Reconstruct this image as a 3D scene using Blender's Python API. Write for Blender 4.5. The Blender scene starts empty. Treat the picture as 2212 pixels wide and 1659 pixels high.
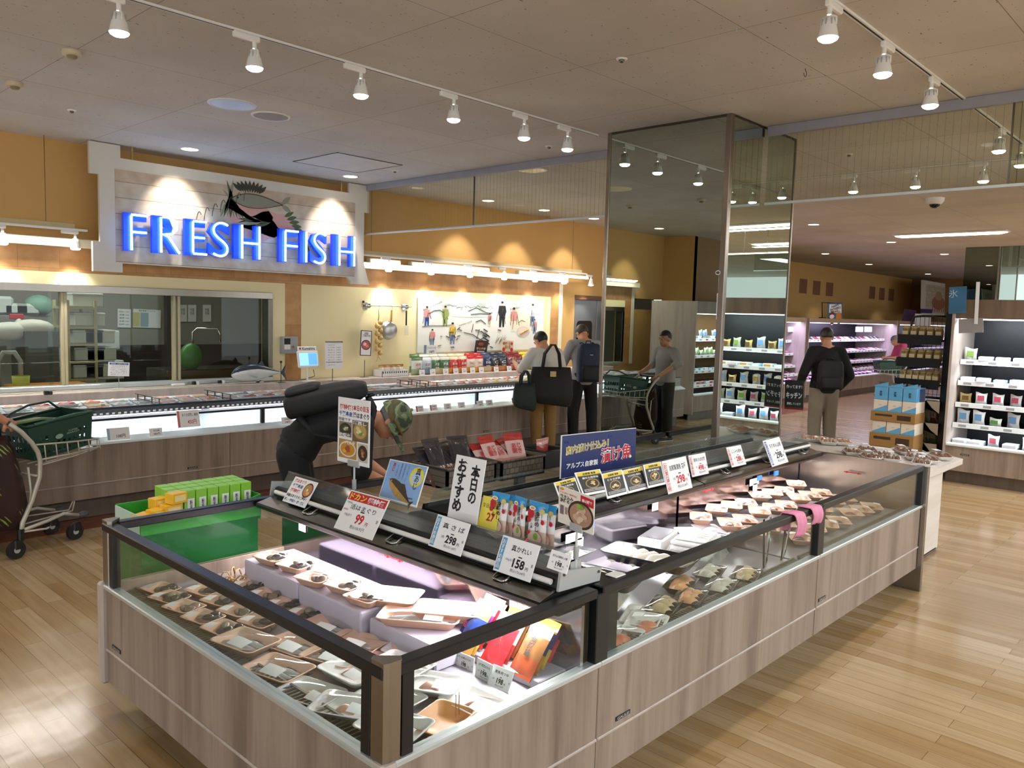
import bpy, math, random
from mathutils import Vector as V, Matrix as Mx
S = bpy.context.scene; COL = S.collection; PI = math.pi; rnd = random.Random(7)

# ---------------------------------------------------------------- camera, exposure, world, large lights
FPX, YAW, PITCH, ROLL, EYE = 1740.2, 0.81622, 0.088679, -0.0276712, V((0, 0, 1.78))
_cy, _sy, _cp, _sp, _cr, _sr = math.cos(YAW), math.sin(YAW), math.cos(PITCH), math.sin(PITCH), math.cos(ROLL), math.sin(ROLL)
_f = V((_sy*_cp, _cy*_cp, -_sp)); _r = V((_cy, -_sy, 0)); _d = -_r.cross(_f)
RT, DN, FW = _cr*_r + _sr*_d, -_sr*_r + _cr*_d, _f
cam = bpy.data.cameras.new('camera'); cam.sensor_width = 36; cam.lens = FPX/2212*36; cam.clip_end = 100; cam.clip_start = .05
co = bpy.data.objects.new('camera', cam); COL.objects.link(co)
co.matrix_world = Mx.Translation(EYE) @ Mx((RT, -DN, -FW)).transposed().to_4x4()
S.camera = co
def ray(x, y): return RT*((x-1106)/FPX) + DN*((y-829.5)/FPX) + FW
def on(ax, x, y, v):                       # pixel of the photo -> point on the plane axis = v
    d = ray(x, y); return EYE + d*((v-EYE[ax])/d[ax])
def onX(x, y, v): return on(0, x, y, v)
def onY(x, y, v): return on(1, x, y, v)
def onZ(x, y, v): return on(2, x, y, v)
S.view_settings.view_transform = 'Standard'; S.view_settings.look = 'None'; S.view_settings.gamma = 1
S.view_settings.use_curve_mapping = False; S.view_settings.exposure = 0.35
cy = S.cycles
cy.max_bounces = 8; cy.diffuse_bounces = 5; cy.glossy_bounces = 4; cy.transmission_bounces = 4; cy.transparent_max_bounces = 24
cy.caustics_reflective = False; cy.caustics_refractive = False; cy.sample_clamp_indirect = 4; cy.sample_clamp_direct = 0; cy.blur_glossy = .5
cy.use_denoising = True
w = bpy.data.worlds.new('world'); S.world = w; w.use_nodes = True
w.node_tree.nodes['Background'].inputs[0].default_value = (.90, .96, 1, 1); w.node_tree.nodes['Background'].inputs[1].default_value = 1.5

def light(kind, loc, energy, color=(1, 1, 1), aim=None, parent=None, **kw):
    l = bpy.data.lights.new('light', kind); l.energy = energy; l.color = color
    for k, v in kw.items(): setattr(l, k, v)
    o = bpy.data.objects.new('light', l); COL.objects.link(o)
    d = V(aim) if aim else V((0, 0, -1)); M = d.to_track_quat('-Z', 'Y').to_matrix().to_4x4(); M.translation = V(loc)
    if parent: o.parent = parent; M = parent.matrix_basis.inverted() @ M
    o.matrix_basis = M
    return o
WARM, COOL, NEUT = (1, .95, .88), (.86, .93, 1), (.97, .98, 1)
# general lighting of the sales floor behind the camera: long rows of ceiling fluorescents
for gx, gy in ((-3.0, -1.5), (1.5, -2.5), (6.5, -2.0), (12.0, -1.5), (17.0, 1.0)):
    light('AREA', (gx, gy, 3.18), 130, (.86, .94, 1), shape='RECTANGLE', size=2.6, size_y=.5)

# ---------------------------------------------------------------- materials
def lin(h):
    h = h.lstrip('#'); c = [int(h[i:i+2], 16)/255 for i in (0, 2, 4)]
    return [x/12.92 if x <= .04045 else ((x+.055)/1.055)**2.4 for x in c]
_mats = {}
def node(t, kind, **kw):
    n = t.nodes.new(kind)
    for k, v in kw.items():
        if k in n.inputs: n.inputs[k].default_value = v
        else: setattr(n, k, v)
    return n
def ramp(t, fac, stops):
    r = t.nodes.new('ShaderNodeValToRGB'); t.links.new(fac, r.inputs[0]); e = r.color_ramp.elements
    while len(e) < len(stops): e.new(.5)
    for el, (p, c) in zip(e, stops): el.position = p; el.color = (*lin(c), 1)
    return r.outputs[0]
def base(name):
    m = bpy.data.materials.new(name); m.use_nodes = True; t = m.node_tree
    return m, t, t.nodes['Principled BSDF']
def coords(t, scale=(1, 1, 1), out='Object', rot=(0, 0, 0)):
    c = t.nodes.new('ShaderNodeTexCoord'); mp = node(t, 'ShaderNodeMapping'); mp.inputs['Scale'].default_value = scale; mp.inputs['Rotation'].default_value = rot
    t.links.new(c.outputs[out], mp.inputs[0]); return mp.outputs[0]
def mat(name, col, rough=.5, metal=0., var=.10, sc=9., spec=.5, bump=0., emit=0., ecol=None, sss=0., stretch=(1, 1, 1), coat=0.):
    if name in _mats: return _mats[name]
    m, t, b = base(name)
    nz = node(t, 'ShaderNodeTexNoise', Scale=sc, Detail=3.); t.links.new(coords(t, stretch), nz.inputs['Vector'])
    c = lin(col); mix = node(t, 'ShaderNodeMix', data_type='RGBA')
    mix.inputs[6].default_value = (*[x*(1-var) for x in c], 1); mix.inputs[7].default_value = (*[min(1, x*(1+var)) for x in c], 1)
    t.links.new(nz.outputs[0], mix.inputs[0]); t.links.new(mix.outputs[2], b.inputs['Base Color'])
    b.inputs['Roughness'].default_value = rough; b.inputs['Metallic'].default_value = metal; b.inputs['Specular IOR Level'].default_value = spec
    b.inputs['Coat Weight'].default_value = coat
    if bump:
        bp = node(t, 'ShaderNodeBump', Strength=bump, Distance=.01); t.links.new(nz.outputs[0], bp.inputs['Height']); t.links.new(bp.outputs[0], b.inputs['Normal'])
    if emit:
        b.inputs['Emission Color'].default_value = (*lin(ecol or col), 1); b.inputs['Emission Strength'].default_value = emit
    _mats[name] = m; return m
def streak(name, stops, scale, rough=.45, spec=.4, detail=5., bump=0.):
    if name in _mats: return _mats[name]
    m, t, b = base(name)
    nz = node(t, 'ShaderNodeTexNoise', Scale=1., Detail=detail, Roughness=.62); t.links.new(coords(t, scale), nz.inputs['Vector'])
    t.links.new(ramp(t, nz.outputs[0], stops), b.inputs['Base Color'])
    b.inputs['Roughness'].default_value = rough; b.inputs['Specular IOR Level'].default_value = spec
    _mats[name] = m; return m
def glass(name, tint='#f4faf6', ior=1.33, rough=0., wires=False, haze=0.):
    if name in _mats: return _mats[name]
    m, t, b = base(name); t.nodes.remove(b); out = t.nodes['Material Output']
    tr = node(t, 'ShaderNodeBsdfTransparent'); tr.inputs[0].default_value = (*lin(tint), 1)
    gl = node(t, 'ShaderNodeBsdfGlossy', Roughness=rough); lw = node(t, 'ShaderNodeLayerWeight', Blend=.5); pw = node(t, 'ShaderNodeMath', operation='POWER'); pw.inputs[1].default_value = 4.
    fr = node(t, 'ShaderNodeMath', operation='MULTIPLY_ADD'); fr.inputs[1].default_value = .55; fr.inputs[2].default_value = (ior-1)**2/(ior+1)**2*.8
    t.links.new(lw.outputs['Facing'], pw.inputs[0]); t.links.new(pw.outputs[0], fr.inputs[0])
    mx = node(t, 'ShaderNodeMixShader'); t.links.new(fr.outputs[0], mx.inputs[0]); t.links.new(tr.outputs[0], mx.inputs[1]); t.links.new(gl.outputs[0], mx.inputs[2])
    last = mx
    if wires or haze:
        df = node(t, 'ShaderNodeBsdfDiffuse'); df.inputs[0].default_value = (*lin('#8f8f88' if wires else '#e8e8e8'), 1)
        m2 = node(t, 'ShaderNodeMixShader'); t.links.new(mx.outputs[0], m2.inputs[1]); t.links.new(df.outputs[0], m2.inputs[2])
        if wires:
            sx = t.nodes.new('ShaderNodeSeparateXYZ'); t.links.new(coords(t), sx.inputs[0])
            md = node(t, 'ShaderNodeMath', operation='MODULO'); md.inputs[1].default_value = .05; t.links.new(sx.outputs[1], md.inputs[0])
            ab = node(t, 'ShaderNodeMath', operation='ABSOLUTE'); t.links.new(md.outputs[0], ab.inputs[0])
            ls = node(t, 'ShaderNodeMath', operation='LESS_THAN'); ls.inputs[1].default_value = .0012; t.links.new(ab.outputs[0], ls.inputs[0])
            t.links.new(ls.outputs[0], m2.inputs[0])
        else:
            nz = node(t, 'ShaderNodeTexNoise', Scale=14., Detail=3.); t.links.new(coords(t), nz.inputs['Vector'])
            mu = node(t, 'ShaderNodeMath', operation='MULTIPLY'); mu.inputs[1].default_value = haze*2; t.links.new(nz.outputs[0], mu.inputs[0]); t.links.new(mu.outputs[0], m2.inputs[0])
        last = m2
    t.links.new(last.outputs[0], out.inputs[0]); _mats[name] = m; return m
def lamp_mat(name, col, strength):
    if name in _mats: return _mats[name]
    m, t, b = base(name); b.inputs['Base Color'].default_value = (*lin(col), 1)
    b.inputs['Emission Color'].default_value = (*lin(col), 1); b.inputs['Emission Strength'].default_value = strength
    _mats[name] = m; return m

LAM = streak('greige wood laminate', ((.30, '#6f5f53'), (.46, '#8b7a6c'), (.6, '#9a897b'), (.74, '#7d6d60')), (9, 9, .55))
LAMP = streak('pale laminate edge', ((.3, '#a09288'), (.6, '#b8aaa0'), (.8, '#a99b91')), (7, 7, .8), rough=.4)
LAMD = streak('dark brown wood panel', ((.3, '#5f4c40'), (.5, '#77624f'), (.7, '#85705d')), (7, 7, .6))
KICK = streak('kickplate laminate', ((.3, '#57493f'), (.6, '#6b5c52'), (.8, '#5f5147')), (9, 9, .6))
WHITEL = streak('white grained laminate', ((.3, '#cfc6bd'), (.6, '#dfd8d0'), (.8, '#d6cdc4')), (.8, 9, 9), rough=.35)
ALU = mat('aluminium trim', '#c9cfce', .35, .6, .03); STEEL = mat('brushed steel', '#a19a90', .28, 1., .08, 30, stretch=(1, 1, .08))
STEELD = mat('dark steel', '#6b665e', .25, 1., .1, 25); BLACK = mat('black enamel', '#0d0d0f', .35, 0, .1); CHROME = mat('chrome', '#c8c8c8', .12, 1, .02)
WHITE = mat('white plastic', '#eceae6', .4, 0, .02); PAPER = mat('white card', '#f0eff0', .55, 0, .015); GREYP = mat('grey plastic', '#a7a9a8', .45, 0, .05)
INK = mat('black ink', '#141316', .6, 0, .03); RED = mat('red ink', '#c1202c', .6, 0, .03); BLUE = mat('blue ink', '#2b4f96', .6, 0, .03)
GLASS = glass('clear glass', '#f6fbf8', 1.38); ACR = glass('acrylic', '#eef2f2', 1.42, .04, haze=.05); WRAP = glass('cling film', '#ffffff', 1.5, .08, haze=.03)
WIREG = glass('wired glass', '#eef0ea', 1.14, wires=True); MIRROR = mat('mirror silver', '#b9c2ba', .005, 1, .0)
RUBBER = mat('black rubber', '#141414', .7, 0, .1)
def clr(h, rough=.5, **k): return mat('paint ' + h, h, rough, **k)

# ---------------------------------------------------------------- meshes
class MB:
    def __init__(s): s.v = []; s.f = []; s.mi = []; s.sm = []; s.mats = []
    def add(s, vs, fs, m, smooth=False, T=None):
        n = len(s.v)
        if m not in s.mats: s.mats.append(m)
        i = s.mats.index(m)
        s.v += [tuple(T @ V(p)) if T else tuple(p) for p in vs]
        for f in fs: s.f.append([n+k for k in f]); s.mi.append(i); s.sm.append(smooth)
        return s
    def box(s, x0, y0, z0, x1, y1, z1, m, bev=0., T=None):
        if x0 > x1: x0, x1 = x1, x0
        if y0 > y1: y0, y1 = y1, y0
        if z0 > z1: z0, z1 = z1, z0
        if not bev:
            vs = [(x, y, z) for z in (z0, z1) for y in (y0, y1) for x in (x0, x1)]
            return s.add(vs, [(0, 2, 3, 1), (4, 5, 7, 6), (0, 1, 5, 4), (2, 6, 7, 3), (0, 4, 6, 2), (1, 3, 7, 5)], m, T=T)
        b = min(bev, (x1-x0)*.49, (y1-y0)*.49, (z1-z0)*.49); vs = []; ix = {}
        for i, sx in enumerate((x0, x1)):
            for j, sy in enumerate((y0, y1)):
                for k, sz in enumerate((z0, z1)):
                    ax, ay, az = (b if i == 0 else -b), (b if j == 0 else -b), (b if k == 0 else -b)
                    for a, p in (('x', (sx, sy+ay, sz+az)), ('y', (sx+ax, sy, sz+az)), ('z', (sx+ax, sy+ay, sz))):
                        ix[i, j, k, a] = len(vs); vs.append(p)
        g = lambda *a: ix[a]; fs = []
        for i in (0, 1):
            q = [g(i, 0, 0, 'x'), g(i, 1, 0, 'x'), g(i, 1, 1, 'x'), g(i, 0, 1, 'x')]; fs.append(q if i else q[::-1])
            q = [g(0, i, 0, 'y'), g(0, i, 1, 'y'), g(1, i, 1, 'y'), g(1, i, 0, 'y')]; fs.append(q if i else q[::-1])
            q = [g(0, 0, i, 'z'), g(1, 0, i, 'z'), g(1, 1, i, 'z'), g(0, 1, i, 'z')]; fs.append(q if i else q[::-1])
        for i in (0, 1):
            for j in (0, 1):
                for A, B, key in (('x', 'y', lambda a, e: (i, j, a, e)), ('y', 'z', lambda a, e: (a, i, j, e)), ('x', 'z', lambda a, e: (i, a, j, e))):
                    fs.append([g(*key(0, A)), g(*key(1, A)), g(*key(1, B)), g(*key(0, B))])
        for i in (0, 1):
            for j in (0, 1):
                for k in (0, 1): fs.append([g(i, j, k, 'x'), g(i, j, k, 'y'), g(i, j, k, 'z')])
        return s.add(vs, fs, m, T=T)
    def cyl(s, p0, p1, r0, m, r1=None, n=14, caps=True, T=None):
        p0, p1 = V(p0), V(p1); r1 = r0 if r1 is None else r1; a = (p1-p0).normalized()
        u = a.orthogonal().normalized(); w_ = a.cross(u); vs = []
        for p, r in ((p0, r0), (p1, r1)): vs += [p + (u*math.cos(2*PI*k/n) + w_*math.sin(2*PI*k/n))*r for k in range(n)]
        s.add(vs, [(k, (k+1) % n, n+(k+1) % n, n+k) for k in range(n)], m, True, T)
        if caps:
            s.add(vs[:n], [tuple(range(n))[::-1]], m, False, T); s.add(vs[n:], [tuple(range(n))], m, False, T)
        return s
    def tube(s, pts, r, m, n=8, closed=False, T=None, rs=None):
        P = [V(p) for p in pts]; N = len(P); vs = []; u = None
        for i, p in enumerate(P):
            a = (P[(i+1) % N]-P[i-1]) if closed else (P[min(i+1, N-1)]-P[max(i-1, 0)])
            a.normalize()
            u = a.orthogonal().normalized() if u is None else (u - a*u.dot(a)).normalized()
            w_ = a.cross(u); rr = rs[i] if rs else r
            vs += [p + (u*math.cos(2*PI*k/n) + w_*math.sin(2*PI*k/n))*rr for k in range(n)]
        fs = [(i*n+k, i*n+(k+1) % n, ((i+1) % N)*n+(k+1) % n, ((i+1) % N)*n+k) for i in range(N if closed else N-1) for k in range(n)]
        if not closed: fs += [tuple(range(n))[::-1], tuple(range((N-1)*n, N*n))]
        return s.add(vs, fs, m, True, T)
    def lathe(s, prof, m, n=20, T=None, smooth=True):
        vs = [(r*math.cos(2*PI*k/n), r*math.sin(2*PI*k/n), z) for r, z in prof for k in range(n)]
        return s.add(vs, [(i*n+k, i*n+(k+1) % n, (i+1)*n+(k+1) % n, (i+1)*n+k) for i in range(len(prof)-1) for k in range(n)], m, smooth, T)
    def prism(s, poly, a, b, m, ax=2, T=None):
        n = len(poly); mk = {2: lambda p, h: (p[0], p[1], h), 1: lambda p, h: (p[0], h, p[1]), 0: lambda p, h: (h, p[0], p[1])}[ax]
        vs = [mk(p, h) for h in (a, b) for p in poly]
        return s.add(vs, [tuple(range(n))[::-1], tuple(range(n, 2*n))] + [(k, (k+1) % n, n+(k+1) % n, n+k) for k in range(n)], m, False, T)
    def sph(s, c, r, m, n=12, k=8, T=None):
        r = (r, r, r) if isinstance(r, (int, float)) else r
        vs = [(c[0]+r[0]*math.sin(PI*i/k)*math.cos(2*PI*j/n), c[1]+r[1]*math.sin(PI*i/k)*math.sin(2*PI*j/n), c[2]+r[2]*math.cos(PI*i/k)) for i in range(k+1) for j in range(n)]
        return s.add(vs, [(i*n+j, (i+1)*n+j, (i+1)*n+(j+1) % n, i*n+(j+1) % n) for i in range(k) for j in range(n)], m, True, T)
    def loft(s, rings, m, smooth=True, T=None):
        n = len(rings[0]); vs = [p for r in rings for p in r]
        return s.add(vs, [(i*n+k, i*n+(k+1) % n, (i+1)*n+(k+1) % n, (i+1)*n+k) for i in range(len(rings)-1) for k in range(n)] + [tuple(range(n))[::-1], tuple(range((len(rings)-1)*n, len(rings)*n))], m, smooth, T)
    def grid(s, fn, nu, nv, m, smooth=True, T=None):
        vs = [fn(i/nu, j/nv) for j in range(nv+1) for i in range(nu+1)]; w_ = nu+1
        return s.add(vs, [(j*w_+i, j*w_+i+1, (j+1)*w_+i+1, (j+1)*w_+i) for j in range(nv) for i in range(nu)], m, smooth, T)
    def disc(s, x, y, z, r, m, n=20, ry=None, T=None):
        return s.add([(x+r*math.cos(2*PI*k/n), y+(ry or r)*math.sin(2*PI*k/n), z) for k in range(n)], [tuple(range(n))], m, False, T)
    def mesh(s, name):
        me = bpy.data.meshes.new(name); me.from_pydata(s.v, [], s.f)
        for m in s.mats: me.materials.append(m)
        me.polygons.foreach_set('material_index', s.mi); me.polygons.foreach_set('use_smooth', s.sm); me.update(); return me
    def obj(s, name, parent=None, world=False):
        o = bpy.data.objects.new(name, s.mesh(name)); COL.objects.link(o)
        if parent:
            o.parent = parent
            if world: o.matrix_basis = parent.matrix_basis.inverted()
        return o
def tag(o, label, cat, group=None, kind=None):
    if label: o['label'] = label
    if cat: o['category'] = cat
    if group: o['group'] = group
    if kind: o['kind'] = kind
    return o
def thing(name, label, cat, loc=(0, 0, 0), rz=0., group=None):
    o = bpy.data.objects.new(name, None); COL.objects.link(o); o.empty_display_size = .1
    o.matrix_basis = Mx.Translation(V(loc)) @ Mx.Rotation(rz, 4, 'Z'); return tag(o, label, cat, group)
def struct(name, mb): return tag(mb.obj(name), None, None, None, 'structure')
def dup(root, Mw, label=None, group=None):
    r = root.copy(); COL.objects.link(r); r.matrix_basis = Mw
    if label: r['label'] = label
    if group: r['group'] = group
    for ch in root.children:
        c = ch.copy(); COL.objects.link(c); c.parent = r
        for g in ch.children:
            d = g.copy(); COL.objects.link(d); d.parent = c
    return r
def TR(x, y, z, rz=0., rx=0., ry=0., s=1.): return Mx.Translation((x, y, z)) @ Mx.Rotation(rz, 4, 'Z') @ Mx.Rotation(ry, 4, 'Y') @ Mx.Rotation(rx, 4, 'X') @ Mx.Scale(s, 4)
_o1 = 'first second third fourth fifth sixth seventh eighth ninth tenth eleventh twelfth thirteenth fourteenth fifteenth sixteenth seventeenth eighteenth nineteenth'.split()
_o2 = 'twentieth thirtieth fortieth fiftieth'.split(); _o3 = 'twenty thirty forty fifty'.split()
def nth(i):
    if i < 19: return _o1[i]
    q, r = divmod(i+1, 10); return _o2[q-2] if r == 0 else _o3[q-2] + '-' + _o1[r-1]

# ---------------------------------------------------------------- lettering
_tx = {}
def lettering_mesh(s, bold):
    k = (s, bold)
    if k not in _tx:
        c = bpy.data.curves.new('lettering', 'FONT'); c.body = s; c.size = 1; c.resolution_u = 2; c.offset = bold; c.align_x = 'CENTER'; c.space_line = .92
        o = bpy.data.objects.new('lettering', c); COL.objects.link(o); bpy.context.view_layer.update()
        me = bpy.data.meshes.new_from_object(o.evaluated_get(bpy.context.evaluated_depsgraph_get())); bpy.data.objects.remove(o); bpy.data.curves.remove(c)
        xs = [v.co.x for v in me.vertices]; ys = [v.co.y for v in me.vertices]
        cx, cyy = (min(xs)+max(xs))/2, (min(ys)+max(ys))/2
        for v in me.vertices: v.co.x -= cx; v.co.y -= cyy
        me.materials.clear(); me.materials.append(INK); _tx[k] = (me, max(xs)-min(xs), max(ys)-min(ys))
    return _tx[k]
def text(parent, s, x, y, w_, h, m=None, bold=.012, z=.0022, name='lettering', rot=0., T=None):
    """lettering centred at x, y of the parent's face, fitted to width w_ and height h (None keeps the proportions)"""
    me, tw, th = lettering_mesh(s, bold)
    sx = w_/tw if w_ else None; sy = h/th if h else None
    sx = sx or sy; sy = sy or sx
    o = bpy.data.objects.new(name, me); COL.objects.link(o); o.parent = parent
    o.matrix_basis = (T or Mx()) @ Mx.Translation((x, y, z)) @ Mx.Rotation(rot, 4, 'Z') @ Mx.Diagonal((sx, sy, 1, 1))
    if m: o.material_slots[0].link = 'OBJECT'; o.material_slots[0].material = m
    return o
def quad_frame(px, ax, val):
    """a flat card seen at four pixels (TL, TR, BR, BL) whose lower edge lies on plane ax = val: its frame, width, height"""
    TL, TRp, BR, BL = px; bl, br = on(ax, *BL, val), on(ax, *BR, val); u = br-bl; w_ = u.length; u.normalize()
    def per(p, b_):
        r = ray(*p); return EYE + r*((b_-EYE).dot(u)/r.dot(u))
    tl, tr = per(TL, bl), per(TRp, br); up = ((tl-bl)+(tr-br))/2; up -= u*up.dot(u); h = up.length; up.normalize()
    M = Mx((u, up, u.cross(up))).transposed().to_4x4(); M.translation = bl
    return M, w_, h
def card(name, label, cat, M, w_, h, m=PAPER, group=None, th=.0018):
    o = MB().box(0, 0, -th, w_, h, th, m, .0008).obj(name); o.matrix_basis = M; return tag(o, label, cat, group)
def patch(parent, name, x0, y0, x1, y1, m, z=.0021):
    return MB().add([(x0, y0, z), (x1, y0, z), (x1, y1, z), (x0, y1, z)], [(0, 1, 2, 3)], m).obj(name, parent)
# ================================================================ THE SETTING
YW, HC = 8.6, 3.3
def floor_mat():
    m, t, b = base('oak strip floor')
    sx = t.nodes.new('ShaderNodeSeparateXYZ'); t.links.new(coords(t), sx.inputs[0]); cb = t.nodes.new('ShaderNodeCombineXYZ')
    t.links.new(sx.outputs[1], cb.inputs[0]); t.links.new(sx.outputs[0], cb.inputs[1]); uv = cb.outputs[0]
    br = node(t, 'ShaderNodeTexBrick', Scale=1., offset=.37, offset_frequency=2)
    for k, v in (('Mortar Size', .0011), ('Mortar Smooth', .2), ('Bias', -.25), ('Brick Width', .91), ('Row Height', .094)): br.inputs[k].default_value = v
    br.inputs['Color1'].default_value = (*lin('#a88a60'), 1); br.inputs['Color2'].default_value = (*lin('#c6ae8a'), 1); br.inputs['Mortar'].default_value = (*lin('#6e4d2a'), 1)
    t.links.new(uv, br.inputs['Vector'])
    n1 = node(t, 'ShaderNodeTexNoise', Scale=1., Detail=4.); t.links.new(coords(t, (30, 1.6, 1)), n1.inputs['Vector'])
    mx = node(t, 'ShaderNodeMix', data_type='RGBA', blend_type='MULTIPLY'); mx.inputs[0].default_value = .55
    t.links.new(br.outputs[0], mx.inputs[6]); t.links.new(ramp(t, n1.outputs[0], ((.25, '#b9ab9c'), (.75, '#ffffff'))), mx.inputs[7]); t.links.new(mx.outputs[2], b.inputs['Base Color'])
    n2 = node(t, 'ShaderNodeTexNoise', Scale=5., Detail=2.); t.links.new(coords(t), n2.inputs['Vector'])
    ad = node(t, 'ShaderNodeMath', operation='MULTIPLY_ADD'); ad.inputs[1].default_value = -.35; t.links.new(br.outputs['Fac'], ad.inputs[0]); t.links.new(n2.outputs[0], ad.inputs[2])
    bp = node(t, 'ShaderNodeBump', Strength=.09, Distance=.02); t.links.new(ad.outputs[0], bp.inputs['Height']); t.links.new(bp.outputs[0], b.inputs['Normal'])
    b.inputs['Roughness'].default_value = .17; b.inputs['Specular IOR Level'].default_value = .55
    return m
def ceil_mat():
    m, t, b = base('mineral fibre ceiling')
    uv = coords(t); mp = node(t, 'ShaderNodeMapping'); mp.inputs['Location'].default_value = (-2.912+.54, -3.241+.54, 0); t.links.new(uv, mp.inputs[0])
    br = node(t, 'ShaderNodeTexBrick', Scale=1., offset=0.)
    for k, v in (('Mortar Size', .0022), ('Mortar Smooth', 0), ('Brick Width', 1.08), ('Row Height', 1.085)): br.inputs[k].default_value = v
    br.inputs['Color1'].default_value = (*lin('#d0ccc6'), 1); br.inputs['Color2'].default_value = (*lin('#d5d1cb'), 1); br.inputs['Mortar'].default_value = (*lin('#8d867e'), 1)
    mp2 = node(t, 'ShaderNodeMapping'); mp2.inputs['Location'].default_value = (-2.912, -3.241, 0); t.links.new(uv, mp2.inputs[0]); t.links.new(mp2.outputs[0], br.inputs['Vector'])
    n = node(t, 'ShaderNodeTexNoise', Scale=1., Detail=2.5); t.links.new(coords(t, (34, 60, 1)), n.inputs['Vector'])
    mx = node(t, 'ShaderNodeMix', data_type='RGBA', blend_type='MULTIPLY'); mx.inputs[0].default_value = 1
    t.links.new(br.outputs[0], mx.inputs[6]); t.links.new(ramp(t, n.outputs[0], ((.27, '#9a938b'), (.31, '#ffffff'))), mx.inputs[7])
    n3 = node(t, 'ShaderNodeTexNoise', Scale=1.1, Detail=3.); t.links.new(uv, n3.inputs['Vector'])
    m3 = node(t, 'ShaderNodeMix', data_type='RGBA', blend_type='MULTIPLY'); m3.inputs[0].default_value = .5
    t.links.new(mx.outputs[2], m3.inputs[6]); t.links.new(ramp(t, n3.outputs[0], ((.3, '#d8d2cc'), (.7, '#ffffff'))), m3.inputs[7]); t.links.new(m3.outputs[2], b.inputs['Base Color'])
    b.inputs['Roughness'].default_value = .8; b.inputs['Specular IOR Level'].default_value = .2
    return m
def tile_mat(name, c1, c2, mortar, bw, rh, ms=.002, off=.0, rough=.5, plane='xz'):
    m, t, b = base(name)
    sx = t.nodes.new('ShaderNodeSeparateXYZ'); t.links.new(coords(t), sx.inputs[0]); cb = t.nodes.new('ShaderNodeCombineXYZ')
    t.links.new(sx.outputs['xyz'.index(plane[0])], cb.inputs[0]); t.links.new(sx.outputs['xyz'.index(plane[1])], cb.inputs[1])
    br = node(t, 'ShaderNodeTexBrick', Scale=1., offset=off); t.links.new(cb.outputs[0], br.inputs['Vector'])
    for k, v in (('Mortar Size', ms), ('Brick Width', bw), ('Row Height', rh), ('Mortar Smooth', .1)): br.inputs[k].default_value = v
    for k, c in (('Color1', c1), ('Color2', c2), ('Mortar', mortar)): br.inputs[k].default_value = (*lin(c), 1)
    n = node(t, 'ShaderNodeTexNoise', Scale=7., Detail=5.); t.links.new(cb.outputs[0], n.inputs['Vector'])
    mx = node(t, 'ShaderNodeMix', data_type='RGBA', blend_type='MULTIPLY'); mx.inputs[0].default_value = .6
    t.links.new(br.outputs[0], mx.inputs[6]); t.links.new(ramp(t, n.outputs[0], ((.3, '#cdb9a6'), (.65, '#ffffff'))), mx.inputs[7]); t.links.new(mx.outputs[2], b.inputs['Base Color'])
    b.inputs['Roughness'].default_value = rough
    return m
struct('floor', MB().box(-7, -9, -.05, 31, 12, 0, floor_mat()))
struct('ceiling', MB().box(-7, -9, HC, 31, 12, HC+.05, ceil_mat()))
struct('floor_border', MB().box(-.2, 6.62, -.01, 16, 7.6, .002, tile_mat('red brown floor tile', '#7d4327', '#8e5030', '#5d3220', .3, .1, rough=.25, plane='xy')))
WALLP = mat('ochre wallpaper', '#d3a866', .75, 0, .04, 3); CREAM = mat('cream panel', '#efe2b2', .5, 0, .02, 2); STRIP = mat('cream strip', '#efe9cf', .5, 0, .02)
ORANGE = tile_mat('orange wood tile', '#b98750', '#c89a66', '#a07548', .36, .52, off=.5)
wb = MB()
for x0, z0, x1, z1 in ((-2.16, 0, 16, .94), (-2.16, .94, -.86, 1.9), (4.93, .94, 10.63, 2.1), (12.0, .94, 16, 2.1), (-2.16, 2.1, 16, HC), (-.86, 1.9, 4.93, 2.1)):
    wb.box(x0, YW, z0, x1, YW+.14, z1, WALLP)
struct('wall_back', wb)
struct('wall_return', MB().prism([(-2.16, YW), (-2.34, 8.04), (-2.44, 8.04), (-2.26, YW)], 0, HC, WALLP))
struct('wall_left', MB().box(-7, 8.04, 0, -2.34, 8.14, HC, mat('brown wallpaper', '#8f6a42', .75, 0, .04, 3)))
struct('wall_far', MB().box(16, 9.28, 0, 30, 9.4, HC, WALLP).box(15.9, YW, 0, 16, 9.4, HC, WALLP))
struct('wall_end', MB().box(30, -9, 0, 30.1, 9.4, HC, mat('brown wallpaper', '#8f6a42')))
struct('trim_1', MB().box(-1.12, YW-.025, 2.05, 10.19, YW-.002, 2.285, ORANGE))
struct('trim_2', MB().box(5.14, YW-.025, .9, 5.36, YW-.002, 2.049, ORANGE))
struct('trim_3', MB().box(9.98, YW-.025, .9, 10.19, YW-.002, 2.049, ORANGE))
struct('trim_4', MB().box(-1.12, YW-.025, .9, -.92, YW-.002, 2.049, ORANGE))
struct('trim_5', MB().box(10.19, YW-.03, .9, 10.28, YW-.002, 2.3, STRIP))
struct('trim_6', MB().box(-1.21, YW-.03, .9, -1.12, YW-.002, 2.3, STRIP))
struct('trim_7', MB().box(-1.21, YW-.14, 2.286, 10.28, YW-.002, 2.37, STRIP, .004))
struct('wall_panel', MB().box(-.92, YW-.03, 1.93, 5.14, YW-.002, 2.048, CREAM).box(4.95, YW-.03, .9, 5.14, YW-.002, 1.93, CREAM))
struct('wall_panel', MB().box(5.36, YW-.03, .9, 9.98, YW-.002, 2.048, CREAM))
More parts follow.
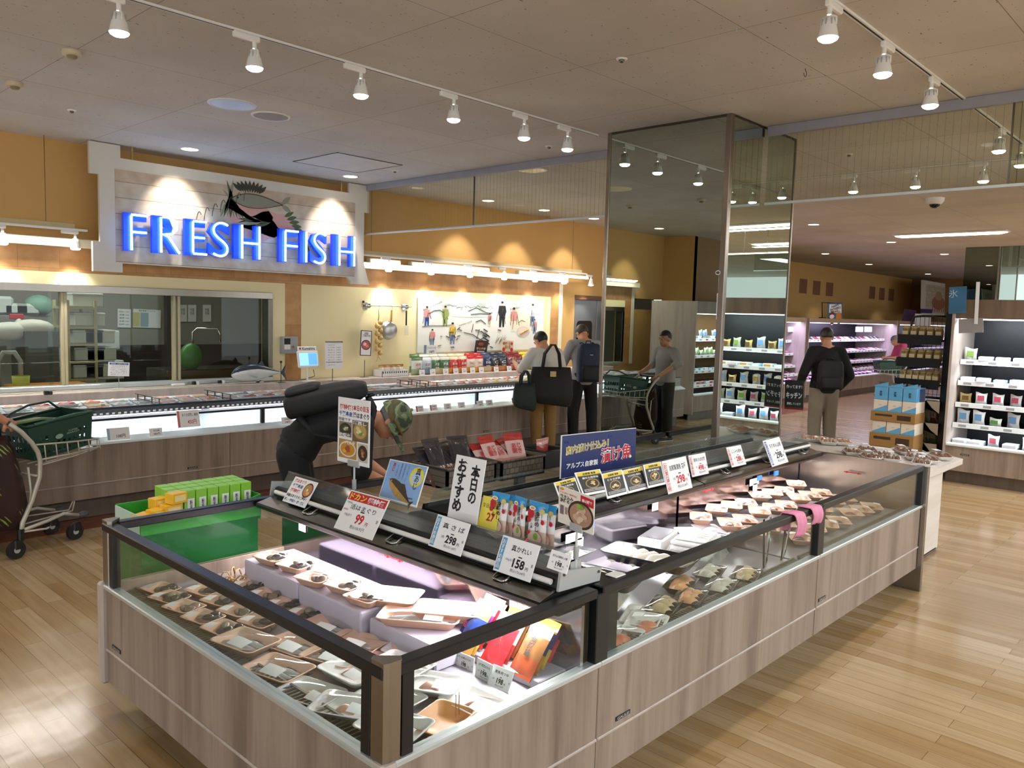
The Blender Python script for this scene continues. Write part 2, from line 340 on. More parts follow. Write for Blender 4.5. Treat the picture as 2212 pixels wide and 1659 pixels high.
# --- kitchen window: head rail, sill, jambs, mullions and three panes
wn = tag(MB().box(-.88, YW-.05, 1.855, 4.97, YW+.1, 1.93, STEEL, .004).obj('window_1'), None, None, None, 'structure')
MB().box(-.88, YW-.05, .9, 4.97, YW+.1, .945, ALU, .004).obj('sill', wn)
for x in (-.86, 4.94): MB().box(x-.03, YW-.05, .945, x+.03, YW+.1, 1.855, STEELD, .003).obj('jamb', wn)
FRB = mat('beige window frame', '#b9b08f', .45)
for px in (133, 140, 374, 384): x = onY(px, 720, YW+.03).x; MB().box(x-.014, YW-.01, .945, x+.014, YW+.05, 1.855, FRB, .003).obj('mullion', wn)
for a, b, d in ((-.83, 2.63, .0), (2.6, 3.9, .03), (3.86, 4.91, .06)): MB().box(a, YW+d, .945, b, YW+d+.006, 1.855, GLASS).obj('window_pane', wn)
# --- kitchen beyond the window
KW = mat('kitchen wall', '#8e8b80', .6, 0, .06, 3)
struct('wall_kitchen', MB().box(-2, 11.6, 0, 9, 11.7, 2.8, KW).box(8.2, 8.74, 0, 8.3, 11.6, 2.8, KW).box(-2.1, 8.74, 0, -2, 11.6, 2.8, KW))
struct('wall_kitchen_dado', MB().box(4.2, 11.55, 0, 8.2, 11.598, 1.18, mat('dark tile dado', '#3b3632', .3)))
struct('ceiling_kitchen', MB().box(-2, 8.74, 2.8, 8.3, 11.7, 2.85, mat('kitchen ceiling', '#aaa79f')))
light('AREA', (2.6, 10.0, 2.75), 42, (.95, 1, .95), shape='RECTANGLE', size=4.5, size_y=.6)
# --- steel swing doors
dr = tag(MB().box(10.63, YW-.01, 2.03, 12.0, YW+.14, 2.1, mat('door header', '#6b4a2a')).obj('door_1'), None, None, None, 'structure')
for a in (10.66, 11.335):
    MB().box(a, YW+.06, 0, a+.66, YW+.1, 2.03, mat('door steel', '#8d9296', .35, .7, .05), .004).obj('door_leaf', dr)
    c = [(a+.33+(.21 if i in (0, 3) else -.21)+.07*math.cos(t), 1.36+(.24 if i in (0, 1) else -.24)+.07*math.sin(t)) for i in range(4) for t in [PI/2*i+PI/2*k/4 for k in range(5)]]
    c = [(p[0]-(.07 if p[0] > a+.33 else -.07), p[1]) for p in c]
    MB().prism(c, YW+.052, YW+.06, mat('door window', '#1c1a16', .15), ax=1).obj('door_window', dr)
# --- mirrored column
X0, X1, Y0c, Y1c = 5.56, 6.67, 3.06, 4.19
pil = tag(MB().box(X0+.01, Y0c+.01, 0, X1-.01, Y1c-.01, HC, WHITE).obj('column'), None, None, None, 'structure')
for a in ((X0, Y0c+.04, X0+.008, Y1c-.03), (X0+.04, Y0c, X1-.03, Y0c+.008), (X1-.008, Y0c+.04, X1, Y1c-.03)): MB().box(a[0], a[1], .02, a[2], a[3], HC-.01, MIRROR).obj('mirror_panel', pil)
for x, y, r in ((X0, Y0c, .04), (X0, Y1c, .03), (X1, Y0c, .012)):
    MB().box(x-.008 if x == X0 else x-r, y-.008 if y == Y0c else y-r, 0, x+r if x == X0 else x+.008, y+r if y == Y0c else y+.008, HC, mat('bronze steel corner', '#8f8377', .25, .9, .05), .004).obj('corner_trim', pil)
MB().box(X0-.004, Y0c-.004, HC-.02, X1, Y1c, HC, STEELD).obj('top_trim', pil)
# --- wired glass smoke curtains hanging from the ceiling
def smoke_curtain(y0, y1, zb, joints, label):
    t = thing('smoke_curtain', label, 'glass smoke curtain', (6.12, y0, zb))
    MB().box(6.10, y0, HC-.075, 6.14, y1, HC-.001, mat('grey curtain rail', '#9c9aa0', .45, .3), .003).obj('ceiling_rail', t, True)
    MB().box(6.11, y0, zb, 6.13, y1, zb+.018, ALU).obj('bottom_rail', t, True)
    c = [y0] + joints + [y1]
    for a, b in zip(c, c[1:]): MB().box(6.117, a+.004, zb+.018, 6.123, b-.004, HC-.075, WIREG).obj('glass_pane', t, True)
    for j in joints: MB().box(6.112, j-.005, zb, 6.128, j+.005, HC-.075, STEELD).obj('joint_strip', t, True)
smoke_curtain(Y1c+.02, 8.4, onX(1308, 469, 6.12).z, [onX(1024, 430, 6.12).y], 'wired glass smoke curtain hanging between the mirrored column and the fish counter wall')
smoke_curtain(-1.2, Y0c-.02, onX(1308, 469, 6.12).z, [onX(2185, 300, 6.12).y, -.3], 'wired glass smoke curtain hanging on the aisle side of the mirrored column')

# ================================================================ CEILING LAMPS
LENS = lamp_mat('lamp lens', '#fff6ea', 14)
def make_lamp(label):
    t = thing('track_lamp', label, 'spotlight', (0, 0, 0), 0, 'white track spotlights')
    MB().box(-.085, -.014, -.045, .075, .014, -.012, WHITE, .006).obj('adapter', t)
    MB().cyl((.045, 0, -.045), (.045, 0, -.08), .012, WHITE).tube([(.045, .035, -.13), (.045, .035, -.095), (.045, 0, -.078), (.045, -.035, -.095), (.045, -.035, -.13)], .005, WHITE).obj('yoke', t)
    MB().lathe([(.012, -.088), (.024, -.09), (.032, -.12), (.040, -.15), (.046, -.178), (.048, -.186)], WHITE, T=Mx.Translation((.045, 0, 0))).obj('lamp_body', t)
    f = MB()
    for k in range(8): a = PI*2*k/8; f.box(-.003, .024, -.135, .003, .0345, -.10, GREYP, T=Mx.Translation((.045, 0, 0)) @ Mx.Rotation(a, 4, 'Z'))
    f.obj('cooling_fins', t)
    MB().lathe([(.001, -.204), (.030, -.202), (.043, -.194), (.046, -.184)], LENS, T=Mx.Translation((.045, 0, 0))).obj('lens', t)
    o = light('SPOT', (.045, 0, -.215), 26, WARM, aim=(.05, .12, -1), parent=t, spot_size=1.5, spot_blend=.7, shadow_soft_size=.04); o.name = 'bulb'
    return t
LAMP0 = make_lamp('white spotlight, first along the ceiling track from the aisle end')
lamp_n = 0
def put_lamp(x, y, z, rz, label, s=1.):
    global lamp_n
    lamp_n += 1; Mw = TR(x, y, z, rz, s=s)
    if lamp_n == 1: LAMP0.matrix_basis = Mw; LAMP0['label'] = label; return LAMP0
    return dup(LAMP0, Mw, label)
def track(x0, x1, y, z, label, h=.012):
    return tag(MB().box(x0, y-.017, z-h, x1, y+.017, z, WHITE, .002).box(x0, y-.005, z-h-.0008, x1, y+.005, z-h+.002, INK).obj('lighting_track'), label, 'lighting track')
track(-3, 5.55, 4.305, HC, 'long white lighting track on the ceiling running to the mirrored column')
for i, x in enumerate((.17, .90, 1.65, 2.385, 3.115, 3.906, 4.637, 5.16)): put_lamp(x-.045, 4.305, HC, 0, f'white spotlight on the ceiling track towards the mirrored column, {nth(7-i)} from the column')
track(1.5, 11, 1.648, HC, 'white lighting track on the ceiling above the wood-fronted side of the island case')
for i, x in enumerate((2.9, 3.87, 4.606, 5.431, 7.131, 7.86, 8.7)): put_lamp(x+.045, 1.648, HC, PI, f'white spotlight on the ceiling track above the island case front, {nth(i)} along it')
tr = MB().box(8.513, -1, HC-.012, 8.547, 6.4, HC, WHITE, .002).box(8.525, -1, HC-.0128, 8.535, 6.4, HC-.01, INK).obj('lighting_track'); tag(tr, 'white lighting track crossing the ceiling beyond the smoke curtain', 'lighting track')
for i, y in enumerate((1.48, 2.08, 2.67, 3.27, 4.12)): put_lamp(8.53, y+.045, HC, -PI/2, f'white spotlight on the cross track beyond the smoke curtain, {nth(i)} from the aisle')
# suspended rail over the fish counter
RY, RZ = 8.42, 2.44
def hung_rail(x0, x1, label):
    t = thing('lighting_rail', label, 'lighting rail', ((x0+x1)/2, RY, RZ))
    MB().box(x0, RY-.017, RZ, x1, RY+.017, RZ+.022, WHITE, .003).obj('rail', t, True)
    MB().box(x0, RY+.02, RZ+.02, x1-.1, RY+.055, RZ+.07, mat('pale wood batten', '#c9b78c', .5, 0, .1), .003).obj('wood_batten', t, True)
    n = max(2, int((x1-x0)/1.7))
    for k in range(n): x = x0+.35+(x1-x0-.7)*k/(n-1); MB().cyl((x, RY+.03, RZ+.06), (x, RY+.03, HC), .003, STEELD, n=6).obj('hanger_wire', t, True)
hung_rail(-.3, 2.9, 'white lighting rail hung on wires over the kitchen window end of the fish counter')
hung_rail(5.95, 10.7, 'white lighting rail hung on wires over the packet shelf end of the fish counter')
for i, px in enumerate((162, 5)): put_lamp(onY(px, 520, RY).x-.04, RY, RZ+.012, 0, f'white spotlight on the hung rail beside the neon sign, {nth(i)} from the sign', .95)
for i, px in enumerate((839, 931, 1015, 1089, 1156, 1219, 1277)): put_lamp(onY(px, 590, RY).x-.04, RY, RZ+.012, 0, f'white spotlight on the hung rail above the packet shelf, {nth(i)} from the neon sign', .95)
TUBE = lamp_mat('fluorescent tube', '#fff9ee', 5)
for i, (a, b) in enumerate(((795, 862), (885, 1054), (1117, 1268))):
    xa, xb = onY(a, 580, 8.5).x, onY(b, 590, 8.5).x
    t = thing('batten_light', f'white fluorescent batten light above the fish counter wall, {nth(i)} from the neon sign', 'fluorescent light', ((xa+xb)/2, 8.5, 2.37), 0, 'counter batten lights')
    MB().box(xa, 8.46, 2.372, xb, 8.54, 2.42, WHITE, .004).obj('housing', t, True); MB().cyl((xa+.03, 8.45, 2.382), (xb-.03, 8.45, 2.382), .013, TUBE).obj('tube', t, True)
for i, (a, b) in enumerate(((-1, 1.2), (1.3, 2.8), (6.2, 8.0), (8.3, 10.2))): light('AREA', ((a+b)/2, 8.4, 2.39), 15, WARM, shape='RECTANGLE', size=b-a, size_y=.08, aim=(0, -.45, -1))
# downlights: a reflector ring with a lit bulb
def downlight(x, y, label, e=30, aim=(0, .45, -1), r=.085, lit=True, size=1.15):
    t = thing('downlight', label, 'downlight', (x, y, HC), 0, None)
    MB().lathe([(r+.012, .0), (r+.010, -.006), (r, -.005), (r*.75, .0)], WHITE, 24).obj('ring', t)
    MB().lathe([(r*.99, -.004), (r*.6, -.001), (.001, -.001)], lamp_mat('downlight bulb', '#fff3df', 10) if lit else mat('dim reflector', '#d9cba8', .3, .3), 20).obj('bulb' if lit else 'reflector', t)
    if lit: light('SPOT', (x, y, HC-.03), e, WARM, aim=aim, spot_size=size, spot_blend=.55, shadow_soft_size=.05, parent=t)
    return t
downlight(3.70, 7.94, 'round ceiling downlight over the F of the neon sign', 55, (.0, .45, -.85))
downlight(5.61, 7.94, 'round ceiling downlight over the last letter of the neon sign', 55, (-.03, .45, -.85))
for i, x in enumerate((7.93, 9.1, 10.3)): downlight(x, 8.0, f'round ceiling downlight washing the ochre wall past the sign, {nth(i)} from it', 38, (0, .42, -.9))
for i, (x, y) in enumerate(((12.68, 5.45), (16.1, 5.4), (19.3, 5.35), (18.27, 7.54), (22.0, 7.9), (26.8, 7.85))): downlight(x, y, f'round ceiling downlight over the far meat aisle, {nth(i)} from the column', 40, (0, .35, -.9) if y > 7 else (0, 0, -1))
downlight(-.9, 7.9, 'round ceiling downlight near the corner beyond the kitchen window', 38, (0, .42, -.9))
for q, l in (((502, 225), 'large round ceiling recess with pale yellow reflector'), ((1150, 367), 'round ceiling recess behind the smoke curtain glass')): p = onZ(*q, HC); downlight(p.x, p.y, l, lit=False, r=.17 if q[0] == 502 else .15)
p = onZ(585, 250, HC); t = thing('ceiling_speaker', 'round white ceiling speaker beside the yellow recess', 'speaker', (p.x, p.y, HC))
MB().lathe([(.155, 0), (.15, -.012), (.135, -.008)], WHITE, 28).obj('rim', t); MB().lathe([(.137, -.007), (.001, -.009)], mat('speaker mesh', '#9a9690', .8, 0, .2, 200), 28).obj('grille', t)
for i, (q, n_) in enumerate((((155, 110), 'nearer the track lights'), ((32, 178), 'nearer the ochre wall'))):
    p = onZ(*q, HC); t = thing('smoke_detector', f'round cream smoke detector on the ceiling, {n_}', 'smoke detector', (p.x, p.y, HC))
    MB().lathe([(.055, 0), (.058, -.012), (.054, -.028), (.03, -.03)], mat('cream plastic', '#cfc2a2', .5), 24).obj('housing', t); MB().lathe([(.03, -.028), (.03, -.04), (.022, -.048), (.001, -.048)], mat('detector chamber', '#8a7a58', .5), 16).obj('chamber', t)
for q, l in (((1343, 127), 'small ceiling sprinkler above the island case'), ((1834, 333), 'small ceiling sprinkler behind the aisle smoke curtain'), ((1186, 316), 'small ceiling sprinkler next to the last lamps before the column'), ((853, 369), 'small ceiling sprinkler beside the access hatch'), ((155, 238), 'small grey ceiling sprinkler above the ochre wall')):
    p = onZ(*q, HC); t = thing('sprinkler', l, 'sprinkler', (p.x, p.y, HC))
    MB().lathe([(.035, 0), (.032, -.006), (.018, -.008)], WHITE, 16).obj('rosette', t); MB().lathe([(.014, -.006), (.016, -.016), (.008, -.022), (.001, -.022)], STEELD, 12).obj('sprinkler_head', t)
c = [onZ(*q, HC) for q in ((633, 348), (730, 330), (870, 356), (768, 372))]
xa, xb, ya, yb = min(p.x for p in c), max(p.x for p in c), min(p.y for p in c), max(p.y for p in c)
t = thing('access_hatch', 'square ceiling access hatch with thin metal edge', 'ceiling hatch', ((xa+xb)/2, (ya+yb)/2, HC))
MB().box(xa+.012, ya+.012, HC-.004, xb-.012, yb-.012, HC-.0005, mat('hatch board', '#cbc6bd', .6)).obj('hatch_panel', t, True)
f = MB()
for a in ((xa, ya, xb, ya+.012), (xa, yb-.012, xb, yb), (xa, ya, xa+.012, yb), (xb-.012, ya, xb, yb)): f.box(a[0], a[1], HC-.006, a[2], a[3], HC-.0004, STEELD)
f.obj('frame', t, True)
hk = onZ(1740, 148, HC); tag(MB().tube([(hk.x+.018*math.cos(a)-.0, hk.y, HC-.03+.018*math.sin(a)) for a in [PI/2-k*PI*1.5/10 for k in range(11)]], .0025, STEELD, 6).cyl((hk.x, hk.y, HC-.012), (hk.x, hk.y, HC), .0025, STEELD, n=6).obj('ceiling_hook'), 'small metal hook screwed into the ceiling above the island case', 'hook')
hk = onZ(1591, 60, HC); tag(MB().cyl((hk.x, hk.y, HC-.025), (hk.x, hk.y, HC), .004, GREYP, n=8).obj('ceiling_peg'), 'tiny grey peg on a ceiling seam above the island case', 'peg')
p = onZ(2020, 428, HC); t = thing('security_camera', 'white dome security camera with black eye on the ceiling', 'security camera', (p.x, p.y, HC))
MB().lathe([(.105, 0), (.10, -.04), (.075, -.07), (.06, -.075)], WHITE, 28).obj('housing', t); MB().sph((0, 0, -.068), (.062, .062, .055), mat('dark dome', '#0b0b0c', .08)).obj('dome', t)
# long surface fluorescents further into the shop
def strip_light(x, y0, y1, label, e=45):
    t = thing('strip_light', label, 'fluorescent light', (x, (y0+y1)/2, HC), 0, None)
    MB().box(x-.14, y0-.06, HC-.03, x+.14, y1+.06, HC, WHITE, .01).obj('housing', t, True)
    MB().loft([[(x+r*math.cos(PI+PI*k/8), y, HC-.03+d*math.sin(PI+PI*k/8)) for k in range(9)] for y, r, d in ((y0-.04, .06, .01), (y0+.06, .1, .03), (y1-.06, .1, .03), (y1+.04, .06, .01))], lamp_mat('strip diffuser', '#fffaf0', 7)).obj('diffuser', t, True)
    light('AREA', (x, (y0+y1)/2, HC-.09), e, NEUT, shape='RECTANGLE', size=.2, size_y=y1-y0, parent=t)
strip_light(14.8, 3.25, 4.85, 'long white strip light on the ceiling before the far wall')
for i, (x, y) in enumerate(((9.2, -1.2), (12.2, .2), (15.2, -.8), (12.6, -3.4), (17.2, -2.6), (9.0, -4.6))): strip_light(x, y-.8, y+.8, f'long white strip light over the grocery aisles, {nth(i)} from the column', 38)

# ================================================================ NEON SIGN
SY = 8.30
def sp(x, y): p = onY(x, y, SY); return (p.x, p.z)
ng = thing('neon_sign', 'stepped white signboard with blue neon letters above the kitchen window', 'neon sign', (4.3, SY, 2.05))
L_, R_ = sp(192, 304)[0], sp(798, 404)[0]
e1, e2, s0, s1 = sp(260, 339)[0], sp(755, 404)[0], sp(216, 500)[0], sp(785, 500)[0]
b0, b1, g0, g1 = sp(201, 560)[0], sp(798, 600)[0], sp(265, 580)[0], sp(757, 600)[0]
poly = [(b0, 2.065), (g0, 2.065), (g0, 2.155), (g1-.05, 2.155), (g1, 2.115), (g1, 2.075), (b1, 2.075), (b1, 2.34), (b1-.001, 2.96), (R_, 2.96), (R_, 3.29), (e2, 3.29), (e2, 3.17), (e1, 3.17), (e1, 3.29), (L_, 3.29), (L_, 2.99), (s0, 2.99), (s0, 2.35), (b0, 2.35)]
poly = [(b1-.09 if abs(p[0]-b1) < .002 and p[1] > 2.3 else p[0], p[1]) for p in poly]
MB().prism(poly, SY, SY+.04, mat('sign board', '#dcd6cb', .5, 0, .02), ax=1).obj('board', ng, True)
a0, a1 = sp(248, 400)[0], sp(767, 440)[0]
PLK = tile_mat('printed planks', '#c9b8a4', '#ddd2c4', '#8f7a66', 9., .155, .003, rough=.4)
MB().box(a0, SY-.004, 2.165, a1, SY-.0005, 3.06, PLK).obj('printed_panel', ng, True)
def leaf(mb, x, z, L, wd, a, m, y): mb.add([(x+L*t*math.cos(a)-wd*math.sin(PI*t)*math.sin(a)*s, y, z+L*t*math.sin(a)+wd*math.sin(PI*t)*math.cos(a)*s) for s, ts in ((1, [0, .15, .35, .6, .85, 1]), (-1, [.85, .6, .35, .15])) for t in ts], [tuple(range(10))], m)
mb = MB(); gr, dk, pk, gy = mat('print green', '#4e5b38'), mat('print dark', '#3a3d30'), mat('print pink', '#d29e93'), mat('print grey', '#8b8b7c')
cxs = lambda px, py: sp(px, py)
fx, fz = cxs(540, 440)
y_ = SY-.0048
for k, (dx, dz, rx, rz) in enumerate(((.0, -.12, .28, .16), (.28, -.2, .3, .14), (.12, -.26, .25, .13))): mb.add([(fx+dx+rx*math.cos(2*PI*j/18)*(1+.1*math.sin(5*j)), y_, fz+dz+rz*math.sin(2*PI*j/18)*(1+.12*math.cos(4*j))) for j in range(18)], [tuple(range(18))], pk)
y_ -= .0004
for k in range(16): a = PI*(.25+.75*k/15); leaf(mb, fx-.35+.04*k, fz-.18, .22+.1*((k*7) % 3), .022, a+.3, gr if k % 2 else gy, y_)
for k in range(10): leaf(mb, fx+.42+.03*k, fz-.1-.03*k, .14, .025, .5-.35*k*.5, gr, y_)
for k in range(9): leaf(mb, fx-.1+.025*k, fz+.12, .13, .022, 2.5-.22*k, dk, y_)
y_ -= .0004
mb.add([(fx-.22+.62*t, y_, fz+.03+.01*math.sin(3*t)+s*.075*math.sin(PI*t**.75)) for s, ts in ((1, [k/12 for k in range(13)]), (-1, [k/12 for k in range(11, 0, -1)])) for t in ts], [tuple(range(24))], gy)
leaf(mb, fx+.38, fz+.03, .16, .03, .7, gy, y_); leaf(mb, fx+.38, fz+.03, .15, .03, -.5, gy, y_)
for s in (1, -1): mb.tube([(fx-.22+.62*t, y_-.001, fz+.03+s*.075*math.sin(PI*t**.75)) for t in [k/14 for k in range(15)]], .004, dk, 5)
mb.disc(0, 0, 0, .014, dk, T=Mx.Translation((fx-.15, y_-.0012, fz+.05)) @ Mx.Rotation(PI/2, 4, 'X'))
for k in range(7): mb.tube([(fx-.62+.09*k+.06*t, y_-.001, fz-.28+.05*k+.3*t*(1-t)+.1*t) for t in [j/6 for j in range(7)]], .003, dk, 5)
mb.obj('printed_fish', ng, True)
for px, py in ((287, 330), (740, 398)): x = sp(px, py)[0]; MB().cyl((x, SY+.02, 3.16), (x, SY+.02, HC), .012, mat('brass rod', '#a58d58', .4, .6)).obj('hanging_rod', ng, True)
BL, NEON = mat('blue enamel letter', '#0b3fd0', .25, 0, .06, emit=.35, ecol='#0a35d0'), lamp_mat('neon tube', '#9fe3ff', 7)
S_ = [(.92, .86), (.7, .97), (.42, .98), (.2, .85), (.2, .68), (.4, .54), (.68, .42), (.82, .27), (.76, .1), (.5, .02), (.2, .08), (.08, .16)]
NE = {'F': [[(1, .95), (.3, .95), (.28, .9), (.28, .02)], [(.28, .5), (.95, .5)]], 'R': [[(.28, .02), (.28, .95), (.6, .97), (.85, .85), (.86, .68), (.7, .54), (.35, .5), (.55, .45), (.95, .02)]],
      'E': [[(1, .95), (.38, .95), (.34, .9), (.34, .1), (.38, .05), (1, .05)], [(.34, .5), (.9, .5)]], 'S': [S_], 'H': [[(.26, .02), (.26, .98)], [(.26, .47), (.9, .47)], [(.9, .02), (.9, .98)]], 'I': [[(.75, .98), (.75, .04)]]}
for ch, pa, pb in (('F', 266, 315), ('R', 327, 386), ('E', 397, 442), ('S', 447, 497), ('H', 503, 562), ('F', 601, 640), ('I', 646, 661), ('S', 667, 706), ('H', 716, 766)):
    xa, xb, z0, z1 = onY(pa, 500, SY-.08).x, onY(pb, 500, SY-.08).x, 2.275, 2.645
    me, tw, th = lettering_mesh(ch, .035)
    co_ = [((v.co.x/tw+.5)*(xb-xa)+xa, (v.co.y/th+.5)*(z1-z0)+z0) for v in me.vertices]
    lm = MB()
    for f in me.polygons:
        q = [co_[k] for k in f.vertices]; lm.add([(x, SY-.10, z) for x, z in q], [tuple(range(len(q)))], BL)
    cnt = {}
    for f in me.polygons:
        vs = list(f.vertices)
        for a, b in zip(vs, vs[1:]+vs[:1]): cnt[tuple(sorted((a, b)))] = cnt.get(tuple(sorted((a, b))), 0)+1
    for (a, b), k in cnt.items():
        if k == 1: lm.add([(co_[a][0], SY-.10, co_[a][1]), (co_[b][0], SY-.10, co_[b][1]), (co_[b][0], SY-.055, co_[b][1]), (co_[a][0], SY-.055, co_[a][1])], [(0, 1, 2, 3)], BL)
    lt = lm.obj('neon_letter', ng, True)
    tb = MB()
    for pl in NE[ch]:
        if ch == 'S': pl = [tuple(((1-t)**2*V(p) + 2*t*(1-t)*V(q) + t*t*V(r))) for p, q, r in [((V(a)+V(b))/2, b, (V(b)+V(c_))/2) for a, b, c_ in zip(pl, pl[1:], pl[2:])] for t in (0, .33, .66)]
        tb.tube([(xa+(xb-xa)*u, SY-.125, z0+(z1-z0)*v) for u, v in pl], .011, NEON, 7)
    tb.obj('neon_tube', lt, False)
    for u in (.3,): MB().cyl((xa+(xb-xa)*.35, SY-.056, z0+.08), (xa+(xb-xa)*.35, SY-.004, z0+.05), .006, CHROME, n=6).obj('standoff', lt)
light('AREA', (4.3, SY-.14, 2.45), 2, (.25, .5, 1), shape='RECTANGLE', size=2.4, size_y=.3, aim=(0, 1, 0))
# ================================================================ DISPLAY CASES
WELL = mat('case inner steel', '#b9b5be', .35, .55, .05); BACKM = mat('case back mirror steel', '#9c98a0', .12, 1., .06)
SLOT = mat('case grille', '#7a7566', .4, .3); FILMS = mat('stainless plate', '#8d8880', .22, 1., .05)
LEDL = lamp_mat('case led strip', '#fff4f6', 6)
def badge(parent, T, s=1.):
    b = MB().box(-.045*s, -.009*s, 0, .045*s, .009*s, .003, INK, .002, T=T).obj('badge', parent)
    text(b, 'GALILEI', 0, 0, .072*s, .0105*s, GREYP, .02, .0034, 'badge_lettering', T=T); return b
def rim(L, D): pass
def case(label, Mw, L, D=.96, posts=(), badge_x=None, post_ends=(0, 0), canopy=(0, None), low=.525, lights=28, lightcol=(1, .93, .95), joint=True, guard=True):
    t = thing('display_case', label, 'chilled display case'); t.matrix_basis = Mw
    MB().box(.002, 0, .302, L-.002, .03, .566, LAM, .003).obj('front_panel', t)
    MB().box(.002, .002, .155, L-.002, .03, .298, LAM).obj('lower_panel', t)
    MB().box(.002, -.006, .295, L-.002, .02, .306, LAMP, .003).obj('trim_strip', t)
    MB().box(.002, .17, 0, L-.002, .19, .15, KICK).obj('kickplate', t)
    MB().box(.002, .03, .148, L-.002, .9, .157, mat('case underside', '#3a3d40', .5)).obj('underside', t)
    MB().box(0, -.012, .566, L, .03, .586, ALU, .004).obj('ledge', t)
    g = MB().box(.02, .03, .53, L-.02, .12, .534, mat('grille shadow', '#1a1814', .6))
    n = int(L/.021)
    for k in range(n): x = .02+(L-.04)*k/n; g.box(x, .032, .538, x+.006, .118, .545, SLOT)
    g.box(.02, .028, .538, L-.02, .036, .547, SLOT).box(.02, .114, .538, L-.02, .122, .547, SLOT)
    g.obj('grille', t)
    MB().box(.01, .12, low-.012, L-.01, D-.12, low, WELL).obj('deck', t)
    MB().box(.01, D-.12, .3, L-.01, D-.105, .80, BACKM).obj('back_plate', t)
    s = [0] + [p for p in posts] + [L]
    for a, b in zip(s, s[1:]):
        MB().box(a+.02, .008, .586, b-.02, .014, .815, GLASS).obj('front_glass', t)
    MB().box(0, -.008, .815, L, .04, .849, BLACK, .004).obj('top_rail', t)
    for p in posts: MB().box(p-.036, -.01, .584, p+.036, .032, .83, BLACK, .003).obj('post', t)
    if canopy is not None:
        c0, c1 = canopy[0], canopy[1] or L
        q = [(.765, .772), (.715, .80), (.675, .818), (.668, .836), (.672, .839), (.765, .862), (.765, .868), (.775, .90), (.79, .905), (.79, .885), (D, .885), (D, .78), (.84, .772)]
        MB().prism(q, c0, c1, mat('canopy black', '#1c1c18', .35, .3), ax=0).obj('canopy', t)
        MB().box(c0+.005, 0, 0, c1-.005, .094, .002, FILMS, T=Mx.Translation((0, .674, .8402)) @ Mx.Rotation(math.atan2(.023, .093), 4, 'X')).obj('steel_plate', t)
        MB().cyl((c0+.03, .757, .886), (c1-.03, .757, .886), .010, WHITE).obj('lamp_tube', t)
        h = MB(); n = int((c1-c0)/.030)
        for k in range(n): x = c0+.01+(c1-c0-.02)*k/n; h.box(x, 0, .008, x+.008, .002, .036, SLOT, T=Mx.Translation((0, .7615, .7705)) @ Mx.Rotation(1.02, 4, 'X'))
        h.box(c0, 0, .036, c1, .003, .041, SLOT, T=Mx.Translation((0, .7615, .7705)) @ Mx.Rotation(1.02, 4, 'X')).box(c0, 0, .003, c1, .003, .008, SLOT, T=Mx.Translation((0, .7615, .7705)) @ Mx.Rotation(1.02, 4, 'X'))
        h.obj('honeycomb_grille', t)
        MB().box(c0+.02, .79, .764, c1-.02, .82, .7715, LEDL).obj('led_strip', t)
        if guard:
            T = Mx.Translation((0, .79, .882)) @ Mx.Rotation(1.05, 4, 'X'); n = max(1, round((c1-c0)/.62))
            for k in range(n):
                a, b = c0+.01+(c1-c0-.02)*k/n, c0+.01+(c1-c0-.02)*(k+1)/n
                MB().box(a+.004, 0, 0, b-.004, .105, .004, ACR, T=T).box(a+.004, .098, -.004, b-.004, .105, .008, ACR, T=T).box(a+.004, .045, .004, b-.004, .05, .007, ACR, T=T).obj('price_guard', t)
            for k in range(max(1, n)):
                x = c0+(c1-c0)*(k+.62)/n
                MB().tube([(x-.03, .752, .873), (x-.03, .715, .858), (x-.022, .705, .855), (x+.022, .705, .855), (x+.03, .715, .858), (x+.03, .752, .873)], .004, CHROME, 6).obj('sign_clip', t)
        light('AREA', ((c0+c1)/2, .70, .766), lights*.30*(c1-c0)/1.8, lightcol, aim=(0, -.28, -1), shape='RECTANGLE', size=(c1-c0)*.92, size_y=.05, parent=None).matrix_basis = Mw @ (Mx.Translation(((c0+c1)/2, .74, .762)) @ V((0, -.22, -1)).to_track_quat('-Z', 'Y').to_matrix().to_4x4())
    for bx in badge_x or (): badge(t, Mx.Translation((bx, 0, .334)) @ Mx.Rotation(PI/2, 4, 'X'))
    return t
IX, IY, IZ = 1.258, 1.608, .525
ME = Mx.Translation((IX, 3.53, 0)) @ Mx.Rotation(-PI/2, 4, 'Z')
endc = case('end display case of clams and fish, facing the open floor', ME, 1.92, badge_x=(.125,), canopy=(.06, 1.87), lights=52)
# steel corner posts and end caps of the end case
for x, y, n_ in ((IX, IY, 1), (IX, 3.53, 0)):
    s = -1 if n_ else 1; o = MB()
    c = [(-.012, -.012*-s), (.02, -.0), ]
    pl = [(x-.004, y+s*.0), (x-.004, y-s*.052), (x+.012, y-s*.062), (x+.062, y-s*.012), (x+.05, y+s*.006), (x+.012, y+s*.006)]
    o.prism(pl, .584, .858, STEEL).obj('corner_post', endc, True)
    MB().prism([(p[0]+(x+.03-p[0])*-.04, p[1]+(y-s*.03-p[1])*-.04) for p in pl], .858, .862, STEEL).obj('post_cap', endc, True)
    if n_:
        MB().box(x+.06, y-.002, .584, x+.10, y+.03, .82, BLACK, .002).obj('post', endc, True); MB().box(x-.002, y+.06, .584, x+.03, y+.10, .82, BLACK, .002).obj('post', endc, True)
    else:
        MB().box(x-.002, y-.10, .584, x+.03, y-.06, .82, BLACK, .002).obj('post', endc, True)
MB().box(IX-.022, 3.51, .148, IX+.05, 3.56, .592, LAMP, .01).obj('end_cap', endc, True)
MB().prism([(IX-.012, IY+.03), (IX-.012, IY-.002), (IX+.0, IY-.014), (IX+.03, IY-.014), (IX+.03, IY+.03)], .14, .588, LAMP).obj('corner_cap', endc, True)
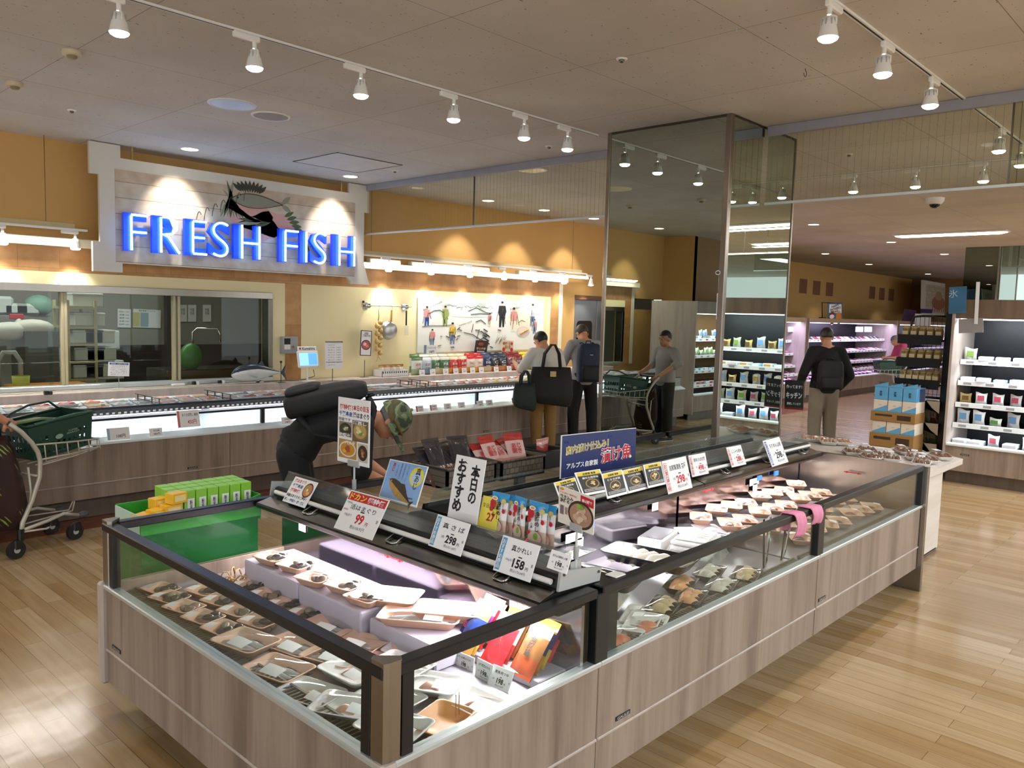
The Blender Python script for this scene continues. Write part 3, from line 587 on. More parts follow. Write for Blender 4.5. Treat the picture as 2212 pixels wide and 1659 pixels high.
# near side of the end case
sd = MB().box(IX+.02, IY+.0, .302, 2.188, IY+.03, .566, LAM, .003).obj('side_panel', endc, True)
MB().box(IX+.02, IY+.002, .155, 2.188, IY+.03, .298, LAM).obj('lower_panel', endc, True)
MB().box(IX+.02, IY-.006, .295, 2.188, IY+.02, .306, LAMP, .003).obj('trim_strip', endc, True)
MB().box(IX+.17, IY+.17, 0, 2.188, IY+.19, .15, KICK).obj('kickplate', endc, True)
MB().box(IX+.03, IY-.012, .566, 2.19, IY+.03, .586, ALU, .004).obj('ledge', endc, True)
MB().box(IX+.10, IY+.008, .586, 2.155, IY+.014, .815, GLASS).obj('side_glass', endc, True)
MB().box(IX+.05, IY-.008, .815, 2.16, IY+.04, .849, BLACK, .004).obj('top_rail', endc, True)
MB().box(IX+.10, 3.505, .586, 2.2, 3.511, .815, GLASS).obj('side_glass', endc, True)
MB().box(IX+.05, 3.49, .815, 2.2, 3.538, .849, BLACK, .004).obj('top_rail', endc, True)
MB().box(IX+.03, 3.5, .155, 2.188, 3.53, .586, LAM, .003).obj('side_panel', endc, True)
ec = MB().prism([(2.01, .862), (2.235, .85), (2.245, .895), (2.205, .905), (2.02, .93)], 1.652, 1.662, GREYP, ax=1).obj('end_plate', endc, True)
for p in ((2.035, .915), (2.225, .885)): MB().cyl((p[0], 1.652, p[1]), (p[0], 1.648, p[1]), .005, STEELD, n=8).obj('screw', ec).matrix_basis = Mx()
MB().prism([(2.01, .862), (2.235, .85), (2.245, .895), (2.205, .905), (2.02, .93)], 3.478, 3.488, GREYP, ax=1).obj('end_plate', endc, True)
fr1 = case('middle display case with black fillet trays and pink cloths on its rail', Mx.Translation((2.19, IY, 0)), 1.85, badge_x=(.155,), posts=(.0, 1.85), canopy=(.16, 1.85), lights=20, lightcol=(1, .96, .93))
MB().box(2.19, IY+.03, .25, 2.33, 3.5, .846, mat('black divider', '#151519', .4)).obj('divider', fr1, True)
MB().box(2.30, IY+.02, .848, 2.36, IY+.07, .853, WHITE, .002).obj('white_sticker', fr1, True)
fr2 = case('far display case of pink trays, beside the steel end panel', Mx.Translation((4.045, IY, 0)), 1.65, badge_x=(.075,), posts=(1.65,), canopy=(0, 1.64), lights=14, lightcol=(1, .95, .92))
rear = case('rear display case turned towards the fish counter', Mx.Translation((5.54, 3.53, 0)) @ Mx.Rotation(PI, 4, 'Z'), 3.2, posts=(1.7,), badge_x=(.6,), canopy=(0, 3.18), lights=12)
pan = tag(MB().box(5.70, IY-.03, 0, 5.735, 2.56, .842, STEEL, .002).obj('partition_panel'), 'brushed steel partition panel standing at the end of the island case', 'steel panel')
# ================================================================ TRAYS AND PACKS
PINK, WTR, BTR = clr('#e9bfa4', .45), clr('#efedec', .4), clr('#121214', .25)
LBL = mat('price label', '#f4f4f6', .5, 0, .02)
def rr(w_, d, r, z, n=4): return [(sx*(w_/2-r)+r*math.cos(a), sy*(d/2-r)+r*math.sin(a), z) for sx, sy, a0 in ((1, 1, 0), (-1, 1, PI/2), (-1, -1, PI), (1, -1, 1.5*PI)) for a in [a0+PI/2*k/n for k in range(n+1)]]
def tray_mb(w_, d, h, m, mb=None, t=.003):
    mb = mb or MB(); r = min(w_, d)*.14; s = h*.75
    mb.loft([rr(w_-2*s, d-2*s, r, 0), rr(w_-.012, d-.012, r, h*.9), rr(w_, d, r, h), rr(w_-.004, d-.004, r, h+.002), rr(w_-.016, d-.016, r, h), rr(w_-2*s-.008, d-2*s-.008, r, t+.001), rr(w_*.2, d*.2, r*.2, t)], m)
    return mb
def film_mb(w_, d, h, bulge=.012):
    return MB().grid(lambda u, v: ((u-.5)*(w_-.006), (v-.5)*(d-.006), h+.002+bulge*math.sin(PI*u)*math.sin(PI*v)), 8, 6, WRAP)
def shell_mb(c1, c2):
    return MB().sph((0, 0, 0), (.017, .0135, .009), c1, 12, 8).tube([(.017*math.cos(a), .0135*math.sin(a), 0) for a in [2*PI*k/14 for k in range(14)]], .0009, c2, 4, True)
CL = [shell_mb(mat('clam ' + a, a, .22, 0, .35, 60, stretch=(1, 1, 4)), mat('clam edge', '#2b241f', .4)).mesh('clam') for a in ('#574c43', '#7d6e60', '#8f8272', '#3e3936')]
def fish_mb(L, back, belly, fin=None, w_=.26):
    """a whole fish lying flat, head at -x"""
    mb = MB(); fin = fin or back; R = []; n = 14
    prof = [(0, .01), (.05, .10), (.14, .19), (.3, .25), (.45, .26), (.62, .21), (.78, .12), (.9, .05), (.94, .04)]
    half = lambda top: mb.grid(lambda u, v: ((lerp_prof(prof, v, 0)-.5)*L, (-math.cos(PI*u))*lerp_prof(prof, v, 1)*L*w_/.26*.5, (math.sin(PI*u))*lerp_prof(prof, v, 1)*L*.32), 8, 18, top)
    half(back)
    mb.prism([((.90-.5)*L, -.02*L), ((1.02-.5)*L, -.11*L), ((.985-.5)*L, 0), ((1.02-.5)*L, .11*L), ((.90-.5)*L, .02*L)], .002, .004, fin)
    mb.prism([((.35-.5)*L, .11*L*w_/.26), ((.5-.5)*L, .175*L*w_/.26), ((.7-.5)*L, .09*L*w_/.26)], .004, .006, fin)
    mb.sph(((.08-.5)*L, .02*L, .035*L), .012*L, INK, 6, 4).sph(((.08-.5)*L, .02*L, .0335*L), .016*L, mat('fish eye', '#d8d4c0', .1), 8, 4)
    mb.grid(lambda u, v: ((lerp_prof(prof, v, 0)-.5)*L, (-math.cos(PI*(u*.5)))*lerp_prof(prof, v, 1)*L*w_/.26*.503, (math.sin(PI*u*.5))*lerp_prof(prof, v, 1)*L*.325), 4, 18, belly)
    return mb
def lerp_prof(p, v, k):
    x = v*(len(p)-1); i = min(int(x), len(p)-2); f = x-i; return p[i][k]*(1-f)+p[i+1][k]*f
def fillet_mb(L, W, H, m, m2=None, seed=0):
    r = random.Random(seed); ph = r.random()*6
    return MB().grid(lambda u, v: ((u-.5)*L, (v-.5)*W*(1-.35*(2*u-1)**2)+.008*math.sin(5*u+ph), H*math.sin(PI*v)**.6*math.sin(PI*min(1, u*.98+.01))**.4*(1+.25*math.sin(9*u+ph))), 14, 8, m)
def pack(name, label, cat, w_, d, h, m, fill, lab=(.0, .0, .06, .04), group=None, film=True):
    t = thing(name, label, cat, group=group); tray_mb(w_, d, h, m).obj('tray', t); fill(t)
    if film: film_mb(w_, d, h, min(.014, .1*d)).obj('film', t)
    if lab: MB().grid(lambda u, v: (lab[0]+(u-.5)*lab[2], lab[1]+(v-.5)*lab[3], h+.004+min(.0145, .1*d+.0006)*math.sin(PI*((lab[0]+(u-.5)*lab[2])/w_+.5))*math.sin(PI*((lab[1]+(v-.5)*lab[3])/d+.5))), 4, 3, LBL).obj('price_label', t)
    return t
def part(me, parent, Mw, name=None):
    o = bpy.data.objects.new(name or me.name, me); COL.objects.link(o); o.parent = parent; o.matrix_basis = Mw; return o
def clams(seed, n=8, w_=.15, d=.115):
    def f(t):
        r = random.Random(seed)
        for k in range(n): part(CL[r.randrange(4)], t, Mx.Translation(((r.random()-.35)*w_*.55+.012, (r.random()-.42)*d*.55+.006, .012+.010*(k % 3))) @ Mx.Rotation(r.random()*6, 4, 'Z') @ Mx.Rotation(r.random()*1.2-.6, 4, 'X') @ Mx.Scale(1.15+.25*r.random(), 4), 'clam')
    return f
SILVER, DARKF, REDF, MACK = mat('silver fish', '#c9ced0', .2, .35, .15, 30), mat('dark fish', '#5b6062', .25, .2, .3, 40), mat('red fish', '#9c5a63', .3, .1, .2, 40), mat('mackerel back', '#3c5560', .2, .3, .5, 90, stretch=(1, .3, 1))
FM = {'silver': fish_mb(.19, DARKF, SILVER).mesh('fish'), 'red': fish_mb(.22, REDF, mat('pink belly', '#d9b3b4', .25)).mesh('fish'), 'mackerel': fish_mb(.26, MACK, SILVER, w_=.18).mesh('fish'), 'flat': fish_mb(.17, mat('flounder', '#6d6a60', .35, 0, .3, 60), SILVER, w_=.4).mesh('fish')}
def fishes(kind, n, spread=.03, ang=.15):
    def f(t):
        for k in range(n): part(FM[kind], t, TR((k-.5*(n-1))*.02, (k-(n-1)/2)*spread, .008, ang+.12*k), 'fish')
    return f
SALM, COD, PINKF, TAN = mat('salmon', '#e08a6a', .3, 0, .18, 40, stretch=(4, 1, 1)), mat('white fillet', '#e6ddd8', .35, 0, .1, 30), mat('pink fillet', '#dba99a', .35, 0, .15, 30), mat('tan fillet', '#c9b38c', .35, 0, .2, 30)
def fillets(m, n=1, L=.14, W=.06, seed=0, skin=None):
    meshes = [fillet_mb(L, W, .02, m, seed=seed+k).mesh('fillet') for k in range(min(n, 3))]
    def f(t):
        for k in range(n): part(meshes[k % len(meshes)], t, TR(0 if n == 1 else (k-(n-1)/2)*L*.33, 0, .006+.002*(k % 2), .1*k if n == 1 else PI/2-.35), 'fillet')
    return f
def put(proto, pts, z, labels, rz=lambda i: 0, first=[None]):
    for i, (x, y) in enumerate(pts):
        Mw = TR(x, y, z if not callable(z) else z(i), rz(i))
        if not proto.get('used'): proto['used'] = 1; proto.matrix_basis = Mw; proto['label'] = labels(i)
        else: dup(proto, Mw, labels(i))
def done(*ps):
    for p in ps:
        if 'used' in p: del p['used']
# --- end case: clams in three rows, fish, fillets
cA = [pack('clam_pack', 'small pink tray of clams', 'shellfish tray', .15, .118, .03, PINK, clams(k, 9), (-.038, -.026, .05, .04), 'pink clam trays in the end case') for k in range(3)]
jit = lambda k: .06*math.sin(7.3*k)
rows = {'upper tray shelf': ([(1.835, 3.16), (1.855, 3.0), (1.82, 2.80), (1.86, 2.645), (1.84, 2.48)], .64), 'back row on the deck': ([(1.735, 3.187), (1.735, 3.034), (1.73, 2.881), (1.745, 2.74)], IZ),
        'middle row on the deck': ([(1.57, 3.26), (1.565, 3.101), (1.56, 2.949), (1.565, 2.79)], IZ), 'front row by the glass': ([(1.44, 3.40), (1.425, 3.275), (1.42, 3.13), (1.425, 2.974), (1.43, 2.82)], IZ)}
for nm, (pts, z) in rows.items():
    for i, (x, y) in enumerate(pts):
        put(cA[(i+len(nm)) % 3], [(x, y)], z, lambda _: f'pink clam tray, {nm}, {nth(i)} from the green stand', lambda _: -PI/2+.2+jit(i))
done(*cA)
# clear risers under the upper shelf and under the fish
RIS = glass('lilac acrylic riser', '#e9e2f2', 1.4, .06, haze=.10); RISB = mat('pale lilac plastic', '#c6bfd0', .3, 0, .06)
for i, (ya, yb) in enumerate(((3.30, 2.86), (2.85, 2.42))):
    o = tag(MB().box(1.775, yb, IZ, 2.03, ya, .635, RISB, .006).obj('tray_riser'), f'lilac plastic riser under the raised clam trays, {nth(i)} from the green stand', 'riser')
for i, (xa, xb, ya, yb, z) in enumerate(((1.80, 2.05, 2.40, 2.02, .62),)): tag(MB().box(xa, yb, IZ, xb, ya, z-.005, RISB, .006).obj('tray_riser'), 'lilac plastic riser under the mackerel trays', 'riser')
mt = MB()
for k in range(9):
    for j in range(30): mt.box(1.655+.013*k, 2.44+.03*j+(.015 if k % 2 else 0), IZ, 1.667+.013*k, 2.468+.03*j+(.015 if k % 2 else 0), IZ+.004, mat('bamboo mat', '#d7b98a', .5, 0, .2, 30))
tag(mt.obj('bamboo_mat'), 'bamboo slat mat lying under the back row of clam trays', 'mat')
lf = MB()
for k in range(14): leafm = mat('dry straw', '#caa672', .6, 0, .3); a = k*.7; lf.tube([(1.72+.05*math.cos(a)+.06*t, 3.33+.03*math.sin(a*2)+.07*t*math.sin(a), IZ+.006+.02*math.sin(PI*t)*((k % 3)+1)) for t in (0, .35, .7, 1)], .004, leafm, 5)
tag(lf.obj('straw_decoration'), 'tangle of dry straw decoration beside the back clam trays', 'straw')
big = pack('fish_pack', 'x', 'fish tray', .22, .16, .032, PINK, fishes('silver', 2), (.02, -.045, .08, .05), 'pink whole fish trays in the end case')
for i, (x, y, z, n_) in enumerate(((1.73, 2.565, IZ, 'behind the rail, next to the back clams'), (1.41, 2.61, IZ+.02, 'largest of those nearest the glass'), (1.545, 2.50, IZ, 'middle of three near the glass'), (1.40, 2.37, IZ, 'last before the white trays by the glass'), (1.60, 2.33, IZ, 'behind the fish tray last before the white trays'), (1.72, 2.37, IZ, 'small one near the red fish'))):
    put(big, [(x, y)], z, lambda _: f'pink tray of silver fish, {n_}', lambda _: -PI/2+.25+jit(i+3))
rd = pack('fish_pack', 'pink tray with a red fish and a silver fish on the lilac riser', 'fish tray', .27, .17, .03, PINK, lambda t: (part(FM['silver'], t, TR(-.02, .035, .008, .2), 'fish'), part(FM['red'], t, TR(.02, -.02, .008, .25), 'fish')), (.0, -.055, .07, .045)); rd.matrix_basis = TR(1.915, 2.44, .64, -PI/2+.55)
mk = pack('fish_pack', 'x', 'fish tray', .31, .15, .034, PINK, fishes('mackerel', 1, ang=.05), (.06, -.04, .07, .05), None)
for (x, y, z, r, l) in ((1.90, 2.22, .62, -.95, 'pink tray with one silver mackerel, in front on the riser'), (2.0, 2.14, .64, -.95, 'pink tray with one blue-backed mackerel, behind the other mackerel tray')): put(mk, [(x, y)], z, lambda _: l, lambda _: r)
rfp = pack('fish_pack', 'pink tray with a long orange-red fish below the lilac riser', 'fish tray', .26, .13, .034, PINK, fishes('red', 1), None); rfp.matrix_basis = TR(1.74, 2.24, IZ, -PI/2+.4)
wt = pack('fillet_pack', 'x', 'fillet tray', .21, .15, .024, WTR, lambda t: (fillet_mb(.07, .05, .016, PINKF).obj('fillet', t),), (.055, -.035, .06, .045), 'white trays of pink fillet in the end case')
for i, (x, y, n_) in enumerate(((1.39, 2.16, 'front row, nearest the fish'), (1.55, 2.16, 'second row, nearest the fish'), (1.41, 1.99, 'front row, middle'), (1.56, 1.96, 'second row, middle'), (1.70, 2.08, 'third row, beside the corner post'), (1.70, 1.93, 'third row, middle'), (1.73, 1.75, 'near the side glass under the price cards'), (1.43, 1.78, 'front row, next to the corner post'), (1.83, 2.17, 'tilted beside the mackerel'))):
    put(wt, [(x, y)], IZ+.012*((i*5) % 3), lambda _: f'white tray with pink fillet, {n_}', lambda _: .25*math.sin(4*i)-PI/2+.25)
tag(tray_mb(.2, .15, .03, clr('#e0a06a', .4)).obj('orange_tray'), 'empty orange tray between white fillet trays at the side glass', 'tray').matrix_basis = TR(1.575, 1.735, IZ, .25)
cl = MB().tube([(0, 0, 0), (0, 0, .07), (.02, 0, .07), (.02, 0, 0)], .0018, CHROME, 6).obj('wire_clip'); cl.matrix_basis = TR(1.60, 1.70, IZ+.035, .3); tag(cl, 'thin wire card clip standing in the empty orange tray', 'clip')
done(big, mk, wt)
for i, (x, y) in enumerate(((2.03, 3.2), (2.04, 3.02), (2.04, 2.84))): pass
# red thermometer bars
def red_bar(M, label): tag(MB().box(-.06, -.003, -.003, .06, .003, .003, RED, .001).box(-.045, -.006, -.006, -.035, .006, .006, RED).box(.035, -.006, -.006, .045, .006, .006, RED).obj('load_line_bar'), label, 'load line marker').matrix_basis = M
red_bar(TR(2.088, 2.62, .735, PI/2), 'small red marker bar on the back plate of the end case')
red_bar(TR(2.75, 2.425, .735), 'small red marker bar behind the black fillet trays'); red_bar(TR(4.35, 2.425, .735), 'small red marker bar behind the pink trays of the far case'); red_bar(TR(5.66, 2.05, .735, PI/2), 'small red marker bar on the steel end wall of the island')
# --- middle case: salmon trays, black trays, styrofoam
sal = pack('salmon_pack', 'x', 'salmon tray', .23, .16, .024, WTR, lambda t: fillet_mb(.13, .09, .02, SALM, seed=3).obj('fillet', t), (.05, .04, .06, .045), 'white salmon trays in the middle case')
for i, (x, y, z, n_) in enumerate(((2.50, 2.0, 0, 'behind, next to the black divider'), (2.70, 1.96, .03, 'lying on top of another tray'), (2.50, 1.83, 0, 'second row beside the divider'), (2.74, 1.80, 0, 'second row, away from the divider'), (2.47, 1.73, .01, 'front row beside the divider'), (2.66, 1.73, .012, 'front row, away from the divider'))):
    put(sal, [(x, y)], IZ+z, lambda _: f'white salmon tray in the middle case, {n_}', lambda _: .35+.1*math.sin(3*i))
done(sal)
def long_tray(label, x, y, z, L, W, rz, m, n, H=.05, film=True, seed=0):
    t = thing('fillet_tray', label, 'fillet tray', (x, y, z), rz); tray_mb(L, W, H, BTR).obj('tray', t)
    ms = [fillet_mb(W*.75, .075, .028, m, seed=seed+k).mesh('fillet') for k in range(3)]
    for k in range(n): part(ms[k % 3], t, TR((k-(n-1)/2)*(L*.75/n), .006*(k % 2), .018, PI/2-.5, 0, .25), 'fillet')
    if film: film_mb(L, W, H, .02).obj('film', t)
    return t
GREYF = mat('grey white fillet', '#cfc9bd', .3, 0, .3, 25)
long_tray('long black tray of pinkish marinated fillets under film, next to the black divider', 2.60, 2.17, IZ+.04, .42, .17, PI/2+.1, mat('pinkish fillet', '#d8a79c', .35, 0, .25, 25), 5, seed=1)
long_tray('long black tray of tan fillets under film, second from the divider', 2.86, 2.14, IZ+.05, .44, .17, PI/2+.12, TAN, 5, seed=4)
long_tray('open black tray of overlapping grey-white fillets, middle of the case', 3.26, 2.12, IZ+.055, .46, .22, PI/2+.15, GREYF, 6, film=False, seed=7)
long_tray('black tray of dark fillets at the back plate of the middle case', 2.95, 2.36, IZ+.07, .26, .15, .1, mat('dark fillet', '#6f6a58', .35, 0, .3, 25), 3, seed=9)
for i, (x, y) in enumerate(((2.90, 1.80), (3.08, 1.78), (3.32, 1.76), (3.56, 1.76), (3.20, 1.90), (3.46, 1.90))):
    long_tray(f'grey tray of tan fillets along the front glass, {nth(i)} from the salmon trays', x, y, IZ, .22, .13, .3, (TAN, mat('orange fillet', '#dba070', .35, 0, .2, 25), GREYF)[i % 3], 3, .03, seed=11+i)
wb_ = thing('styrofoam_box', 'white styrofoam tray stack in a clear plastic bag, middle of the case', 'styrofoam tray', (3.70, 2.12, IZ), .25)
for k in range(3): MB().box(-.13, -.1, .02+.03*k, .13, .1, .046+.03*k, WTR, .008).obj('foam_tray', wb_)
s = MB()
for k in range(6): s.box(-.115+.04*k, -.085, .108, -.085+.04*k, .085, .118, WTR, .006)
s.obj('foam_ribs', wb_); MB().grid(lambda u, v: ((u-.5)*.34, (v-.5)*.28, .125*(1-max(abs(2*u-1), abs(2*v-1))**3)+.006*math.sin(9*u)*math.cos(8*v)), 14, 12, glass('plastic bag', '#ffffff', 1.5, .15, haze=.25)).obj('plastic_bag', wb_)
o = thing('styrofoam_box', 'white styrofoam tray with a dark clear lid, behind the bagged trays', 'styrofoam tray', (3.66, 2.33, IZ+.02), .25); MB().box(-.13, -.07, 0, .13, .07, .07, WTR, .008).obj('foam_tray', o); MB().box(-.12, -.06, .0701, .12, .06, .073, mat('dark lid', '#4a4a4c', .15)).obj('lid', o)
lp = pack('lilac_pack', 'x', 'fish tray', .2, .15, .03, clr('#d9d2dc', .4), lambda t: fillet_mb(.12, .08, .02, COD, seed=6).obj('fillet', t), (.04, -.04, .06, .04), 'pale lilac trays at the divider of the island')
for i, (x, y) in enumerate(((3.92, 2.28), (4.06, 2.25), (3.95, 2.12), (4.12, 2.10))): put(lp, [(x, y)], IZ+.03, lambda _: f'pale lilac fish tray between the two front cases, {nth(i)} from the back', lambda _: .9)
done(lp)
for i, x in enumerate((3.80, 4.0)):
    t = thing('tongs', f'steel tongs standing by the rail near the pink cloths, {nth(i)} from the fillet trays', 'tongs', (x, 1.78, IZ))
    for s in (-1, 1): MB().box(-.008, -.002, 0, .008, .002, .26, CHROME if s > 0 else BLACK, .001, T=Mx.Translation((s*.012, 0, 0)) @ Mx.Rotation(s*.10+.25*i, 4, 'Y')).obj('arm', t)
# pink trays of the far case
HERB = mat('dark fish pieces', '#4b3b34', .3, 0, .4, 40); BRN = mat('brown fish pieces', '#8b5a45', .3, 0, .3, 30)
pk = [pack('seafood_pack', 'x', 'seafood tray', .20, .13, .03, PINK, (lambda m, k: lambda t: fillet_mb(.13, .08, .02, m, seed=20+k).obj('seafood', t))(m, k), (.03, -.035, .065, .04), 'pink seafood trays in the far case') for k, m in enumerate((HERB, BRN, TAN))]
k = 0
for r_ in range(4):
    for c_ in range(8):
        x, y = 4.16+.185*c_+.03*(r_ % 2), 2.36-.17*r_
        if x > 5.62 or (r_ == 3 and c_ < 1): continue
        put(pk[(k*7+r_) % 3], [(x, y)], IZ+.012+.035*(3-r_)*.5+.01*((k*5) % 3), lambda _: f'pink seafood tray in the far case, {nth(c_)} along the {nth(r_)} row from the back plate', lambda _: .55+.1*math.sin(5*k)); k += 1
done(*pk)
# rear case: sparse packs seen past the signs
rp = pack('fish_pack', 'x', 'fish tray', .22, .16, .03, WTR, lambda t: fillet_mb(.13, .09, .02, COD, seed=31).obj('fillet', t), (.05, .04, .06, .045), 'white trays in the rear case')
for i in range(10): put(rp, [(2.55+.29*i, 3.0+.22*(i % 2))], IZ, lambda _: f'white fish tray in the rear display case, {nth(i)} from the end case', lambda _: .1*math.sin(i))
done(rp)
# pink cloths on the rail
for i, (x, w_, l0, l1) in enumerate(((3.745, .10, .115, .10), (3.945, .115, .085, .06))):
    t = MB(); f = lambda u, v: ((u-.5)*w_+.006*math.sin(8*v+i), [-.016-.012*math.sin(PI*min(1, (.45-v)/.45)) if v < .45 else -.016+.07*(v-.45)/.1 if v < .55 else .054+.006*(v-.55)][0]+.006*math.sin(11*u+2*i)*abs(v-.5)*2, [.853-(.45-v)/.45*l0 if v < .45 else .853 if v < .55 else .853-(v-.55)/.45*l1][0]+.004*math.sin(6*u))
    t.grid(f, 12, 24, mat('pink cloth', '#d98aa8', .8, 0, .06, 60, bump=.2)); o = t.obj('cleaning_cloth'); o.matrix_basis = TR(x, IY, 0)
    sm = o.modifiers.new('thick', 'SOLIDIFY'); sm.thickness = .004; sm.offset = 0
    tag(o, ('longer pink cloth draped over the rail of the island case', 'shorter pink cloth draped over the rail beside the black post')[i], 'cloth')
# sauce bags in the corner of the end case
def bag(name, label, cat, w_, h, th, cols, group=None, words=None, seed=0, clear=False):
    """a sealed film pouch standing on its lower seam: front at -y"""
    t = thing(name, label, cat, group=group); r = random.Random(seed); ph = r.random()*6; body, band, low = [mat('film ' + c, c, .22, 0, .12, 30, coat=.4) for c in cols]
    def sk(u, v, s): b = math.sin(PI*u)**.6*math.sin(PI*min(1, max(0, v)))**.55; return ((u-.5)*w_*(1-.04*math.sin(PI*v)), s*b*th/2+.004*math.sin(9*u+5*v+ph)*b, v*h)
    m = MB(); N = 14
    for s in (-1, 1):
        for v0, v1, mm in ((0, .36, low), (.36, .84, body), (.84, 1, band)):
            m.grid(lambda u, v: sk(u, v0+(v1-v0)*v, s), 10, 6, mm)
    m.box(-w_/2, -.001, h-.004, w_/2, .001, h+.012, band); m.box(-w_/2, -.001, -.008, w_/2, .001, .004, low)
    m.obj('pouch', t)
    T = Mx.Translation((0, -th/2-.004, 0)) @ Mx.Rotation(PI/2, 4, 'X')
    for (s_, x, y, ww, hh, col) in words or (): text(t, s_, x*w_, y*h, ww*w_ if ww else None, hh*h, col, .02, .001, T=T)
    return t
sb = [('navy pouch of simmering sauce', ('#20336f', '#e0a73a', '#c9863c'), 'ぶり大根のたれ'), ('purple pouch of simmering sauce', ('#5b2a6b', '#e6e4ea', '#d7b24c'), 'ぶり照り焼のたれ'), ('red pouch of simmering stock', ('#a8232e', '#e9e4dc', '#c42a35'), '煮魚用つゆ'), ('white pouch of simmering stock', ('#ece8e2', '#c9a03c', '#c03a3a'), '煮魚つゆ'), ('brown pouch of simmering stock', ('#8a5a34', '#d5c7a5', '#a14a2c'), '漁師鍋')]
k = 0
for r_, (x, y) in enumerate(((2.02, 2.03), (2.05, 1.90), (2.06, 1.77))):
    for j in range(4):
        nm, cols, wd = sb[(r_*2+j) % 5]
        t = bag('sauce_pouch', f'{nm} in the end case, {nth(j)} deep in the {nth(r_)} row', 'sauce pouch', .115, .17, .022, cols, 'sauce pouches in the end case corner', [('\n'.join(wd[:5]), 0, .58, .22, .44, INK), ('\n'.join(wd[5:] or 'つゆ'), -.25, .62, None, .16, RED)], k)
        t.matrix_basis = Mx.Translation((x-.10+.034*j, y, IZ+.03+.012*j)) @ Mx.Rotation(-PI/2-.12, 4, 'Z') @ Mx.Rotation(-.62, 4, 'X'); k += 1
tag(MB().box(1.96, 1.68, IZ, 2.13, 2.08, IZ+.035, RISB, .004).obj('pouch_stand'), 'low lilac plastic base under the sauce pouches', 'riser')
# ================================================================ FISH COUNTER ALONG THE WALL
CY = 6.85
SILL = mat('white sill', '#dfe6e6', .35, 0, .02)
def counter(label, x0, x1, posts, badges):
    t = thing('counter_case', label, 'fish counter', ((x0+x1)/2, CY, 0)); B = lambda n, mb: mb.obj(n, t, True)
    B('front_panel', MB().box(x0+.002, CY, .308, x1-.002, CY+.03, .618, LAM, .003)); B('lower_panel', MB().box(x0+.002, CY+.004, .185, x1-.002, CY+.03, .302, LAM))
    B('trim_strip', MB().box(x0+.002, CY-.005, .300, x1-.002, CY+.02, .312, LAMP, .003)); B('kickplate', MB().box(x0+.002, CY+.13, .005, x1-.002, CY+.15, .18, KICK))
    B('underside', MB().box(x0+.002, CY+.03, .175, x1-.002, CY+1.4, .186, mat('case underside', '#3a3d40', .5)))
    B('sill', MB().prism([(CY-.012, .618), (CY-.012, .632), (CY+.075, .668), (CY+.09, .668), (CY+.09, .618)], x0, x1, SILL, ax=0))
    s = [x0] + posts + [x1]
    for a, b in zip(s, s[1:]): B('front_glass', MB().box(a+.02, CY+.078, .668, b-.02, CY+.083, .80, GLASS))
    for p in posts: B('post', MB().box(p-.02, CY+.07, .665, p+.02, CY+.095, .80, BLACK, .002))
    B('glass_rail', MB().box(x0, CY+.07, .80, x1, CY+.095, .816, BLACK, .003))
    B('lower_deck', MB().box(x0, CY+.09, .56, x1, CY+.60, .585, mat('white deck', '#dcdde2', .4, 0, .03)))
    B('back_plate', MB().box(x0, CY+.58, .585, x1, CY+.60, .80, mat('case back plate', '#c8ccd4', .3, .4, .05)))
    B('shelf_front', MB().prism([(CY+.46, .79), (CY+.445, .845), (CY+.47, .862), (CY+.60, .80), (CY+.60, .785)], x0, x1, BLACK, ax=0))
    g = MB(); n = int((x1-x0)/.05)
    for k in range(n): x = x0+(x1-x0)*k/n; g.box(x, CY+.4445, .800, x+.022, CY+.4555, .816, SILL)
    B('honeycomb_grille', g)
    B('upper_deck', MB().prism([(CY+.50, .79), (CY+.50, .80), (CY+1.43, .82), (CY+1.43, .78)], x0, x1, mat('white deck', '#dcdde2', .4, 0, .03), ax=0))
    B('led_strip', MB().box(x0+.05, CY+.47, .782, x1-.05, CY+.50, .789, LEDL))
    n = max(2, round((x1-x0)/.9))
    for k in range(n): a, b = x0+(x1-x0)*k/n, x0+(x1-x0)*(k+1)/n; B('clear_guard', MB().box(a+.004, CY+.462, .862, b-.004, CY+.466, .915, ACR))
    light('AREA', ((x0+x1)/2, CY+.47, .775), 5.5*(x1-x0), COOL, aim=(0, -.3, -1), shape='RECTANGLE', size=(x1-x0)*.96, size_y=.05)
    B('fascia_led', MB().box(x0+.05, CY+1.41, .812, x1-.05, CY+1.428, .819, LEDL))
    for b in badges: badge(t, Mx.Translation((b-(x0+x1)/2, 0, .335)) @ Mx.Rotation(PI/2, 4, 'X'))
    return t
pxs = lambda px, py, dy=.08: onY(px, py, CY+dy).x
counter('fish counter case under the kitchen window, behind the shopping cart', -.245, 3.55, [.9, 2.2], [onY(612, 985, CY).x-.9])
counter('middle fish counter case behind the stooping customer', 3.55, 7.2, [pxs(567, 905)], [onY(612, 985, CY).x])
counter('fish counter case where the two customers stand', 7.2, 11.2, [pxs(1030, 865), 9.9], [onY(1050, 928, CY).x, 10.9])
wt_ = tag(MB().box(-.245, CY+1.43, .815, 11.25, YW-.052, .90, LAMP, .006).box(-.245, CY+1.43, .3, 11.25, CY+1.45, .815, KICK).obj('worktop'), 'long pale laminate worktop against the wall behind the fish counter', 'worktop')
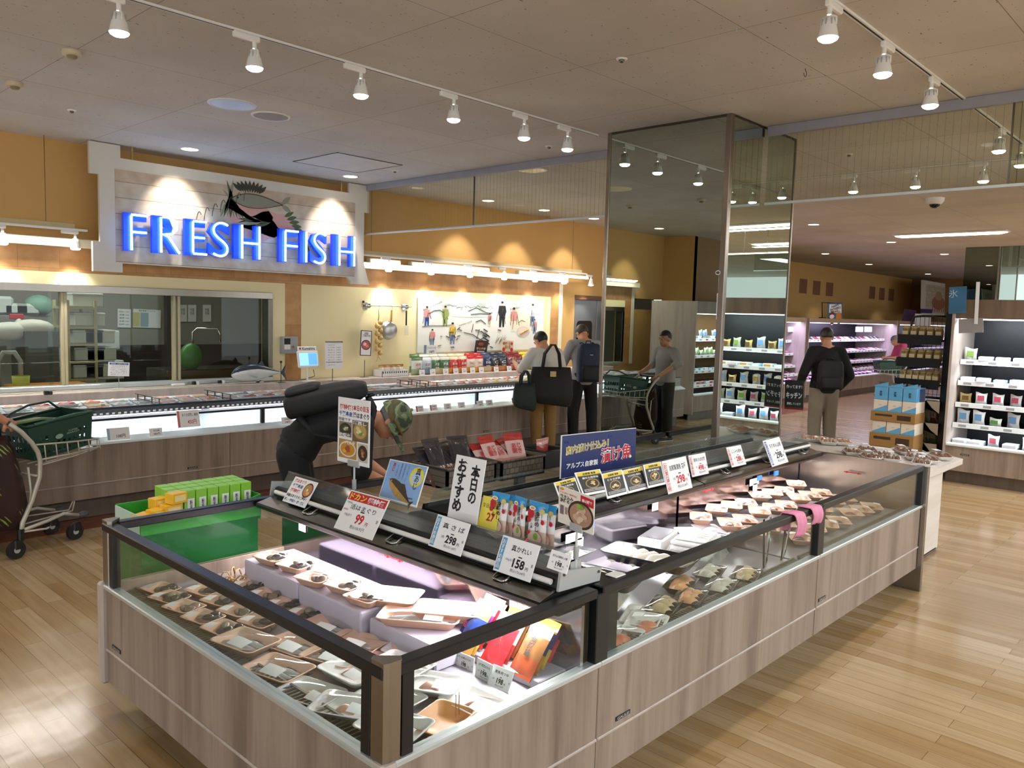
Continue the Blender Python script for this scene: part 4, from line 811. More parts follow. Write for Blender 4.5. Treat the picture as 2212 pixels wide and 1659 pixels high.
# fish trays: one lower row by the glass, three rows on the upper deck
kinds = []
for k, (m, c, n_) in enumerate(((WTR, SALM, 'white tray of orange fillet'), (WTR, PINKF, 'white tray of pink fillet'), (clr('#cfe0ea', .4), COD, 'blue tray of white fillet'), (WTR, mat('deep red tuna', '#a83440', .3, 0, .15, 30), 'white tray of red tuna'), (PINK, TAN, 'pink tray of tan fillet'), (WTR, mat('yellow roe', '#e3b64c', .35, 0, .2, 40), 'white tray of yellow roe'), (BTR, PINKF, 'black tray of pink fillet'), (WTR, mat('small grey fish', '#8d9398', .25, .3, .3, 60), 'white tray of grey fish'))):
    mb = tray_mb(.19, .14, .028, m); f = fillet_mb(.15, .10, .03, c, seed=k); mb.add([tuple(v) for v in f.v], f.f, c, True, Mx.Translation((0, 0, .012))); mb.box(.02, -.05, .0415, .075, -.015, .0425, LBL)
    kinds.append((mb.mesh('fish_tray'), n_))
def fish_tray(k, Mw, label, group):
    o = bpy.data.objects.new('fish_tray', kinds[k][0]); COL.objects.link(o); o.matrix_basis = Mw; return tag(o, label, 'fish tray', group)
seq = (1, 0, 1, 2, 1, 3, 2, 1, 7, 0, 3, 2, 4, 1)
for i in range(52):
    x = -.12+.215*i; k = seq[(i*3) % 14]
    if 8.3 < x < 9.2: k = 5
    fish_tray(k, TR(x, CY+.25+.02*math.sin(i), .588, .06*math.sin(3*i), .2), f'{kinds[k][1]} in the lower counter well, {nth(i)} from the cart', 'trays in the lower counter well')
for r_ in range(3):
    for i in range(52):
        x = -.12+.215*i+.04*r_; k = seq[(i*5+r_*3) % 14]
        if 7.7 < x < 9.0 and r_ < 2: k = 5 if r_ else 4
        if (i*7+r_) % 17 == 0: continue
        fish_tray(k, TR(x, CY+.63+.235*r_, .806+.005*r_, .07*math.sin(5*i+r_), .06), f'{kinds[k][1]} on the upper counter deck, {nth(i)} from the cart, {nth(r_)} row', f'trays on the upper counter deck')
# black wire dividers on the deck
for i, px in enumerate((320, 472, 890, 915)):
    x = onY(px, 870, CY+.8).x; mb = MB()
    for k in range(4): mb.box(x-.004, CY+.55+.16*k, .815, x+.004, CY+.56+.16*k, .90, BLACK)
    for z in (.82, .855, .895): mb.box(x-.003, CY+.52, z, x+.003, CY+1.1, z+.006, BLACK)
    tag(mb.obj('wire_divider'), f'black wire divider between trays on the upper counter deck, {nth(i)} from the cart', 'divider')
# price cards on the counter sill
def sill_card(px, py, w_, h, label, lines=(), strip=None, z0=.645):
    p = onY(px, py, CY+.02); M = Mx.Translation((p.x-w_/2, CY+.0, z0)) @ Mx.Rotation(PI/2-.25, 4, 'X')
    o = card('price_card', label, 'price card', M, w_, h, group=None)
    if strip: patch(o, 'colour_strip', .004, .004, .022, h-.004, strip)
    for s_, x, y, ww, hh, c in lines: text(o, s_, x*w_, y*h, ww*w_ if ww else None, hh*h, c)
    return o
P3 = 'small price cards on the fish counter sill'
sill_card(255, 945, .18, .10, 'white price card with a pale blue strip near the shopping cart', (('108円', .6, .3, .4, .3, INK),), clr('#9cc4dc'))
o = sill_card(407, 925, .20, .15, 'white price card with red strip and red price near the cart basket', (('まぐろ切落し 徳用', .58, .72, .7, .18, INK), ('450円', .65, .3, .4, .28, RED)), clr('#d0655c'), .70)
for i, px in enumerate((335, 618, 660, 905, 935, 965, 995, 1035, 1055, 1110, 1225)):
    red = px in (905, 935, 1110)
    sill_card(px, 890, .11, .07, f'small white price card on the fish counter sill, {nth(i)} after the two big cards', (('298円' if i % 2 else '380円', .55, .3, .5, .3, RED if red else INK), ('お刺身' if i % 3 else '切身', .55, .7, .5, .22, INK)), clr('#c8433f') if red else None)
# ---------------- things on the worktop
def stand(label, px, py, zt, kind='display_stand', y=8.45, col=BLACK):
    p = onZ(px, py, .90); y = min(p.y, 8.5); x = p.x*y/p.y; t = thing(kind, label, 'sign stand', (x, y, .90))
    MB().box(-.05, -.035, 0, .05, .035, .004, col, .002).obj('base', t); MB().cyl((0, 0, .004), (0, 0, zt-.9), .004, col, n=8).obj('rod', t); return t
def vertical_card(name, label, cat, px, yy, m=PAPER, **k):
    M, w_, h = quad_frame(px, 1, yy); return card(name, label, cat, M, w_, h, m, **k), w_, h
# instruction card by the kitchen window
st = stand('small grey clip stand holding the notice before the kitchen window', 257, 836, 1.02, col=GREYP)
yy = st.location.y-.012
o, w_, h = vertical_card('notice_card', 'white notice card with a blue heading before the kitchen window', 'notice', [(234, 782), (280, 783), (279, 813), (233, 812)], yy)
patch(o, 'heading_band', w_*.06, h*.82, w_*.94, h*.95, BLUE); text(o, 'お刺身・切身のご注文', w_/2, h*.885, w_*.75, h*.08, PAPER, z=.003)
for k in range(6): text(o, ('ご注文は係員まで', 'お申し付けください', 'お造り・三枚おろし', 'うろこ取り・内臓取り', '承っております', '鮮魚コーナー')[k], w_/2, h*(.73-.12*k), w_*(.8-.05*(k % 2)), h*.055, INK, 0)
# blue-fin tuna model
ft = thing('tuna_model', 'life-size tuna model with dark back lying at the end of the kitchen window', 'fish model', (onZ(551, 826, .90).x, 8.36, .90))
prof = [(0, .012), (.05, .055), (.14, .085), (.3, .105), (.45, .10), (.62, .07), (.78, .035), (.9, .012), (.93, .01)]
Lf = .66
def tuna(v, a): x, r = lerp_prof(prof, v, 0), lerp_prof(prof, v, 1); return ((x-.5)*Lf, r*.6*math.cos(a), .105+r*math.sin(a)+.02*math.sin(PI*x))
DKB = mat('tuna back', '#2e3b45', .25, .1, .1)
ft0 = MB().grid(lambda u, v: tuna(v, PI*.12+PI*.76*u), 8, 22, DKB).grid(lambda u, v: tuna(v, PI*.88+PI*1.24*u), 12, 22, mat('tuna belly', '#cfd0cc', .25, .1, .06)); ft0.obj('body', ft)
for nm, pl in (('tail_fin', [(.43, .105), (.52, .20), (.50, .11), (.545, .02), (.44, .095)]), ('dorsal_fin', [(-.02, .2), (.06, .255), (.12, .185)]), ('pelvic_fin', [(-.06, .01), (.0, -.0), (.05, .03)])): MB().prism([(a*Lf if nm != 'tail_fin' else a*Lf, b) for a, b in pl], -.004, .004, DKB, ax=1).obj(nm, ft)
MB().sph((-.40*Lf, -.028, .135), .012, mat('fish eye', '#d8d4c0', .1), 8, 5).sph((-.40*Lf, -.036, .135), .007, INK, 6, 4).obj('eye', ft)
MB().prism([(-.16, .10), (-.05, .08), (-.06, .06)], -.075, -.068, mat('pectoral fin', '#9fa5a5', .3), ax=1).obj('pectoral_fin', ft)
# empty stand, tablet, sheet, photo card
st = stand('thin black card stand without a card beside the tuna model', 607, 826, 1.13); MB().box(-.012, -.006, .225, .012, .006, .25, BLACK, .002).obj('clip', st)
p = onZ(664, 823, .90); tb = thing('order_tablet', 'white order tablet with blue screen on a slim stand', 'tablet', (p.x*8.3/p.y, 8.3, .90))
MB().box(-.09, -.05, 0, .09, .05, .006, WHITE, .002).obj('base', tb); MB().cyl((0, 0, .006), (0, .01, .16), .012, WHITE).obj('post', tb)
T = Mx.Translation((0, -.01, .26)) @ Mx.Rotation(PI/2-.2, 4, 'X')
MB().box(-.145, -.10, -.012, .145, .10, .012, WHITE, .012, T=T).obj('frame', tb); MB().box(-.12, -.075, .0115, .12, .075, .013, lamp_mat('tablet screen', '#8cc4ec', .9), T=T).box(.0, -.07, .013, .115, .07, .0135, lamp_mat('tablet pane', '#5f9fd6', .8), T=T).obj('screen', tb)
hd = MB().box(-.13, .10, -.008, .13, .155, .004, WHITE, .006, T=T).obj('header', tb); text(hd, 'Kumahira', .02, .128, .17, .034, INK, .02, .0045, T=T); MB().disc(-.095, .128, .0046, .014, RED, T=T).obj('logo_dot', hd)
cb = MB().tube([(p.x*8.3/p.y+.1, 8.33, 1.03), (p.x*8.3/p.y+.14, 8.36, .95), (p.x*8.3/p.y+.02, 8.42, .905), (p.x*8.3/p.y-.25, 8.44, .904), (p.x*8.3/p.y-.5, 8.42, .904)], .004, BLACK, 6).obj('power_cable'); tag(cb, 'black power cable from the order tablet along the worktop', 'cable')
st = stand('black stand holding the printed price sheet', 718, 823, 1.10)
o, w_, h = vertical_card('price_sheet', 'white printed price sheet in a black clip on the worktop', 'price sheet', [(702, 737), (740, 737), (741, 796), (703, 797)], st.location.y-.012)
patch(o, 'clip_bar', 0, h*.95, w_, h, STEELD, .004)
for k in range(9): text(o, ('本日のおすすめ', 'まぐろ中落ち', '真あじ', 'するめいか', '生さけ', 'いわし', '真だい', 'かつお', 'ほたて')[k], w_*.35, h*(.86-.09*k), w_*.4, h*.035, INK, 0)
for k in range(7): text(o, ('598円', '298円', '198円', '398円', '128円', '498円', '580円')[k], w_*.75, h*(.77-.09*k), w_*.25, h*.035, INK, 0)
patch(o, 'rule_line', w_*.03, h*.235, w_*.97, h*.25, INK)
st = stand('black stand holding the framed bowl picture', 787, 815, 1.12)
o, w_, h = vertical_card('picture_card', 'black-framed card with a round red bowl picture on a stand', 'picture card', [(780, 714), (803, 714), (801, 769), (777, 768)], st.location.y-.012, BLACK)
patch(o, 'card_face', w_*.07, h*.03, w_*.93, h*.97, PAPER); text(o, 'お刺身\nご予約承り中', w_/2, h*.84, w_*.7, h*.2, INK, z=.003)
MB().disc(w_/2, h*.43, .003, w_*.42, INK, 24, ry=h*.2).disc(w_/2, h*.43, .0034, w_*.36, mat('print sashimi', '#b8535a'), 24, ry=h*.17).disc(w_*.4, h*.46, .0038, w_*.15, mat('print pale', '#e6cfc4'), 14, ry=h*.07).disc(w_*.62, h*.39, .0038, w_*.13, mat('print salmon', '#d98d6a'), 14, ry=h*.06).obj('bowl_picture', o)
# clutter by the window
for px, py, l in ((104, 853, 'small black plug adapter lying on the worktop before the cart'), (404, 828, 'black pair of clips on the worktop under the kitchen window'), (478, 829, 'black and white adapter block on the worktop near the tuna model')):
    p = onZ(px, py, .90); t = thing('adapter', l, 'adapter', (p.x, min(p.y, 8.48), .90)); MB().box(-.035, -.02, 0, .0, .02, .04, BLACK, .005).obj('plug', t); MB().box(.002, -.018, 0, .035, .018, .035, BLACK if px == 104 else WHITE, .005).obj('block', t)
p = onZ(370, 831, .90); tag(MB().box(-.07, -.02, 0, .07, .02, .025, WHITE, .006).obj('power_strip'), 'white power strip lying under the kitchen window', 'power strip').matrix_basis = TR(p.x, 8.45, .90, .05)
tag(MB().tube([(1.6+.25*k, 8.43+.03*math.sin(1.7*k), .904) for k in range(12)], .004, mat('white cable', '#cfcabb', .5), 6).obj('white_cable'), 'white cable trailing along the worktop under the kitchen window', 'cable')
# ---------------- wall things
t = thing('electric_box', 'grey electric box with a warning label on the orange wall strip', 'electric box', (0, 0, 0)); a, b = onY(606, 727, 8.55), onY(639, 763, 8.55)
t.matrix_basis = Mx.Translation(((a.x+b.x)/2, 8.56, b.z)); MB().box(a.x, 8.50, b.z, b.x, 8.574, a.z, GREYP, .005).obj('cover', t, True)
MB().box(a.x+.02, 8.497, a.z-.09, a.x+.10, 8.4995, a.z-.02, INK).obj('black_label', t, True); MB().box(a.x+.02, 8.497, b.z+.05, a.x+.10, 8.4995, a.z-.095, PAPER).obj('white_label', t, True); MB().cyl((b.x-.07, 8.49, (a.z+b.z)/2-.02), (b.x-.07, 8.50, (a.z+b.z)/2-.02), .012, CHROME).obj('lock', t, True)
HX0, HX1, HZ = onY(793, 658, 8.50).x, onY(886, 662, 8.50).x, 1.815
t = thing('utensil_rail', 'steel utensil rail on the cream wall panel', 'utensil rail', ((HX0+HX1)/2, 8.5, HZ))
MB().cyl((HX0-.02, 8.50, HZ), (HX1+.02, 8.50, HZ), .007, CHROME).obj('bar', t, True)
for x in (HX0+.03, HX1-.06): MB().cyl((x, 8.57, HZ), (x, 8.505, HZ), .014, CHROME).cyl((x, 8.572, HZ), (x, 8.562, HZ), .042, CHROME, n=20).sph((x, 8.50, HZ), (.035, .012, .035), CHROME).obj('bracket', t, True)
def hook(x): return MB().tube([(x, 8.50, HZ+.012), (x, 8.49, HZ+.008), (x, 8.488, HZ-.02), (x, 8.50, HZ-.045), (x, 8.495, HZ-.05)], .003, CHROME, 6)
gx = onY(818, 668, 8.5).x; t = thing('garlic_braid', 'hanging braid of garlic bulbs on the utensil rail', 'garlic braid', (gx, 8.5, HZ-.05)); hook(gx).obj('hook', t, True)
MB().tube([(0, 0, 0), (.005, .0, -.08), (-.005, 0, -.14)], .007, mat('straw twine', '#b79a5f', .7), 6).obj('twine', t)
GAR = mat('garlic skin', '#c9a868', .6, 0, .2, 40)
for k in range(9): MB().lathe([(.001, -.034), (.02, -.032), (.034, -.012), (.03, .012), (.012, .03), (.005, .045)], GAR, 10, T=Mx.Translation((.028*(-1)**k, -.01, -.16-.05*k)) @ Mx.Rotation(.5*(-1)**k, 4, 'Y')).obj('garlic_bulb', t)
MB().tube([(0, 0, -.58), (.01, 0, -.62), (.05, 0, -.66)], .004, GAR, 5).tube([(0, 0, -.58), (-.01, 0, -.64), (-.03, 0, -.68)], .004, GAR, 5).obj('root_tuft', t)
fx_ = onY(846, 670, 8.5).x; t = thing('frying_pan', 'small aluminium pan with wooden handle hanging from the utensil rail', 'pan', (fx_, 8.5, HZ-.05)); hook(fx_).obj('hook', t, True)
MB().cyl((0, 0, 0), (0, .01, -.15), .012, mat('ochre wood handle', '#b98b3c', .5, 0, .15), r1=.015).obj('handle', t)
MB().lathe([(.001, 0), (.095, .0), (.105, .008), (.125, .06), (.127, .062), (.12, .062)], mat('aluminium pan', '#b9bcbc', .3, .9, .05), 28, T=Mx.Translation((0, -.0, -.265)) @ Mx.Rotation(-PI/2, 4, 'X')).obj('pan_body', t)
sx_ = onY(878, 670, 8.5).x; t = thing('spatula', 'black-handled spatula with white blade hanging from the utensil rail', 'spatula', (sx_, 8.5, HZ-.05)); hook(sx_).obj('hook', t, True)
MB().box(-.013, -.006, -.20, .013, .006, 0, BLACK, .005).obj('handle', t); MB().box(-.04, -.004, -.33, .04, .004, -.20, mat('cream blade', '#e6dfc4', .4), .012).obj('blade', t)
p = onY(785, 652, 8.56); tag(MB().box(p.x-.01, 8.545, p.z-.015, p.x+.01, 8.57, p.z+.015, BLACK, .003).obj('wall_hook'), 'tiny black hook on the cream wall left bare beside the utensil rail', 'hook')
# mural board
o, w_, h = vertical_card('mural_board', 'white wall board with ink and watercolour seaside sketches', 'mural', [(902, 641), (1176, 650), (1172, 754), (901, 762)], 8.56, mat('mural board', '#e9ebe4', .45, 0, .015), th=.008)
ink, z = MB(), .0105
def stroke(pts, r=.004, m=INK): ink.tube([(x*w_, y*h, z) for x, y in pts], r, m, 4)
rm = random.Random(5)
def figure(x, y, s, top, low):
    ink.disc(x*w_, (y+.26*s)*h, z, .022*s*1.6, mat('print skin', '#d9b49a')); ink.disc(x*w_, (y+.285*s)*h, z+.0005, .018*s*1.6, INK, ry=.012*s*1.6)
    ink.add([((x+dx*.028*s)*w_, (y+dy*s)*h, z) for dx, dy in ((-1, .22), (1, .22), (1.3, .1), (.9, .02), (-.9, .02), (-1.2, .1))], [tuple(range(6))], top)
    ink.add([((x+dx*.028*s)*w_, (y+dy*s)*h, z) for dx, dy in ((-.8, .02), (.8, .02), (.7, -.2), (.2, -.2), (0, -.02), (-.2, -.2), (-.8, -.2))], [tuple(range(7))], low)
    for k in range(5): a = rm.uniform(-.03, .03); stroke([(x+a*s, y+.2*s*rm.random()), (x+a*s+.02*s*rm.uniform(-1, 1), y-.15*s*rm.random())], .003)
w1, w2, w3, w4 = mat('wash pink', '#d08d88'), mat('wash green', '#9aa85a'), mat('wash yellow', '#dcc053'), mat('wash blue', '#6d86a8'); gw = mat('wash sea', '#cfdcd6'); sand = mat('wash sand', '#e6dfc2')
ink.add([((.28+.3*math.cos(a)*.9+.1)*w_, (.78+.14*math.sin(a))*h, z-.001) for a in [2*PI*k/24 for k in range(24)]], [tuple(range(24))], gw)
ink.add([((.8+.12*math.cos(a))*w_, (.62+.2*math.sin(a))*h, z-.001) for a in [2*PI*k/20 for k in range(20)]], [tuple(range(20))], sand)
for q in ((.06, .62, .7, w1, BLUE), (.19, .62, .75, w2, w2), (.10, .24, .6, w1, w4), (.245, .30, .8, w3, w4), (.53, .58, .5, w1, sand), (.63, .66, 1., INK, INK), (.73, .56, .95, w1, sand), (.895, .66, .9, mat('wash pale', '#dfe2df'), w4), (.915, .44, .6, w1, w4)): figure(*q)
stroke([(.07, .70), (.11, .76), (.15, .77), (.18, .72)]); stroke([(.03, .47), (.1, .49), (.17, .485), (.23, .5)], .003)
for k in range(10): stroke([(.2+.035*k, .86-.012*(k % 4)*2), (.22+.035*k, .875-.02*(k % 3)), (.24+.035*k, .86-.012*(k % 5))], .003, mat('print grey', '#8b8b7c'))
stroke([(.36, .76), (.42, .83), (.46, .79), (.5, .74), (.54, .73)], .004); stroke([(.38, .70), (.46, .72), (.53, .71), (.55, .75)], .004)
for a in range(22): x, y = rm.uniform(.14, .62), rm.uniform(.08, .42); d = rm.uniform(.01, .035); stroke([(x, y), (x+d, y+rm.uniform(-.05, .05))], rm.uniform(.003, .007))
for a in range(14): x, y = .46+.05*rm.random(), .15+.3*rm.random(); stroke([(x, y), (x+.03, y-.05)], .007)
stroke([(.42, .56), (.46, .60), (.5, .52)], .005); stroke([(.40, .52), (.39, .36)], .004); stroke([(.45, .42), (.43, .24)], .005); stroke([(.33, .36), (.40, .32), (.46, .22)], .004)
ink.disc(.815*w_, .36*h, z-.0004, .058*w_, mat('print plate', '#c8ccc4'), 24, ry=.11*h).disc(.815*w_, .36*h, z, .05*w_, mat('print pale', '#e6e4da'), 24, ry=.09*h)
for k in range(5): stroke([(.785+.012*k, .32+.012*k), (.82+.01*k, .37+.012*k)], .01, (w3, mat('wash brown', '#b98a4a'))[k % 2])
stroke([(.77, .55), (.8, .6), (.83, .57)], .003)
for k in range(8): stroke([(.58+.01*k, .14+.03*(k % 3)), (.6+.01*k, .3-.03*(k % 2))], .003, mat('print grey', '#8b8b7c'))
ink.obj('sketch_drawing', o); text(o, 'Fountain of life', .78, .82, .0, .0) if 0 else None
text(o, 'Fountain of life', .775*w_, .86*h, .16*w_, .05*h, INK, -.004, z+.001, rot=.18); text(o, 'Rich and Lively', .1*w_, .84*h, .14*w_, .05*h, INK, -.004, z+.001, rot=.35); text(o, 'market catch', .34*w_, .53*h, .1*w_, .03*h, INK, -.004, z+.001, rot=.25)
# ---------------- packets on the worktop
bx = thing('packet_box', 'shallow white card box of crisp packets at the near end of the packet shelf', 'box', (6.62, 8.42, .90))
MB().box(-.22, -.10, 0, .22, -.094, .075, PAPER).box(-.22, .094, 0, .22, .10, .09, PAPER).box(-.22, -.1, 0, -.214, .1, .085, PAPER).box(.214, -.1, 0, .22, .1, .085, PAPER).box(-.22, -.1, 0, .22, .1, .004, PAPER).obj('card_tray', bx)
s = MB()
for k in range(12): s.box(-.21+.035*k, -.1015, .045, -.195+.035*k, -.1005, .072, INK)
s.obj('printed_band', bx)
sm = [bag('snack_packet', 'x', 'snack packet', .10, .13, .03, c, 'packets in the white box', None, 50+i) for i, c in enumerate((('#d8d3c4', '#a8793c', '#c9bda8'), ('#e6e1d2', '#7a4a2c', '#c03a2c')))]
for k in range(8): put(sm[k % 2], [(6.45+.048*k, 8.40+.03*(k % 2))], .91, lambda _: f'small pale packet in the white card box, {nth(k)} from the tablet end', lambda _: .1*math.sin(k))
done(*sm)
SN = [('white and green', ('#dfe3d8', '#5d7a4c', '#9db08a'), 'のり'), ('pale blue', ('#b9cbd8', '#e6e6e0', '#7f98ac'), 'えび'), ('green and white', ('#3f6a44', '#dcdccb', '#cfc79a'), '海苔'), ('bright red', ('#c22a2a', '#e8d9b0', '#d98a3c'), '鍋つゆ'), ('red and white', ('#e9dfd2', '#c02a2c', '#d9a23c'), 'ちゃんこ'), ('navy', ('#1f2f4c', '#39466a', '#c9b48a'), '寄せ鍋'), ('black and white ring', ('#15181f', '#2c3442', '#b9793c'), 'C'), ('dark red', ('#6b1a1c', '#7d2422', '#a33a2a'), 'すき焼'), ('yellow', ('#e3b42c', '#e9c94a', '#7a8a3a'), 'カレー'), ('red and cream', ('#d9c9b0', '#b8322c', '#c8763a'), 'チゲ')]
protos = [bag('soup_pouch', 'x', 'soup pouch', .20, .235, .06, c, 'soup pouches on the packet shelf', [(s_, 0, .60, .42, .17, PAPER if i in (2, 3, 5, 6, 7) else RED), (s_+'の素', 0, .40, .34, .07, PAPER if i in (2, 3, 5, 6, 7) else INK)], 60+i) for i, (n_, c, s_) in enumerate(SN)]
order = [0, 1, 2, 2, 3, 3, 4, 4, 5, 6, 6, 7, 7, 8, 8, 9, 9]
for i, k in enumerate(order):
    x = 7.02+.165*i
    for r_ in (0, 1):
        if r_ == 0 and i < 4: put(protos[k], [(x, 8.37)], .90, lambda _: f'{SN[k][0]} pouch, {nth(i)} in the front row of the packet shelf', lambda _: .12*math.sin(4*i)); continue
        put(protos[k], [(x+.02*r_, 8.36+.085*r_)], .90+.035*r_, lambda _: f'{SN[k][0]} soup pouch, {nth(i)} along the {("front", "raised back")[r_]} row of the packet shelf', lambda _: .1*math.sin(3*i+r_))
done(*protos)
tag(MB().box(6.98, 8.405, .90, 9.8, 8.5, .934, PAPER, .002).obj('shelf_step'), 'low white step lifting the back row of soup pouches', 'step')
for i, px in enumerate((912, 935, 963, 985, 1003, 1021, 1040, 1072, 1100, 1135)):
    p = onY(px, 805, 8.315); M = Mx.Translation((p.x-.05, 8.31, .90)) @ Mx.Rotation(PI/2-.15, 4, 'X')
    o = card('price_card', f'small white price card before the soup pouches, {nth(i)} from the white box', 'price card', M, .095, .075); text(o, ('198', '228', '298')[i % 3]+'円', .05, .028, .05, .02, INK); text(o, '鍋つゆ', .045, .055, .05, .012, INK, 0)
t = stand('clear stand holding the Japanese price card behind the pouches', 935, 800, 1.06, col=GREYP)
o, w_, h = vertical_card('price_card', 'white price card with grey-blue strip before the mural board', 'price card', [(916, 745), (943, 746), (942, 766), (915, 766)], 8.47); patch(o, 'colour_strip', 0, 0, w_*.2, h, clr('#6c88a8')); text(o, 'こんぶシリーズ', w_*.6, h*.72, w_*.7, h*.2, INK); text(o, '108円', w_*.62, h*.3, w_*.4, h*.3, INK)
o, w_, h = vertical_card('poster_card', 'dark brown poster card above the navy pouches', 'poster card', [(1028, 735), (1055, 736), (1051, 763), (1024, 762)], 8.47, mat('dark brown print', '#3a1a14')); text(o, '芋の海鮮', w_*.5, h*.35, w_*.75, h*.2, clr('#e0c9a0')); MB().disc(w_*.45, h*.72, .003, w_*.22, clr('#8a4a24'), 14, ry=h*.14).obj('food_picture', o); patch(o, 'white_band', w_*.2, h*.08, w_*.8, h*.17, PAPER)
o, w_, h = vertical_card('poster_card', 'cream poster card with red food pictures above the yellow pouches', 'poster card', [(1085, 735), (1109, 736), (1108, 762), (1084, 761)], 8.47, mat('cream print', '#d9c2a0')); text(o, '辛うま\n鍋の素', w_*.5, h*.6, w_*.5, h*.6, mat('brown print ink', '#6b2a1c'))
MB().disc(w_*.15, h*.25, .003, w_*.13, RED, 12).disc(w_*.85, h*.25, .003, w_*.13, RED, 12).disc(w_*.15, h*.75, .003, w_*.1, clr('#8a4a24'), 12).disc(w_*.85, h*.75, .003, w_*.1, RED, 12).obj('food_picture', o)
for px in (1039, 1097): x = onY(px, 770, 8.49).x; o = thing('display_stand', f'thin black rod stand behind the {"dark brown" if px < 1090 else "cream"} poster card', 'sign stand', (x, 8.485, .9)); MB().box(-.03, -.02, 0, .03, .02, .004, BLACK).obj('base', o); MB().cyl((0, 0, .004), (0, 0, .30), .004, BLACK, n=8).obj('rod', o)
# ---------------- kitchen seen through the window
rk = thing('kitchen_rack', 'cream wire rack with six shelves standing in the kitchen', 'rack', (0, 0, 0)); KY = 9.9
ka, kb = onY(148, 750, KY).x, onY(207, 750, KY).x; rk.matrix_basis = Mx.Translation(((ka+kb)/2, KY+.2, 0)); CRM = mat('cream coated wire', '#b7ad86', .5)
for x in (ka, kb):
    for y in (KY, KY+.45): MB().box(x-.014, y-.014, 0, x+.014, y+.014, 1.78, CRM).obj('upright', rk, True)
for z in (.55, .86, 1.06, 1.26, 1.46, 1.68): MB().box(ka-.02, KY-.01, z, kb+.02, KY+.46, z+.025, CRM).obj('shelf', rk, True)
FOAM = mat('white foam box', '#c9cdc9', .5, 0, .04)
n_ = 0
for z, xs in ((1.71, (.05,)), (1.487, (.12,)), (1.287, (.05, .5)), (1.087, (.1, .55)), (.887, (.05, .5))):
    for fx in xs: x = ka+(kb-ka)*fx+.05; o = tag(MB().box(x, KY+.05, z, x+.33, KY+.38, z+.135, FOAM, .01).box(x-.005, KY+.045, z+.13, x+.335, KY+.385, z+.155, FOAM, .006).obj('foam_box'), f'white foam box on the cream kitchen rack, {nth(n_)} counting down', 'foam box', 'foam boxes on the kitchen rack'); n_ += 1
for i, (px, py) in enumerate(((195, 775), (205, 735), (215, 800))): q = onY(px, py, 10.6); o = tag(MB().box(q.x-.25, 10.6, q.z-.12, q.x+.3, 10.95, q.z+.12, FOAM, .012).obj('foam_box'), f'big white foam box stacked behind the cream kitchen rack, {nth(i)} by height', 'foam box')
tag(MB().box(onY(55, 780, 9.7).x, 9.7, 0, onY(128, 780, 9.7).x, 10.2, onY(60, 716, 9.7).z, mat('kitchen machine steel', '#57534c', .35, .7)).obj('kitchen_cabinet'), 'dark steel kitchen cabinet beside the cream rack', 'cabinet')
for i, (px, py, c) in enumerate(((30, 710, '#cfcfc6'), (78, 704, '#d3cec2'))): q = onY(px, py, 9.75); o = tag(MB().sph((q.x, q.y+.12, q.z-.03), (.22, .14, .10), clr(c)).obj('plastic_sack'), ('white plastic sack on the dark worktop in the kitchen', 'crumpled white sack on the dark kitchen cabinet')[i], 'sack')
sh = thing('kitchen_shelf', 'steel wall shelf with white tubs high in the kitchen', 'shelf', (1.5, 11.3, 1.9)); q0, q1 = onY(-20, 680, 10.9), onY(108, 682, 10.9); sh.matrix_basis = Mx.Translation((q0.x, 10.9, q0.z)); MB().box(q0.x, 10.9, q0.z-.02, q1.x, 11.3, q0.z, STEEL).obj('shelf_board', sh, True)
for i, px in enumerate((8, 42, 66)): q = onY(px, 668, 10.92); o = tag(MB().box(q.x-.16, 10.95, q0.z, q.x+.12, 11.2, q0.z+.22-.08*min(i, 1), FOAM, .03).obj('plastic_tub'), f'white plastic tub on the high kitchen shelf, {nth(i)} along it', 'tub')
q = onY(92, 668, 10.92); tag(MB().sph((q.x, 11.05, q0.z+.12), (.17, .12, .13), clr('#7fa695')).obj('green_bag'), 'pale green plastic bag on the high kitchen shelf', 'bag')
q = onY(40, 686, 10.4); t = thing('spray_bottle', 'red-headed spray bottle hanging in the kitchen', 'spray bottle', (q.x, 10.4, q.z-.05)); MB().lathe([(.05, -.12), (.05, 0), (.02, .04)], FOAM, 12).obj('bottle', t); MB().box(-.09, -.02, .03, .05, .02, .09, RED, .008).obj('trigger_head', t); sh2 = MB().box(q.x-.3, 10.3, q.z-.19, q.x+.4, 10.6, q.z-.17, STEEL).box(q.x-.3, 10.56, 0, q.x-.27, 10.6, q.z-.19, STEEL).box(q.x+.37, 10.56, 0, q.x+.4, 10.6, q.z-.19, STEEL).obj('kitchen_bench'); tag(sh2, 'narrow steel bench under the spray bottle in the kitchen', 'bench')
def poster(px, label, m, y=11.58): o, w_, h = vertical_card('notice_sheet', label, 'notice', px, y, m); return o, w_, h
o, w_, h = poster([(254, 667), (283, 668), (283, 708), (254, 707)], 'white notice with bold lines on the kitchen wall', PAPER)
for k in range(5): text(o, ('手洗い', '消毒', '清掃', '点検', '記録')[k], w_*.3, h*(.85-.17*k), w_*.4, h*.08, INK); text(o, 'の徹底', w_*.7, h*(.85-.17*k), w_*.3, h*.06, INK, 0)
o, w_, h = poster([(287, 667), (348, 670), (347, 709), (287, 707)], 'wide notice with yellow and blue columns on the kitchen wall', PAPER); patch(o, 'yellow_column', 0, h*.05, w_*.24, h*.82, clr('#d3c88a')); patch(o, 'blue_column', w_*.26, h*.05, w_*.55, h*.82, clr('#9db4c8')); text(o, '衛生管理マニュアル', w_/2, h*.92, w_*.6, h*.09, INK)
